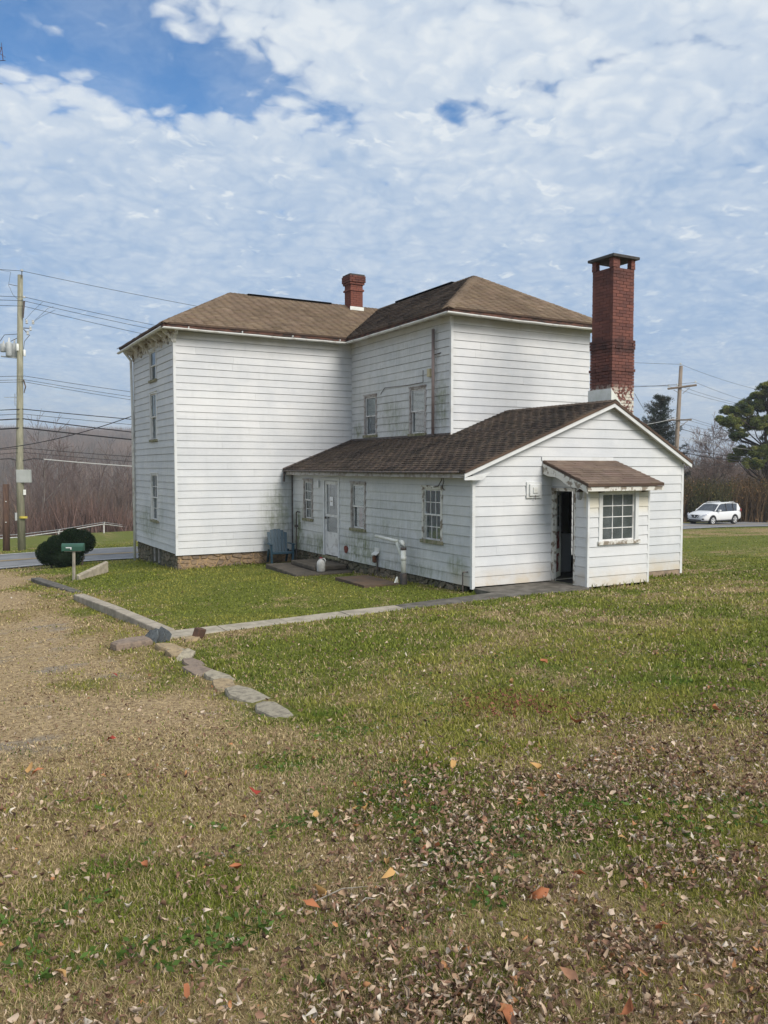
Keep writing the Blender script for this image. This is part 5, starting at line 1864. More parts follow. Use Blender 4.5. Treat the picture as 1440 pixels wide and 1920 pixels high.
# ------------------------------------------------------------------ clipped yew by the mailbox
def yew():
    r_ = np.random.default_rng(5)
    bx, by = 4.12, 29.35
    bz = hz1(bx, by)
    root = empty('yew_bush', (bx, by, bz))
    tag(root, 'dense dark green clipped bush with two rounded lobes beside the road', 'bush')
    # lobes: along the camera's right-hand direction
    rt = np.array([math.sin(R(YAW)), -math.cos(R(YAW)), 0])
    fwd = np.array([math.cos(R(YAW)), math.sin(R(YAW)), 0])
    lobes = [(-0.60, 0.0, 0.46, 0.42, 0.45, 0.42), (0.02, 0.1, 0.66, 0.50, 0.55, 0.52), (0.46, 0.15, 0.84, 0.46, 0.5, 0.42), (-0.28, -0.1, 0.74, 0.34, 0.45, 0.36), (-0.02, -0.05, 0.34, 0.60, 0.5, 0.38), (0.16, 0.1, 1.06, 0.36, 0.4, 0.24)]
    Vs, Fs, Cs = [], [], []
    core = MB()
    n0 = 0
    for (u, f, z, a, b, c) in lobes:
        cen = np.array([bx, by, bz]) + rt * u + fwd * f + np.array([0, 0, z])
        n_ = 5200
        d = r_.normal(size=(n_, 3))
        d /= np.linalg.norm(d, axis=1)[:, None]
        rad = r_.uniform(0.80, 1.02, (n_, 1)) + 0.05 * np.sin(d[:, :1] * 9) * np.sin(d[:, 1:2] * 8 + d[:, 2:3] * 7)
        P = cen + (rt * d[:, :1] * a + fwd * d[:, 1:2] * b + np.array([0, 0, 1.0]) * d[:, 2:3] * c) * rad
        P[:, 2] = np.maximum(P[:, 2], bz + 0.02)
        col = np.array([0.010, 0.026, 0.008])[None] * r_.uniform(0.5, 1.7, (n_, 1))
        yl = r_.random((n_, 1)) < 0.05
        col = np.where(yl, np.array([[0.05, 0.06, 0.015]]), col)
        V, Fc, C = rand_faces(P, r_.uniform(0.035, 0.075, n_), col, r_, aspect=2.6)
        Vs.append(V)
        Fs.append(Fc + n0)
        Cs.append(C)
        n0 += len(V)
    o = np_mesh('foliage', np.concatenate(Vs), np.concatenate(Fs), np.full(n0 // 4, 4), m_leaf, np.concatenate(Cs), parent=root)
    o['kind'] = 'stuff'
    st_ = MB()
    for k in range(5):
        p = Vector((bx, by, bz - 0.1)) + Vector(rt) * (-0.5 + 0.25 * k)
        st_.tube([p, p + Vector((0.05 * k - 0.1, 0.1, 0.7))], [0.04, 0.02], 5)
    st_.build('stem', m_iron, root)['kind'] = 'stuff'
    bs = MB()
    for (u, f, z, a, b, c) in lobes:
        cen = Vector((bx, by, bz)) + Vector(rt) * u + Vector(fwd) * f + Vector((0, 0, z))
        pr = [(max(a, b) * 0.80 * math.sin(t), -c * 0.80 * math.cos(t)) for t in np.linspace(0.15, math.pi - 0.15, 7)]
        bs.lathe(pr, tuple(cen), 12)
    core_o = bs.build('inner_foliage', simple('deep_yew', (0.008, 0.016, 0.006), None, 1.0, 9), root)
    core_o['kind'] = 'stuff'


yew()

# ------------------------------------------------------------------ utility poles and lines
def ground_pt(px, py, d):
    p = at(px, py, d)
    return Vector((p.x, p.y, hz1(p.x, p.y)))


m_pole = simple('greenish_pole', (0.30, 0.29, 0.21), (0.20, 0.195, 0.14), 0.9, 3, 0.5, 0.005, stretch=(5, 5, .5))
m_pole_b = simple('brown_pole', (0.14, 0.085, 0.06), (0.09, 0.055, 0.042), 0.9, 3, 0.5, 0.005, stretch=(5, 5, .5))
m_pole_g = simple('grey_pole', (0.26, 0.21, 0.165), (0.19, 0.155, 0.125), 0.9, 3, 0.5, 0.005, stretch=(5, 5, .5))
m_metal = simple('galvanised_metal', (0.42, 0.44, 0.44), (0.33, 0.35, 0.35), 0.5, 4, 0.1, spec=0.5)
m_wire = simple('black_wire', (0.03, 0.03, 0.033), None, 0.6, 4, 0)
m_wire_b = simple('bright_cable', (0.55, 0.55, 0.53), None, 0.4, 4, 0, spec=0.5)

D1 = 38.0
b1_ = at(41, 1035, D1)
t1_ = at(38, 516, D1)
gz = hz1(b1_.x, b1_.y)
pole = empty('utility_pole', (b1_.x, b1_.y, gz))
tag(pole, 'tall greenish wooden utility pole with transformers, left of the farmhouse', 'utility pole', 'utility poles along the road')
MB().tube([(b1_.x, b1_.y, gz - 0.3), (b1_.x, b1_.y, gz + 4), (t1_.x, t1_.y, t1_.z)], [0.175, 0.16, 0.115], 12).build('pole', m_pole, pole, smooth=True)
rtv = Vector((math.sin(R(YAW)), -math.cos(R(YAW)), 0))


def pp_(px, py, dd=0.0):
    return at(px, py, D1 + dd)


for i, (a, b, y0_, y1_) in enumerate(((2, 11, 642, 660), (12, 22, 638, 668), (23, 32, 640, 670))):
    c = pp_((a + b) / 2, y1_, [0.1, -.25, .2][i])
    h_ = (y1_ - y0_) / F_PX * D1
    r0 = 0.14
    can = MB().lathe([(r0 * .9, 0), (r0, .03), (r0, h_ * .8), (r0 * .92, h_ * .84), (r0 * .5, h_ * .88)], tuple(c), 12).build('transformer', m_metal, pole, smooth=True)
    MB().tube([c + Vector((0, 0, h_ * .86)), c + Vector((0.02, 0, h_ * 1.15))], [0.045, 0.025], 8).build('bushing', m_gut, can)
MB().box(-.02, .02, -.02, .02, 0, .01)
c = pp_(33, 658, -.2)
MB().lathe([(0.06, 0), (0.07, .02), (0.07, .30), (0.05, .33)], tuple(c), 10).build('capacitor', m_pvc, pole, smooth=True)
c = pp_(46, 668, -.1)
MB().lathe([(0.05, 0), (0.055, .02), (0.055, .28), (0.03, .30)], tuple(c), 10).build('capacitor', m_pvc, pole, smooth=True)
MB().tube([pp_(2, 668), pp_(40, 672)], 0.03, 6).build('bracket', m_metal, pole)
MB().tube([pp_(0, 640), pp_(8, 628), pp_(38, 626)], 0.014, 5).build('jumper_wire', m_wire, pole)
MB().tube([pp_(20, 640), pp_(36, 632)], 0.014, 5).build('jumper_wire', m_wire, pole)
MB().tube([pp_(44, 615), pp_(58, 616)], 0.022, 5).build('cutout_arm', m_iron, pole)
MB().tube([pp_(44, 617), pp_(54, 628)], 0.018, 5).build('cutout_arm', m_iron, pole)
for (x, y) in ((62, 604), (57, 616), (52, 624), (50, 603)):
    q_ = pp_(x, y)
    MB().lathe([(0.03, 0), (0.07, .03), (0.03, .07), (0.07, .10), (0.03, .14), (0.065, .17), (0.02, .20)], tuple(q_ - Vector((0, 0, .1))), 8).build('cutout', m_gut, pole)
MB().tube([pp_(56, 628), pp_(46, 640), pp_(44, 655)], 0.012, 5).build('jumper_wire', m_wire, pole)
MB().tube([pp_(47, 600), pp_(60, 585), pp_(80, 566)], 0.008, 4).build('jumper_wire', m_wire, pole)
MB().tube([pp_(62, 604), pp_(80, 592), pp_(104, 581)], 0.008, 4).build('jumper_wire', m_wire, pole)
MB().tube([pp_(66, 600), pp_(90, 578), pp_(100, 575)], 0.008, 4).build('jumper_wire', m_wire, pole)
MB().tube([pp_(0, 506), pp_(20, 510), pp_(16, 535), pp_(24, 552), pp_(34, 562)], 0.008, 4).build('jumper_wire', m_wire, pole)
MB().tube([pp_(17, 533), pp_(36, 537)], 0.014, 4).build('pin', m_iron, pole)
MB().tube([pp_(41, 520, -.14), pp_(41, 508, -.14)], 0.022, 6).build('pin', m_iron, pole)
MB().lathe([(0.03, 0), (0.09, .02), (0.05, .05), (0.07, .08), (0.02, .1)], tuple(pp_(41, 509, -.14)), 8).build('insulator', m_gut, pole)
MB().lathe([(0.03, 0), (0.09, .02), (0.05, .05), (0.07, .08), (0.02, .1)], tuple(pp_(45, 559, -.2)), 8).build('insulator', m_gut, pole)
MB().tube([pp_(45, 565, -.2), pp_(43, 596, -.16)], [0.05, 0.035], 6).build('bracket', m_iron, pole)
MB().tube([pp_(44, 712, -.18), pp_(48, 725, -.2), pp_(45, 737, -.18)], [0.04, 0.03, 0.02], 6).build('bracket', m_iron, pole)
MB().tube([pp_(8, 745), pp_(36, 745)], 0.014, 5).build('antenna_rod', m_metal, pole)
MB().tube([pp_(28, 738), pp_(28, 760), pp_(36, 760)], 0.018, 5).build('antenna_bracket', m_metal, pole)
q_ = at(45, 905, D1 - .22)
bxp = MB().box(-.31, .31, -.12, .12, 0, .60).build('equipment_box', simple('pale_grey_box', (0.42, 0.44, 0.42), (0.36, 0.38, 0.36), 0.6, 3), pole, local=True, bevel=0.02)
bxp.location = q_ - pole.location
bxp.rotation_euler = (0, 0, R(YAW - 90))
MB().box(-.02, .02, -.02, .02, 0, .01)
q_ = at(33, 976, D1 - .1)
b3 = MB().box(-.11, .11, -.08, .08, 0, .36).build('meter_box', m_metal, pole, local=True, bevel=0.01)
b3.location = q_ - pole.location
q_ = at(46, 928, D1 - .2)
b3 = MB().box(-.06, .06, -.06, .06, 0, .24).build('meter_box', m_pvc, pole, local=True, bevel=0.01)
b3.location = q_ - pole.location
MB().tube([pp_(34, 845, -.1), pp_(34, 960, -.1)], 0.02, 5).build('conduit', m_metal, pole)
MB().tube([pp_(44, 972, -.17), pp_(44, 968, -.17)], 0.175, 10).build('marker_band', simple('yellow_band', (0.55, 0.45, 0.08), None, 0.6, 3, 0), pole)

b2_ = at(12, 1035, 38.6)
g2 = hz1(b2_.x, b2_.y)
p2 = empty('stub_pole', (b2_.x, b2_.y, g2))
tag(p2, 'short dark brown wooden pole stub next to the tall pole', 'pole')
t2_ = at(11, 908, 38.6)
MB().tube([(b2_.x, b2_.y, g2 - .3), (t2_.x, t2_.y, t2_.z)], [0.16, 0.14], 12).build('pole', m_pole_b, p2, smooth=True)
for y_ in (941, 980):
    MB().lathe([(0.03, 0), (0.03, .04)], tuple(at(11, y_, 38.42)), 6).build('marker_disc', m_pvc, p2)

D2 = 62.0
t3 = at(1277, 686, D2)
t3b = at(1268, 845, D2)
gx3, gy3 = t3b.x, t3b.y
g3 = hz1(gx3, gy3)
bb3 = t3b + (t3b - t3) * ((t3b.z - g3) / (t3.z - t3b.z))
p3 = empty('utility_pole', (bb3.x, bb3.y, g3))
tag(p3, 'leaning grey-brown utility pole with crossarm, right of the brick chimney', 'utility pole', 'utility poles along the road')
MB().tube([(bb3.x, bb3.y, g3 - .2), tuple(t3b), tuple(t3)], [0.19, 0.17, 0.13], 10).build('pole', m_pole_g, p3, smooth=True)


def arm(px0, py0, px1, py1, w, name='crossarm'):
    a, b = at(px0, py0, D2 - .2), at(px1, py1, D2 - .2)
    return MB().tube([a, b], w, 4).build(name, m_pole_g, p3)


arm(1252, 729, 1306, 722, 0.085)
arm(1252, 788, 1297, 787, 0.06)
arm(1263, 731, 1273, 737, 0.02, 'brace')
arm(1293, 727, 1280, 738, 0.02, 'brace')
arm(1290, 789, 1276, 799, 0.02, 'brace')
for (x, y) in ((1254, 725), (1270, 723), (1304, 718), (1276, 684)):
    MB().lathe([(0.03, 0), (0.07, .03), (0.05, .10), (0.07, .13), (0.02, .16)], tuple(at(x, y, D2 - .2)), 8).build('insulator', m_gut, p3)


def line(P0, P1, sag, rad, mat, label, name='power_line', n_=28, group='lines strung along the road'):
    P0, P1 = Vector(P0), Vector(P1)
    pts = [P0.lerp(P1, i / n_) + Vector((0, 0, -sag * 4 * (i / n_) * (1 - i / n_))) for i in range(n_ + 1)]
    o = MB().tube(pts, rad, 4, cap=False).build(name, mat, None)
    return tag(o, label, 'wire', group)


PR = Vector((97.0, 55.0, 0))    # next pole's wires beyond the frame on the right
PLf = Vector((-38.0, 30.0, 0))  # and beyond the frame on the left
L1 = lambda px, py: at(px, py, D1 - .2)
R1 = lambda px, py: at(px, py, D2 - .2)
sets = [  # left (px,py), right (px,py), sag, radius, word, right z end, left z end
    ((41, 508), (1276, 683), 0.9, .011, 'highest single wire, running over the pole tops', 9.0, 9.2),
    ((46, 557), (1254, 724), 1.1, .011, 'upper of three close wires under the pole top', 7.6, 7.9),
    ((44, 564), (1270, 722), 1.3, .011, 'middle one of three close wires under the pole top', 7.5, 7.7),
    ((44, 574), (1304, 717), 1.7, .011, 'lowest of three close wires under the pole top', 7.4, 7.4),
    ((46, 705), (1297, 785), 1.2, .011, 'upper of three thin wires at mid pole height', 5.0, 4.6),
    ((46, 712), (1285, 786), 1.4, .010, 'middle one of three thin wires at mid pole height', 4.9, 4.4),
    ((46, 716), (1254, 787), 1.5, .010, 'lowest of three thin wires at mid pole height', 4.8, 4.3),
    ((42, 767), (1269, 802), 0.9, .020, 'thick black line just above the far hilltop', 4.2, 3.0),
    ((42, 776), (1269, 817), 0.9, .011, 'thin line between the two thick black ones', 4.0, 2.8),
    ((42, 785), (1269, 838), 1.1, .026, 'upper thick black cable crossing the sky over the hill', 3.6, 2.6),
    ((42, 802), (1269, 846), 1.0, .032, 'thickest black cable running along the hill crest', 3.3, 2.2),
    ((42, 840), (1269, 858), 0.9, .014, 'upper of two thin dark cables before the wooded hill', 2.8, 1.3),
    ((42, 848), (1269, 864), 1.0, .012, 'lower of two thin dark cables before the wooded hill', 2.4, 1.1)]
for (a, b, sag, rad, lab, zr_, zl_) in sets:
    pa, pb = L1(*a), R1(*b)
    line(pa, pb, sag, rad, m_wire, lab)
    pe = Vector((PR.x, PR.y, zr_))
    # stretches beyond the poles: their own wires, seen only at the frame's edges
    line(pb, pe, 1.6, rad * 1.1, m_wire if a[1] != 776 else m_wire_b, lab.split(',')[0] + ', right of the crossarm pole')
    line(Vector((PLf.x, PLf.y, zl_)), pa, 1.2, rad, m_wire, lab.split(',')[0] + ', left of the transformers')
line(at(82, 861, D1), at(259, 875, D1 + 1.5), 0.02, .020, m_wire_b, 'bright cable section hanging below the dark cables before the woods', 'cable', 8)
line(at(0, 861, D1), at(20, 860, D1), 0.0, .02, m_wire, 'short black drop line bending into the pole from the left', 'cable', 4)
cbl = MB().tube([at(20, 860, D1 - .3), at(38, 865, D1 - .3), at(62, 860, D1), at(82, 861, D1)], .02, 4).build('cable', m_wire, None)
tag(cbl, 'black cable sagging across the tall pole to the bright section', 'wire')
line(at(-60, 845, 33), Vector((XB - 0.1, YB + 0.02, 1.72)), 0.25, .016, m_wire, 'black service line climbing to the far corner of the farmhouse', 'service_line', 20, None)
MB().tube([(XB - 0.05, YB + 0.02, 1.75), (XB - 0.10, YB + 0.02, 1.3), (XB - 0.03, YB + 0.03, 1.0)], 0.02, 5).build('service_bracket', m_iron, H)
line(at(1190, 738, 40), at(1240, 800, 60), 0.3, .012, m_wire, 'thin line slanting down between the chimney and the dark cedar', 'service_line', 8, None)
line(R1(1269, 783), Vector((24.5, 30.0, 2.2)), 0.5, .014, m_wire_b, 'pale line running from the grey-brown pole back towards the house', 'service_line', 16, None)

# ------------------------------------------------------------------ cable fence beyond the road
m_fpost = simple('white_fence_post', (0.62, 0.62, 0.60), (0.45, 0.45, 0.43), 0.7, 4)
fp = [at(-60, 1030, 42), at(35, 1022, 48), at(110, 1010, 59), at(195, 999, 72), at(252, 994, 84), at(300, 990, 98)]
fe = empty('cable_fence', (fp[1].x, fp[1].y, hz1(fp[1].x, fp[1].y)))
tag(fe, 'low fence of white posts and cables on the grass beyond the road', 'fence')
tp = []
for p in fp:
    g_z = hz1(p.x, p.y)
    MB().tube([(p.x, p.y, g_z - .2), (p.x, p.y, g_z + .80)], 0.06, 6).build('post', m_fpost, fe)
    MB().tube([(p.x, p.y, g_z + .80), (p.x + .10, p.y - .05, g_z + .98)], 0.04, 5).build('post_tip', m_fpost, fe)
    tp.append(Vector((p.x, p.y, g_z)))
for h_, rr, mm in ((0.80, .035, m_fpost), (0.97, .018, m_metal)):
    MB().tube([p + Vector((0, 0, h_)) for p in tp], rr, 4).build('rail', mm, fe)

print('props', time.time() - T0, len(bpy.data.objects))

# ------------------------------------------------------------------ the car on the road
def car():
    best = min((abs(math.atan2(road_y(x_) + 1.2, x_) - math.atan2(*[at(1339, 960, 60)[i] for i in (1, 0)])), x_) for x_ in np.arange(30, 75, .05))
    cx_ = best[1]
    cy_ = road_y(cx_) + 1.2
    cz_ = hz1(cx_, cy_) + 0.06
    root = empty('parked_car', (cx_, cy_, cz_), R(184))
    tag(root, 'white compact SUV with roof rails driving on the road in front of the brown hedge', 'car')
    m_paint = simple('pearl_white_paint', (0.70, 0.71, 0.72), None, 0.22, 2, 0, spec=0.6)
    m_blk = simple('black_trim', (0.02, 0.02, 0.022), None, 0.5, 4, 0)
    m_gl = simple('tinted_car_glass', (0.03, 0.035, 0.045), (0.05, 0.055, 0.065), 0.05, 2, 0, spec=0.9)
    m_tyre = simple('tyre_rubber', (0.02, 0.02, 0.02), None, 0.9, 5, 0)
    m_rim = simple('bright_rim', (0.60, 0.61, 0.62), None, 0.3, 5, 0, spec=0.7)
    m_red = simple('tail_lamp_red', (0.35, 0.03, 0.03), None, 0.25, 5, 0, spec=0.6)
    m_lamp = simple('clear_lamp', (0.35, 0.38, 0.45), (0.55, 0.57, 0.62), 0.1, 12, 0, spec=0.8)
    st = [(-2.33, .66, .45, .92), (-2.27, .80, .34, 1.00), (-2.0, .88, .28, 1.05), (-1.4, .92, .26, 1.04), (-.6, .92, .25, 1.02), (.2, .92, .25, 1.00), (.9, .915, .25, 1.02),
          (1.3, .91, .26, 1.01), (1.75, .88, .27, .95), (2.08, .82, .28, .86), (2.26, .72, .30, .76), (2.345, .58, .36, .64)]
    V = []
    for x, w, zb_, zt_ in st:
        sec = [(0, zb_), (w * .92, zb_), (w, zb_ + .14), (w * 1.0, zb_ + (zt_ - zb_) * .55), (w * .975, zt_ - .10), (w * .90, zt_ - .01), (w * .6, zt_ + .035), (0, zt_ + .045)]
        ring = [(x, y, z) for y, z in sec] + [(x, -y, z) for y, z in sec[-2:0:-1]]
        V += ring
    k = 14
    Fs = [(i * k + j, i * k + (j + 1) % k, (i + 1) * k + (j + 1) % k, (i + 1) * k + j) for i in range(len(st) - 1) for j in range(k)]
    Fs += [tuple(range(k))[::-1], tuple(range((len(st) - 1) * k, len(st) * k))]
    body = MB().add(V, Fs).build('body', m_paint, root, smooth=True, local=True, sub=1)
    # glasshouse
    gs = [(1.12, .80, .80, 1.00, 1.02), (.42, .80, .66, 1.0, 1.50), (.15, .80, .64, 1.0, 1.57), (-.8, .80, .64, 1.0, 1.60), (-1.6, .80, .63, 1.0, 1.56), (-1.95, .78, .62, 1.0, 1.50), (-2.22, .76, .70, 1.0, 1.06)]
    V = []
    for x, w0, w1, z0_, z1_ in gs:
        V += [(x, -w0 * 1.03, z0_), (x, w0 * 1.03, z0_), (x, w1, z1_), (x, -w1, z1_)]
    Fs = [(i * 4 + j, i * 4 + (j + 1) % 4, (i + 1) * 4 + (j + 1) % 4, (i + 1) * 4 + j) for i in range(len(gs) - 1) for j in range(4)] + [(0, 1, 2, 3), tuple(range(24, 28))[::-1]]
    MB().add(V, Fs).build('windows', m_gl, root, local=True)
    rf_ = [(.36, .60, 1.52), (.15, .655, 1.585), (-.8, .655, 1.625), (-1.6, .645, 1.60), (-2.12, .60, 1.535)]
    V = []
    for x, w, z in rf_:
        V += [(x, -w, z - .035), (x, w, z - .035), (x, w * .93, z + .01), (x, 0, z + .035), (x, -w * .93, z + .01)]
    Fs = [(i * 5 + j, i * 5 + (j + 1) % 5, (i + 1) * 5 + (j + 1) % 5, (i + 1) * 5 + j) for i in range(4) for j in range(5)] + [(0, 1, 2, 3, 4), (24, 23, 22, 21, 20)]
    MB().add(V, Fs).build('roof', m_paint, root, smooth=True, local=True)
    for s in (-1, 1):
        MB().tube([(1.12, s * .83, 1.01), (.40, s * .675, 1.50), (.15, s * .655, 1.57)], .035, 6).build('pillar', m_paint, root, local=True)
        MB().tube([(-.35, s * .835, 1.01), (-.42, s * .66, 1.59)], .03, 6).build('pillar', m_blk, root, local=True)
        MB().tube([(-1.22, s * .83, 1.01), (-1.32, s * .655, 1.59)], .025, 6).build('pillar', m_blk, root, local=True)
        MB().prism([(-1.62, s * .835, 1.01), (-2.22, s * .80, 1.01), (-2.05, s * .655, 1.50), (-1.88, s * .66, 1.55)], (0, -s * .03, 0)).build('pillar', m_paint, root, local=True)
        MB().tube([(.10, s * .60, 1.62), (.0, s * .60, 1.665), (-1.5, s * .60, 1.69), (-1.65, s * .60, 1.63)], .018, 5).build('roof_rail', m_rim, root, local=True)
        MB().box(.62, .80, s * .97 - .09, s * .97 + .09, 1.02, 1.15).build('wing_mirror', m_paint, root, local=True, bevel=.03)
        MB().prism([(1.92, s * .885, .80), (2.14, s * .80, .74), (2.29, s * .60, .70), (2.27, s * .60, .80), (2.05, s * .80, .87), (1.80, s * .885, .90)], (.035, s * .02, 0.005)).build('headlight', m_lamp, root, local=True)
        MB().box(2.17, 2.31, s * .62 - .10, s * .62 + .10, .42, .52).build('fog_lamp', m_blk, root, local=True, bevel=.02)
        MB().prism([(-2.02, s * .90, .98), (-2.30, s * .78, .94), (-2.27, s * .76, 1.16), (-2.10, s * .82, 1.16)], (-.015, s * .02, 0)).build('tail_lamp', m_red, root, local=True)
        MB().box(-1.25, 1.05, s * .925 - .012, s * .925 + .012, .27, .36).build('sill_trim', m_blk, root, local=True)
        for x in (1.42, -1.30):
            w = empty('wheel', (x, s * .80, .345))
            w.parent = root
            ax = Matrix.Rotation(R(90), 3, 'X')

            def ring(prof, sides=18):
                m_ = MB().lathe(prof, (0, 0, 0), sides)
                m_.v = [tuple(ax @ Vector(p)) for p in m_.v]
                return m_
            ring([(.20, -.11), (.33, -.10), (.345, -.06), (.345, .06), (.33, .10), (.20, .11)]).build('tyre', m_tyre, w, smooth=False, local=True)
            rm = MB()
            for q in range(5):
                a = 2 * math.pi * q / 5 + .3
                d = Vector((math.cos(a), 0, math.sin(a)))
                e = Vector((-math.sin(a), 0, math.cos(a)))
                y_ = s * .115
                rm.prism([d * .03 + e * .03 + Vector((0, y_, 0)), d * .22 + e * .045 + Vector((0, y_, 0)), d * .22 - e * .045 + Vector((0, y_, 0)), d * .03 - e * .03 + Vector((0, y_, 0))], (0, s * .02, 0))
            m2 = MB().lathe([(.205, -.012), (.232, -.012), (.232, .012), (.205, .012)], (0, 0, 0), 18)
            m2.v = [(p[0], p[2] + s * .118, p[1]) for p in m2.v]
            b_ = len(rm.v)
            rm.v += m2.v
            rm.f += [tuple(b_ + i for i in f) for f in m2.f[:-2]]
            rm.m += [0] * (len(m2.f) - 2)
            rm.build('rim', m_rim, w, local=True)
            arch_ = [Vector((x + math.cos(a) * .41, s * .905, .36 + math.sin(a) * .41)) for a in np.linspace(-.15, math.pi + .15, 13)]
            MB().prism(arch_, (0, s * .02, 0)).build('wheel_arch', m_blk, root, local=True)
    MB().prism([(2.345, -.40, .78), (2.345, .40, .78), (2.365, .27, .56), (2.365, -.27, .56)], (.02, 0, 0)).build('grille', m_blk, root, local=True)
    gv = MB().prism([(2.372, -.40, .76), (2.372, -.33, .76), (2.392, -.16, .58), (2.392, -.22, .56)], (.014, 0, 0)).build('grille_bar', m_rim, root, local=True)
    gv = MB().prism([(2.372, .40, .76), (2.372, .33, .76), (2.392, .16, .58), (2.392, .22, .56)], (.014, 0, 0)).build('grille_bar', m_rim, root, local=True)
    MB().box(2.30, 2.39, -.52, .52, .34, .43).build('lower_intake', m_blk, root, local=True, bevel=.02)
    m_ = MB().lathe([(.0, 0), (.065, 0), (.06, .012), (0, .014)], (0, 0, 0), 12)
    m_.v = [(2.388 + p[2], p[0], .68 + p[1]) for p in m_.v]
    m_.build('badge', m_rim, root, local=True)
    MB().box(-2.0, -1.94, -.02, .02, 1.63, 1.69).build('antenna', m_paint, root, local=True)


car()

# ------------------------------------------------------------------ trees and thicket on the right
def col_var(base, n_, r_, v=0.3):
    return np.array(base)[None] * r_.uniform(1 - v, 1 + v, (n_, 1)) * r_.uniform(0.93, 1.07, (n_, 3))


def hedge():
    r_ = np.random.default_rng(21)
    n_ = 15000
    px = r_.uniform(1180, 1640, n_)
    d = r_.uniform(67.5, 78, n_)
    pts = np.array([tuple(at(a, 900, b)) for a, b in zip(px, d)])
    X, Y = pts[:, 0], pts[:, 1]
    Z = hz(X, Y)
    hmax = 4.05 + 0.9 * (vnoise(px, d * 0, 26, 2) - 0.5) + 0.5 * (vnoise(px, d * 0, 8, 4) - .5) + (px > 1400) * 0.25
    H_ = hmax * r_.uniform(0.45, 1.0, n_)
    lean = r_.normal(size=(n_, 2)) * 0.16
    P0 = np.stack([X, Y, Z - .1], -1)
    P1 = P0 + np.stack([lean[:, 0] * H_ * .5, lean[:, 1] * H_ * .5, H_ * .55], -1)
    P2 = P1 + np.stack([lean[:, 0] * H_ * 1.1, lean[:, 1] * H_ * 1.1, H_ * .45], -1)
    w = r_.uniform(.02, .05, n_)[:, None]
    a = r_.uniform(0, math.pi, n_)
    e = np.stack([np.cos(a), np.sin(a), a * 0], -1)
    V = np.stack([P0 - e * w, P0 + e * w, P1 - e * w * .7, P1 + e * w * .7, P2], 1).reshape(-1, 3)
    b = np.arange(n_)[:, None] * 5
    flat_ = np.concatenate([b + np.array([[0, 1, 3, 2, 2, 3, 4]])], 1).ravel()
    tone = vnoise(px, d * 0, 22, 7)[:, None]
    c = np.where(tone > .60, np.array([[.085, .085, .035]]), np.array([[.150, .098, .052]])) * r_.uniform(.3, 1.2, (n_, 1))
    C = np.repeat(c, 5, 0)
    o1 = np_mesh('thicket', V, flat_, np.tile([4, 3], n_), m_twig, C)
    tag(o1, 'tall brown leafless thicket standing as a hedge behind the white car', 'hedge', kind='stuff')
    m_ = 70000
    i = r_.integers(0, n_, m_)
    t = r_.uniform(.15, 1.0, m_)[:, None]
    P = P0[i] * (1 - t) + P2[i] * t + r_.normal(size=(m_, 3)) * .12
    c = c[i] * r_.uniform(.7, 2.6, (m_, 1)) * np.array([[1.12, .95, .70]])
    V, Fc, C = rand_faces(P, r_.uniform(.07, .17, m_), c, r_, aspect=1.9)
    o2 = np_mesh('thicket_leaves', V, Fc, np.full(m_, 4), m_leaf, C)
    tag(o2, 'withered leaves and fine twigs hanging all through the brown hedge', 'leaves', kind='stuff')


hedge()

DT = 84.0


def tree_at(px, pytop, d, **kw):
    p = at(px, pytop, d)
    g_z = hz1(p.x, p.y)
    return (p.x, p.y, g_z), p.z - g_z


b_, h_ = tree_at(1331, 764, DT)
bare_tree('bare_tree', b_, h_, .17, 17, 'tall bare grey tree with a round airy crown between the crossarm pole and the pine', 'bare trees beyond the hedge', levels=5, nb=(3, 4), spread=.50, shrink=.60, trunk_frac=.42, up=.20, minr=.017, wob=.12)
b_, h_ = tree_at(1300, 800, 92)
bare_tree('bare_tree', b_, h_, .13, 23, 'lower bare tree right against the crossarm pole, behind the hedge', 'bare trees beyond the hedge', levels=5, nb=(2, 4), minr=.012, trunk_frac=.38)
b_, h_ = tree_at(1385, 805, 96)
bare_tree('bare_tree', b_, h_, .14, 31, 'wide low bare tree half hidden by the pine crown', 'bare trees beyond the hedge', levels=5, nb=(2, 4), minr=.012, spread=.62, trunk_frac=.36)
b_, h_ = tree_at(1355, 830, 104)
bare_tree('bare_tree', b_, h_, .13, 37, 'smallest bare tree, just above the hedge between the grey tree and the pine', 'bare trees beyond the hedge', levels=5, nb=(2, 4), minr=.013, trunk_frac=.38)
b_, h_ = tree_at(1415, 815, 110)
bare_tree('bare_tree', b_, h_, .13, 41, 'bare tree standing directly behind the trunk of the pine', 'bare trees beyond the hedge', levels=5, nb=(2, 4), minr=.013, trunk_frac=.38)


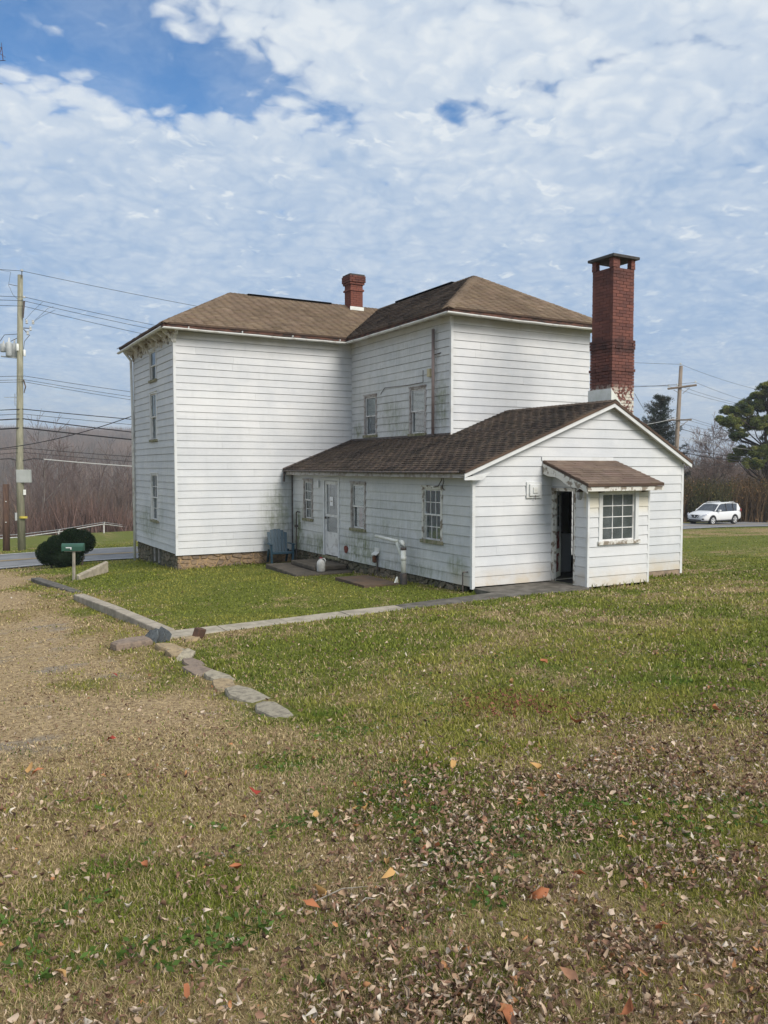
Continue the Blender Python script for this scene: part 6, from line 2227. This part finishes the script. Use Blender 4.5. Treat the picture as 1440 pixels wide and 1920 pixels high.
def cedar():
    r_ = np.random.default_rng(8)
    (x, y, z), hh = tree_at(1238, 736, 78)
    root = empty('cedar_tree', (x, y, z))
    tag(root, 'dark ragged evergreen cedar rising behind the gable, left of the crossarm pole', 'tree')
    rtn = np.array([math.sin(R(YAW)), -math.cos(R(YAW)), 0])
    tr = [((x, y, z), (x + .1, y, z + hh * .5), .16, .10), ((x + .1, y, z + hh * .5), (x + .05, y, z + hh * .97), .10, .02)]
    P, C, S = [], [], tr[:]
    top = np.array([x, y, z])
    for i in range(210):
        t = r_.uniform(.10, .99) ** .9
        a = r_.uniform(0, 2 * math.pi)
        L_ = (0.55 + 3.3 * (1 - t) ** .7) * r_.uniform(.5, 1.15)
        p0 = top + np.array([0, 0, hh * t * .96])
        dd = np.array([math.cos(a), math.sin(a), r_.uniform(.25, .85)])
        dd /= np.linalg.norm(dd)
        p1 = p0 + dd * L_
        S.append((tuple(p0), tuple(p1), .025, .008))
        n_ = int(60 + 80 * L_)
        u = r_.uniform(.15, 1.05, n_)[:, None] ** .8
        q = p0 + (p1 - p0) * u + r_.normal(size=(n_, 3)) * (.10 + .13 * (1 - u)) * np.array([1, 1, .9])
        P.append(q)
        C.append(col_var((.028, .040, .024) if r_.random() < .8 else (.055, .052, .032), n_, r_, .45))
    P, C = np.concatenate(P), np.concatenate(C)
    V, Fc, CC = rand_faces(P, r_.uniform(.09, .20, len(P)), C, r_, aspect=2.8, droop=.3)
    np_mesh('foliage', V, Fc, np.full(len(Fc), 4), m_leaf, CC, parent=root)['kind'] = 'stuff'
    V, Fc = segs_mesh(S, None, sides=4)
    np_mesh('trunk', V, Fc, np.full(len(Fc), 4), m_twig, np.tile([[.06, .05, .04]], (len(V), 1)), parent=root)


cedar()


def pine():
    r_ = np.random.default_rng(12)
    D = 72.0
    p = at(1436, 900, D)
    gz_ = hz1(p.x, p.y)
    root = empty('pine_tree', (p.x, p.y, gz_))
    tag(root, 'broad yellow-green pine with open limbs at the right edge, above the hedge', 'tree')
    cl = [(1442, 727, 1.0), (1392, 768, 1.0), (1416, 758, 1.1), (1442, 760, 1.3), (1372, 792, .95), (1404, 792, 1.3), (1432, 795, 1.3), (1470, 775, 1.8), (1384, 815, .8), (1352, 787, .45),
          (1460, 825, 1.5), (1392, 846, .75), (1428, 846, 1.1), (1412, 868, .9), (1446, 872, 1.2), (1366, 770, .6), (1500, 800, 2.0), (1500, 850, 1.8), (1375, 858, .5), (1425, 742, .8), (1468, 735, 1.2)]
    base = np.array([p.x, p.y, gz_])
    S = []
    tp_ = [base]
    for i in range(1, 8):
        tp_.append(base + np.array([.12 * math.sin(i), .1 * math.cos(i * 1.3), i * 1.6]))
    for i in range(7):
        S.append((tuple(tp_[i]), tuple(tp_[i + 1]), .26 - .03 * i, .23 - .03 * i))
    P, C = [], []
    for (px, py, rr) in cl:
        c = np.array(at(px, py, D + r_.uniform(-1.6, 1.6)))
        for q in range(4):
            s = c + r_.normal(size=3) * rr * .38
            k = int(np.clip((s[2] - 1.0 - gz_) / 1.6, 1, 6))
            m_ = (tp_[k] + s) / 2 + np.array([0, 0, -.25]) + r_.normal(size=3) * .15
            S += [(tuple(tp_[k]), tuple(m_), .075, .05), (tuple(m_), tuple(s), .05, .015)]
        rr = rr * (1.0 if q == 0 else 1.0)
        n_sub = int(18 + 20 * rr)
        for q in range(n_sub):
            d = r_.normal(size=3)
            d /= np.linalg.norm(d)
            s = c + d * rr * r_.uniform(.35, 1.0) * np.array([1, 1, .62])
            n_ = 300
            dd = r_.normal(size=(n_, 3))
            dd /= np.linalg.norm(dd, axis=1)[:, None]
            P.append(s + dd * r_.uniform(.03, .30, (n_, 1)) * np.array([1, 1, .75]))
            k = r_.random()
            C.append(col_var((.135, .160, .040) if k < .5 else (.24, .25, .07) if k < .82 else (.05, .08, .025), n_, r_, .35))
    P, C = np.concatenate(P), np.concatenate(C)
    V, Fc, CC = rand_faces(P, r_.uniform(.10, .20, len(P)), C, r_, aspect=3.2)
    np_mesh('foliage', V, Fc, np.full(len(Fc), 4), m_leaf, CC, parent=root)['kind'] = 'stuff'
    V, Fc = segs_mesh(S, None, sides=5)
    np_mesh('trunk', V, Fc, np.full(len(Fc), 4), m_twig, np.tile([[.055, .042, .035]], (len(V), 1)), parent=root)


pine()
print('right trees', time.time() - T0)

# ------------------------------------------------------------------ woods on the left
protos = []
for i in range(5):
    protos.append(grow((0, 0, 0), 17, .20, 100 + i, levels=4, nb=(3, 4), spread=.45, shrink=.58, trunk_frac=.5, up=.3, first=.25, wob=.11))
wood_mesh = []
for i, S in enumerate(protos):
    S2 = [(a, b, max(c0, .022), max(c1, .016)) for a, b, c0, c1, l in S]
    V, Fc = segs_mesh(S2, None, sides=3)
    r_ = np.random.default_rng(i)
    lev = np.array([s[4] for s in S])
    c = np.where(lev[:, None] < 2, np.array([[.20, .175, .155]]), np.array([[.150, .110, .098]])) * r_.uniform(.7, 1.3, (len(S), 1))
    o = np_mesh('bare_tree', V, Fc, np.full(len(Fc), 4), m_twig, np.repeat(c, 6, 0))
    wood_mesh.append(o.data)
    bpy.data.objects.remove(o)
r_ = np.random.default_rng(77)
for i in range(34):
    px = -20 + 300 * (i + r_.random()) / 34
    d = r_.uniform(92, 150)
    p = at(px, 900, d)
    o = bpy.data.objects.new('bare_tree', wood_mesh[i % 5])
    COL.objects.link(o)
    o.location = (p.x, p.y, hz1(p.x, p.y) - .3)
    o.rotation_euler = (r_.normal() * .04, r_.normal() * .04, r_.uniform(0, 6.28))
    s = r_.uniform(.55, .95)
    o.scale = (s, s, s * r_.uniform(.9, 1.15))
    tag(o, 'bare grey-brown tree in the woods below the road fence', 'tree', 'bare trees in the woods below the fence')


def woods():
    r_ = np.random.default_rng(3)
    # trees of the slope that merge into one mass, far hill included
    n_ = 9000
    px = r_.uniform(-60, 330, n_)
    d = np.where(r_.random(n_) < .5, r_.uniform(100, 260, n_), r_.uniform(260, 960, n_))
    pts = np.array([tuple(at(a, 880, b)) for a, b in zip(px, d)])
    X, Y = pts[:, 0], pts[:, 1]
    Z = hz(X, Y)
    H_ = r_.uniform(7, 14, n_)
    k = 11
    i = np.repeat(np.arange(n_), k)
    N = len(i)
    a = r_.uniform(0, 2 * math.pi, N)
    t0 = r_.uniform(0.0, .55, N)
    sp = r_.uniform(.05, .32, N)
    trunk = (np.arange(N) % k) == 0
    sp[trunk] = .02
    t0[trunk] = 0
    base = np.stack([X[i], Y[i], Z[i] + t0 * H_[i]], -1)
    tip = base + np.stack([np.cos(a) * sp * H_[i], np.sin(a) * sp * H_[i], (1 - t0) * H_[i] * r_.uniform(.5, 1, N)], -1)
    w = (np.where(trunk, .10, .045) * (1 + d[i] / 330))[:, None] * r_.uniform(.6, 1.4, (N, 1))
    e = np.array([[math.sin(R(YAW + 20)), -math.cos(R(YAW + 20)), 0]])
    b2 = r_.uniform(-.7, .7, N)
    e = np.stack([np.cos(b2) * e[0, 0] - np.sin(b2) * e[0, 1], np.sin(b2) * e[0, 0] + np.cos(b2) * e[0, 1], b2 * 0], -1)
    V = np.stack([base - e * w, base + e * w, tip], 1).reshape(-1, 3)
    tone = fbm(X, Y, 45, 4)[i]
    base_c = np.where((tone > .5)[:, None], np.array([[.185, .130, .095]]), np.array([[.130, .104, .082]]))
    base_c = np.where((trunk & (d[i] < 200) & (r_.random(N) < .5))[:, None], np.array([[.24, .215, .195]]), base_c)
    C = np.repeat(base_c * r_.uniform(.55, 1.45, (N, 1)), 3, 0)
    o = np_mesh('woodland', V, np.arange(3 * N), np.full(N, 3), m_twig, C)
    tag(o, 'purple-brown leafless woodland covering the slope and the far hill', 'woods', kind='stuff')
    # brush along the foot of the fence
    n_ = 9000
    px = r_.uniform(-60, 330, n_)
    d = r_.uniform(78, 112, n_)
    pts = np.array([tuple(at(a, 1000, b)) for a, b in zip(px, d)])
    X, Y = pts[:, 0], pts[:, 1]
    Z = hz(X, Y)
    h = r_.uniform(.8, 4.2, n_) * (.4 + 1.1 * vnoise(X, Y, 6, 3))
    l = r_.normal(size=(n_, 2)) * .45
    P1 = np.stack([X + l[:, 0] * h * .6, Y + l[:, 1] * h * .6, Z + h], -1)
    P0 = np.stack([X, Y, Z], -1)
    w = r_.uniform(.03, .07, n_)[:, None]
    V = np.stack([P0 - e[:n_] * w, P0 + e[:n_] * w, P1], 1).reshape(-1, 3)
    c = np.array([[.12, .075, .062]]) * r_.uniform(.4, 1.5, (n_, 1))
    o = np_mesh('undergrowth', V, np.arange(3 * n_), np.full(n_, 3), m_twig, np.repeat(c, 3, 0))
    tag(o, 'reddish brown tangled undergrowth along the edge of the woods', 'brush', kind='stuff')


woods()


def far_wood_right():
    r_ = np.random.default_rng(14)
    n_, k = 900, 26
    px = r_.uniform(1150, 1700, n_)
    d = r_.uniform(100, 170, n_)
    pts = np.array([tuple(at(a, 880, b)) for a, b in zip(px, d)])
    X, Y = pts[:, 0], pts[:, 1]
    Z = hz(X, Y)
    H_ = r_.uniform(4.5, 8.5, n_)
    i = np.repeat(np.arange(n_), k)
    N = len(i)
    a, t0 = r_.uniform(0, 2 * math.pi, N), r_.uniform(.1, .7, N)
    sp = r_.uniform(.05, .4, N)
    trunk = (np.arange(N) % k) == 0
    sp[trunk], t0[trunk] = .03, 0
    base = np.stack([X[i], Y[i], Z[i] + t0 * H_[i]], -1)
    tip = base + np.stack([np.cos(a) * sp * H_[i], np.sin(a) * sp * H_[i], (1 - t0) * H_[i] * r_.uniform(.4, 1, N)], -1)
    w = np.where(trunk, .10, .035)[:, None] * r_.uniform(.6, 1.4, (N, 1))
    b2 = r_.uniform(0, math.pi, N)
    e = np.stack([np.cos(b2), np.sin(b2), b2 * 0], -1)
    V = np.stack([base - e * w, base + e * w, tip], 1).reshape(-1, 3)
    C = np.repeat(np.where(trunk[:, None], np.array([[.17, .145, .12]]), np.array([[.115, .095, .075]])) * r_.uniform(.55, 1.45, (N, 1)), 3, 0)
    tag(np_mesh('treeline', V, np.arange(3 * N), np.full(N, 3), m_twig, C), 'grey leafless treeline far behind the brown hedge', 'woods', kind='stuff')


far_wood_right()
print('woods', time.time() - T0)

# ------------------------------------------------------------------ tree whose twigs reach into the top left corner
def corner_tree():
    r_ = np.random.default_rng(9)
    b = at(-420, 1100, 8.5)
    z = hz1(b.x, b.y)
    root = empty('bare_tree', (b.x, b.y, z))
    tag(root, 'reddish bare twigs of a near tree poking in at the top left corner', 'tree')
    top = Vector(at(-380, 40, 8.8))
    S = [((b.x, b.y, z), tuple(Vector((b.x, b.y, z)).lerp(top, .6)), .15, .11), (tuple(Vector((b.x, b.y, z)).lerp(top, .6)), tuple(top), .11, .06)]
    T, B = S[:], []
    for (x0, y0, x1, y1) in ((-380, 90, -60, 100), (-380, 180, -70, 160), (-370, 60, -60, 60)):
        p0, p1 = Vector(at(x0, y0, 8.8)), Vector(at(x1, y1, 7.6))
        B.append((tuple(p0), tuple(p1), .04, .012))
        for q in range(26):
            s = p0.lerp(p1, r_.uniform(.2, 1.0))
            e_ = Vector(at(x1 + r_.uniform(20, 80), y1 + r_.uniform(-50, 40), 7.4 + r_.uniform(-.4, .4)))
            e_ = s.lerp(e_, r_.uniform(.5, 1.0))
            m_ = s.lerp(e_, .5) + Vector(r_.normal(size=3) * .05)
            B += [(tuple(s), tuple(m_), .008, .006), (tuple(m_), tuple(e_), .006, .003)]
            for w in range(4):
                f_ = m_.lerp(e_, r_.uniform(0, 1))
                B.append((tuple(f_), tuple(f_ + Vector(r_.normal(size=3) * .07)), .004, .002))
    for nm, SS, c in (('trunk', T, (.12, .09, .075)), ('twigs', B, (.14, .07, .055))):
        V, Fc = segs_mesh(SS, None, sides=5 if nm == 'trunk' else 3)
        o = np_mesh(nm, V, Fc, np.full(len(Fc), 4), m_twig, np.tile([c], (len(V), 1)), parent=root)
        if nm == 'twigs':
            o['kind'] = 'stuff'


corner_tree()

# ------------------------------------------------------------------ turf and leaf litter
def blocked(x, y):
    b = (x > XE - .02) & (x < XG) & (y > YF) & (y < YD + .2)
    b |= (x > XE - .02) & (x < XD) & (y > YD) & (y < YB)
    b |= (x > XB + .02) & (x < XD) & (y > YA + .02) & (y < YB)
    b |= (x > PX0) & (x < PX1) & (y > PY) & (y < YF)
    b |= (x > 3.03) & (x < 9.78) & (y > 12.43) & (y < 12.96)
    b |= (x > 9.74) & (x < 11.86) & (y > 12.41) & (y < YF)
    b |= (x > 8.12) & (y > 18.95) & (x < XE) & (y < 21.6)
    b |= (x > 8.42) & (x < 9.3) & (y > 15.84) & (y < 17.42)
    kx = np.interp(y, [13, 16.2, 18.95], [3.36, 3.13, 2.90])
    b |= (np.abs(x - kx) < .13) & (y > 13.0) & (y < 18.95)
    b |= (np.abs(y - road_y(x)) < 2.7)
    for (ex, ey, a, c_, *_r) in ed:
        b |= (np.abs(x - ex) < a * .95) & (np.abs(y - ey) < c_ * .95)
    return b


m_grass = leaf_mat('grass_blade', 0.6, 0.3)
m_dead = leaf_mat('dead_leaf', 0.75, 0.12)


def scatter(n_, r0, r1, r_, half=29.5):
    u = r_.random(n_)
    rr = r0 * (r1 / r0) ** u
    az = R(YAW) + r_.uniform(-R(half), R(half), n_)
    x, y = rr * np.cos(az), rr * np.sin(az)
    ok = ~blocked(x, y)
    return x[ok], y[ok], rr[ok]


def turf():
    r_ = np.random.default_rng(51)
    x, y, rr = scatter(390000, 1.55, 62, r_)
    x2_, y2_, rr2_ = scatter(190000, 1.55, 7, r_)
    x, y, rr = np.r_[x, x2_], np.r_[y, y2_], np.r_[rr, rr2_]
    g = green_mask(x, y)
    dm = drive_mask(x, y)
    keep = r_.random(len(x)) < (0.7 + 0.3 * g) * (1 - 0.25 * dm)
    x, y, rr, g, dm = x[keep], y[keep], rr[keep], g[keep], dm[keep]
    n_ = len(x)
    z = hz(x, y)
    isg = r_.random(n_) < (0.14 + 0.86 * g) * (1 - .65 * dm)
    clump = fbm(x, y, .5, 31, 3)
    yard = sstep(y, 12.9, 13.5) * sstep(x, 3, 4)
    hgt = np.where(isg, r_.uniform(.020, .050, n_), r_.uniform(.015, .040, n_)) * (.55 + .9 * clump) * (1 - .30 * yard)
    wall_d = np.minimum.reduce([np.where((x > 9.7) & (x < 16.2) & (y < YF), YF - y, 9), np.where((x > 6) & (x < 9.8) & (y < YA), YA - y, 9), np.where((y > 23) & (y < 28) & (x < XB), XB - x, 9),
                                np.where((y > 13.5) & (y < 19) & (x < XE), XE - x, 9), np.where((x > PX0) & (x < PX1) & (y < PY), PY - y, 9), np.where((x > 15.9) & (y > 13) & (y < 18), x - XG, 9)])
    hgt = hgt * (1 + 1.8 * (1 - sstep(wall_d, .03, .30)) * (fbm(x, y, .5, 81, 2) > .42))
    hgt = hgt * (.62 + .38 * sstep(rr, 3.0, 9.0)) * (1 - .5 * dm) * np.clip(.85 + rr * .012, .85, 1.2)
    tilt = np.where(isg, r_.uniform(.15, 1.05, n_), r_.uniform(.7, 1.5, n_))
    a = r_.uniform(0, 2 * math.pi, n_)
    w = np.clip(.00070 * rr, .0014, .016) * r_.uniform(.6, 1.4, n_)
    w = np.where(isg, w, w * .8)
    d = np.stack([np.cos(a), np.sin(a)], -1)
    ln = hgt * np.where(isg, 1.25, 1.7)
    P0 = np.stack([x, y, z - .004], -1)
    P1 = P0 + np.stack([d[:, 0] * ln * np.sin(tilt * .6) * .5, d[:, 1] * ln * np.sin(tilt * .6) * .5, ln * np.cos(tilt * .6) * .55], -1)
    P2 = P1 + np.stack([d[:, 0] * ln * np.sin(tilt) * .6, d[:, 1] * ln * np.sin(tilt) * .6, ln * np.cos(tilt) * .45], -1)
    b2 = a + math.pi / 2 + r_.uniform(-.6, .6, n_)
    e = np.stack([np.cos(b2), np.sin(b2), b2 * 0], -1) * w[:, None]
    V = np.stack([P0 - e, P0 + e, P1 - e * .8, P1 + e * .8, P2], 1).reshape(-1, 3)
    b = np.arange(n_)[:, None] * 5
    flat_ = (b + np.array([[0, 1, 3, 2, 2, 3, 4]])).ravel()
    t = r_.random((n_, 1))
    cg = np.array([[.070, .105, .012]]) * (1 - t) + np.array([[.270, .295, .050]]) * t
    deep = (vnoise(x, y, .45, 41) > .68)[:, None] & (rr < 9)[:, None]
    cg = np.where(deep, cg * np.array([[.62, .85, .7]]), cg)
    yl = sstep(fbm(x, y, 1.3, 44), .42, .65)[:, None]
    cg = cg * (1 - .5 * yl) + np.array([[.38, .33, .085]]) * .5 * yl
    t = r_.random((n_, 1)) ** .8
    cdry = np.array([[.19, .130, .065]]) * (1 - t) + np.array([[.60, .48, .27]]) * t
    C = np.where(isg[:, None], cg, cdry) * r_.uniform(.75, 1.25, (n_, 1))
    C = np.repeat(C, 5, 0)

    o = np_mesh('grass', V, flat_, np.tile([4, 3], n_), m_grass, C)
    tag(o, 'short mixed green and straw-coloured turf covering the sloping yard', 'grass', kind='stuff')
    # broad-leaved weeds in the near turf
    x, y, rr = scatter(16000, 1.6, 9, r_)
    wk = fbm(x, y, .55, 61, 3)
    k = (wk > .60) & (green_mask(x, y) > .25)
    x, y = x[k], y[k]
    n_ = len(x)
    P = np.stack([x, y, hz(x, y) + r_.uniform(.01, .035, n_)], -1)
    c = np.array([[.075, .135, .03]]) * r_.uniform(.6, 1.5, (n_, 1)) * np.array([[1, 1, .9]])
    V, Fc, C = rand_faces(P, r_.uniform(.02, .05, n_), c, r_, aspect=2.3, flat=.65)
    o = np_mesh('weeds', V, Fc, np.full(n_, 4), m_grass, C)
    tag(o, 'small broad-leaved green weeds growing in patches among the grass', 'weeds', kind='stuff')


turf()
print('turf', time.time() - T0)


def leaf_geo(P, L_, W_, yaw, tiltv, fold, bend, r_):
    """curled leaves: 8 vertices each"""
    n_ = len(P)
    t = np.array([0, .32, .32, .32, .70, .70, .70, 1.0])
    s = np.array([0, -1, 0, 1, -.85, 0, .85, 0])
    lx = (t - .5)[None] * L_[:, None]
    ly = s[None] * W_[:, None] * .5 * np.cos(fold)[:, None]
    lz = np.abs(s)[None] * W_[:, None] * .5 * np.sin(fold)[:, None] + bend[:, None] * ((t - .5) ** 2)[None] * L_[:, None] * 2
    lz = lz + r_.normal(size=(n_, 8)) * (L_ * .10)[:, None]
    lx = lx + r_.normal(size=(n_, 8)) * (L_ * .07)[:, None]
    # roll, pitch then yaw
    ct, st_ = np.cos(tiltv[:, 0])[:, None], np.sin(tiltv[:, 0])[:, None]
    y1, z1 = ly * ct - lz * st_, ly * st_ + lz * ct
    cp_, sp = np.cos(tiltv[:, 1])[:, None], np.sin(tiltv[:, 1])[:, None]
    x2, z2 = lx * cp_ - z1 * sp, lx * sp + z1 * cp_
    cy, sy = np.cos(yaw)[:, None], np.sin(yaw)[:, None]
    X_, Y_ = x2 * cy - y1 * sy, x2 * sy + y1 * cy
    V = np.stack([X_, Y_, z2], -1) + P[:, None, :]
    return V.reshape(-1, 3)


LF = [0, 2, 1, 0, 3, 2, 1, 2, 5, 4, 2, 3, 6, 5, 4, 5, 7, 5, 6, 7]
LT = [3, 3, 4, 4, 3, 3]


def litter():
    r_ = np.random.default_rng(52)
    x, y, rr = scatter(300000, 1.6, 24, r_)
    cl = fbm(x, y, 1.1, 71, 4)
    lat = np.cos(np.arctan2(y, x) - R(YAW - 22))          # more towards the right-hand side
    right = sstep(np.degrees(np.arctan2(y, x)), 72, 44)
    fc = fbm(x, y, .28, 75, 3)
    dens = (.22 + .78 * sstep(cl, .36, .62)) * (.34 + .66 * right) * (.15 + .85 * sstep(fc, .28, .60)) * (1 - .85 * sstep(rr, 5.5, 11.0)) + .04
    heap = np.exp(-(((x - 4.15) / .42) ** 2 + ((y - 5.25) / .55) ** 2))
    dens = np.maximum(dens, heap * .9)
    dens = dens * (1 - .35 * drive_mask(x, y)) * (1 - .8 * sstep(y, 12.5, 13.5) * sstep(x, 3, 4))
    k = r_.random(len(x)) < dens * .62
    x, y, rr = x[k], y[k], rr[k]
    n_ = len(x)
    z = hz(x, y) + r_.uniform(.012, .045, n_)
    L_ = (.009 + .034 * r_.random(n_) ** 2.1) * np.clip(.88 + rr * .035, .95, 1.6)
    W_ = L_ * r_.uniform(.30, .75, n_)
    fold = r_.uniform(.3, 1.45, n_)
    bend = r_.normal(size=n_) * .9
    tilt = r_.normal(size=(n_, 2)) * np.array([1.2, .6])
    V = leaf_geo(np.stack([x, y, z], -1), L_, W_, r_.uniform(0, 6.28, n_), tilt, fold, bend, r_)
    pal = np.array([[.48, .37, .27], [.36, .25, .165], [.19, .115, .075], [.56, .46, .37], [.11, .065, .045], [.42, .21, .10], [.25, .145, .10], [.66, .59, .50]])
    ci = r_.choice(8, n_, p=[.24, .22, .17, .08, .12, .03, .12, .02])
    C = pal[ci] * r_.uniform(.75, 1.25, (n_, 1))
    hp = np.exp(-(((x - 4.15) / .42) ** 2 + ((y - 5.25) / .55) ** 2)) > .3
    C[hp] = np.array([.23, .10, .065]) * r_.uniform(.6, 1.5, (hp.sum(), 1))
    flat_ = (np.arange(n_)[:, None] * 8 + np.array(LF)[None]).ravel()
    o = np_mesh('dead_leaves', V, flat_, np.tile(LT, n_), m_dead, np.repeat(C, 8, 0))
    tag(o, 'curled grey-brown dead leaves littering the grass, thickest at the lower right', 'leaves', kind='stuff')
    print('leaves', n_)


litter()
# the larger orange and tan leaves that stand out, one by one
big_leaves = [(668, 1516, 1), (686, 1516, 1), (592, 1528, 1), (905, 1534, 2), (975, 1508, 0), (785, 1560, 1), (800, 1586, 0), (820, 1588, 0), (740, 1425, 1), (849, 1432, 1),
              (441, 1624, 0), (600, 1666, 1), (580, 1690, 0), (730, 1614, 1), (728, 1640, 1), (1010, 1676, 0), (1170, 1570, 1), (1240, 1735, 0), (1180, 1898, 0), (1073, 1355, 0),
              (1020, 1240, 0), (352, 1860, 0), (115, 1822, 1), (272, 1620, 0), (68, 1446, 0), (214, 1263, 3), (208, 1384, 3), (1005, 1436, 1), (1428, 1652, 0), (1082, 1632, 0),
              (960, 1280, 1), (1340, 1330, 0), (56, 1442, 1), (475, 1485, 3), (955, 1900, 0), (1070, 1830, 2)]
lp = {0: (.44, .17, .08), 1: (.55, .33, .13), 2: (.42, .22, .13), 3: (.30, .05, .035)}
lab_ = {0: ('curled rust-orange leaf lying large among the small brown ones', 'large rust-orange leaves on the grass'), 1: ('large tan-yellow leaf lying on the grass', 'large tan-yellow leaves on the grass'),
        2: ('broad folded brown leaf standing up in the litter', 'broad brown leaves on the grass'), 3: ('dark red leaf lying on the bare drive side', 'dark red leaves on the drive side')}
r_ = np.random.default_rng(99)
for (px, py, k) in big_leaves:
    dv = cam_dir(px, py)
    s = 2.0
    for it in range(60):
        q_ = dv * s
        err = q_.z - hz1(q_.x, q_.y) - .04
        if abs(err) < .002:
            break
        s += err / max(-dv.z, .05) * .8
    q_ = dv * s
    L_ = np.array([r_.uniform(.050, .085)]) * (1 if s < 5 else 1.45)
    V = leaf_geo(np.zeros((1, 3)), L_, L_ * r_.uniform(.40, .55), r_.uniform(0, 6.28, 1), r_.normal(size=(1, 2)) * .35, r_.uniform(.2, .8, 1), r_.normal(size=1) * .5, r_)
    C = np.tile(np.array(lp[k]) * r_.uniform(.8, 1.15), (8, 1))
    o = np_mesh('fallen_leaf', V, np.array(LF), np.array(LT), m_dead, C)
    o.location = q_
    own = {(214, 1263): 'dark red leaf lying on the drive side beside the row of edging stones', (208, 1384): 'dark red leaf on the bare drive side, lowest on the left', (475, 1485): 'dark red leaf in the grass where the litter begins',
           (905, 1534): 'broad folded brown leaf standing up in the thick litter', (1070, 1830): 'broad folded brown leaf near the bottom of the litter'}
    tag(o, own.get((px, py), lab_[k][0]), 'leaf', lab_[k][1])

# a few bare sticks in the near grass
for i, (px, py, dx, dy) in enumerate(((590, 1690, 100, -35), (665, 1702, 40, 3))):
    dv = cam_dir(px, py)
    s = 1.75 / -dv.z
    for it in range(40):
        q_ = dv * s
        s += (q_.z - hz1(q_.x, q_.y) - .03) / -dv.z * .8
    a_ = dv * s
    dv2 = cam_dir(px + dx, py + dy)
    b_ = dv2 * (s * 1.02)
    b_.z = hz1(b_.x, b_.y) + .035
    m_ = a_.lerp(b_, .5) + Vector((0.01, .015, .012))
    o = MB().tube([a_, m_, b_], [.003, .003, .001], 5).build('stick', m_post, None)
    tag(o, ('long pale stick lying in the grass near the tan leaf', 'short pale stick half hidden under green weeds')[i], 'stick')
print('done', time.time() - T0, len(bpy.data.objects))

# ------------------------------------------------------------------ thin winter air
hz_m = bpy.data.materials.new('haze')
hz_m.use_nodes = True
N_ = NT(hz_m.node_tree)
pv_ = N_.n('ShaderNodeVolumePrincipled')
pv_.inputs['Color'].default_value = (0.80, 0.86, 0.95, 1)
pv_.inputs['Density'].default_value = 0.00060
pv_.inputs['Anisotropy'].default_value = 0.2
ow = N_.n('ShaderNodeOutputMaterial')
N_.put(ow.inputs['Volume'], pv_.outputs[0])
hb = MB().box(-2650, 2660, -2650, 2660, -60, 58).build('haze', hz_m, None)
tag(hb, 'thin pale winter haze lying over the valley', kind='stuff')
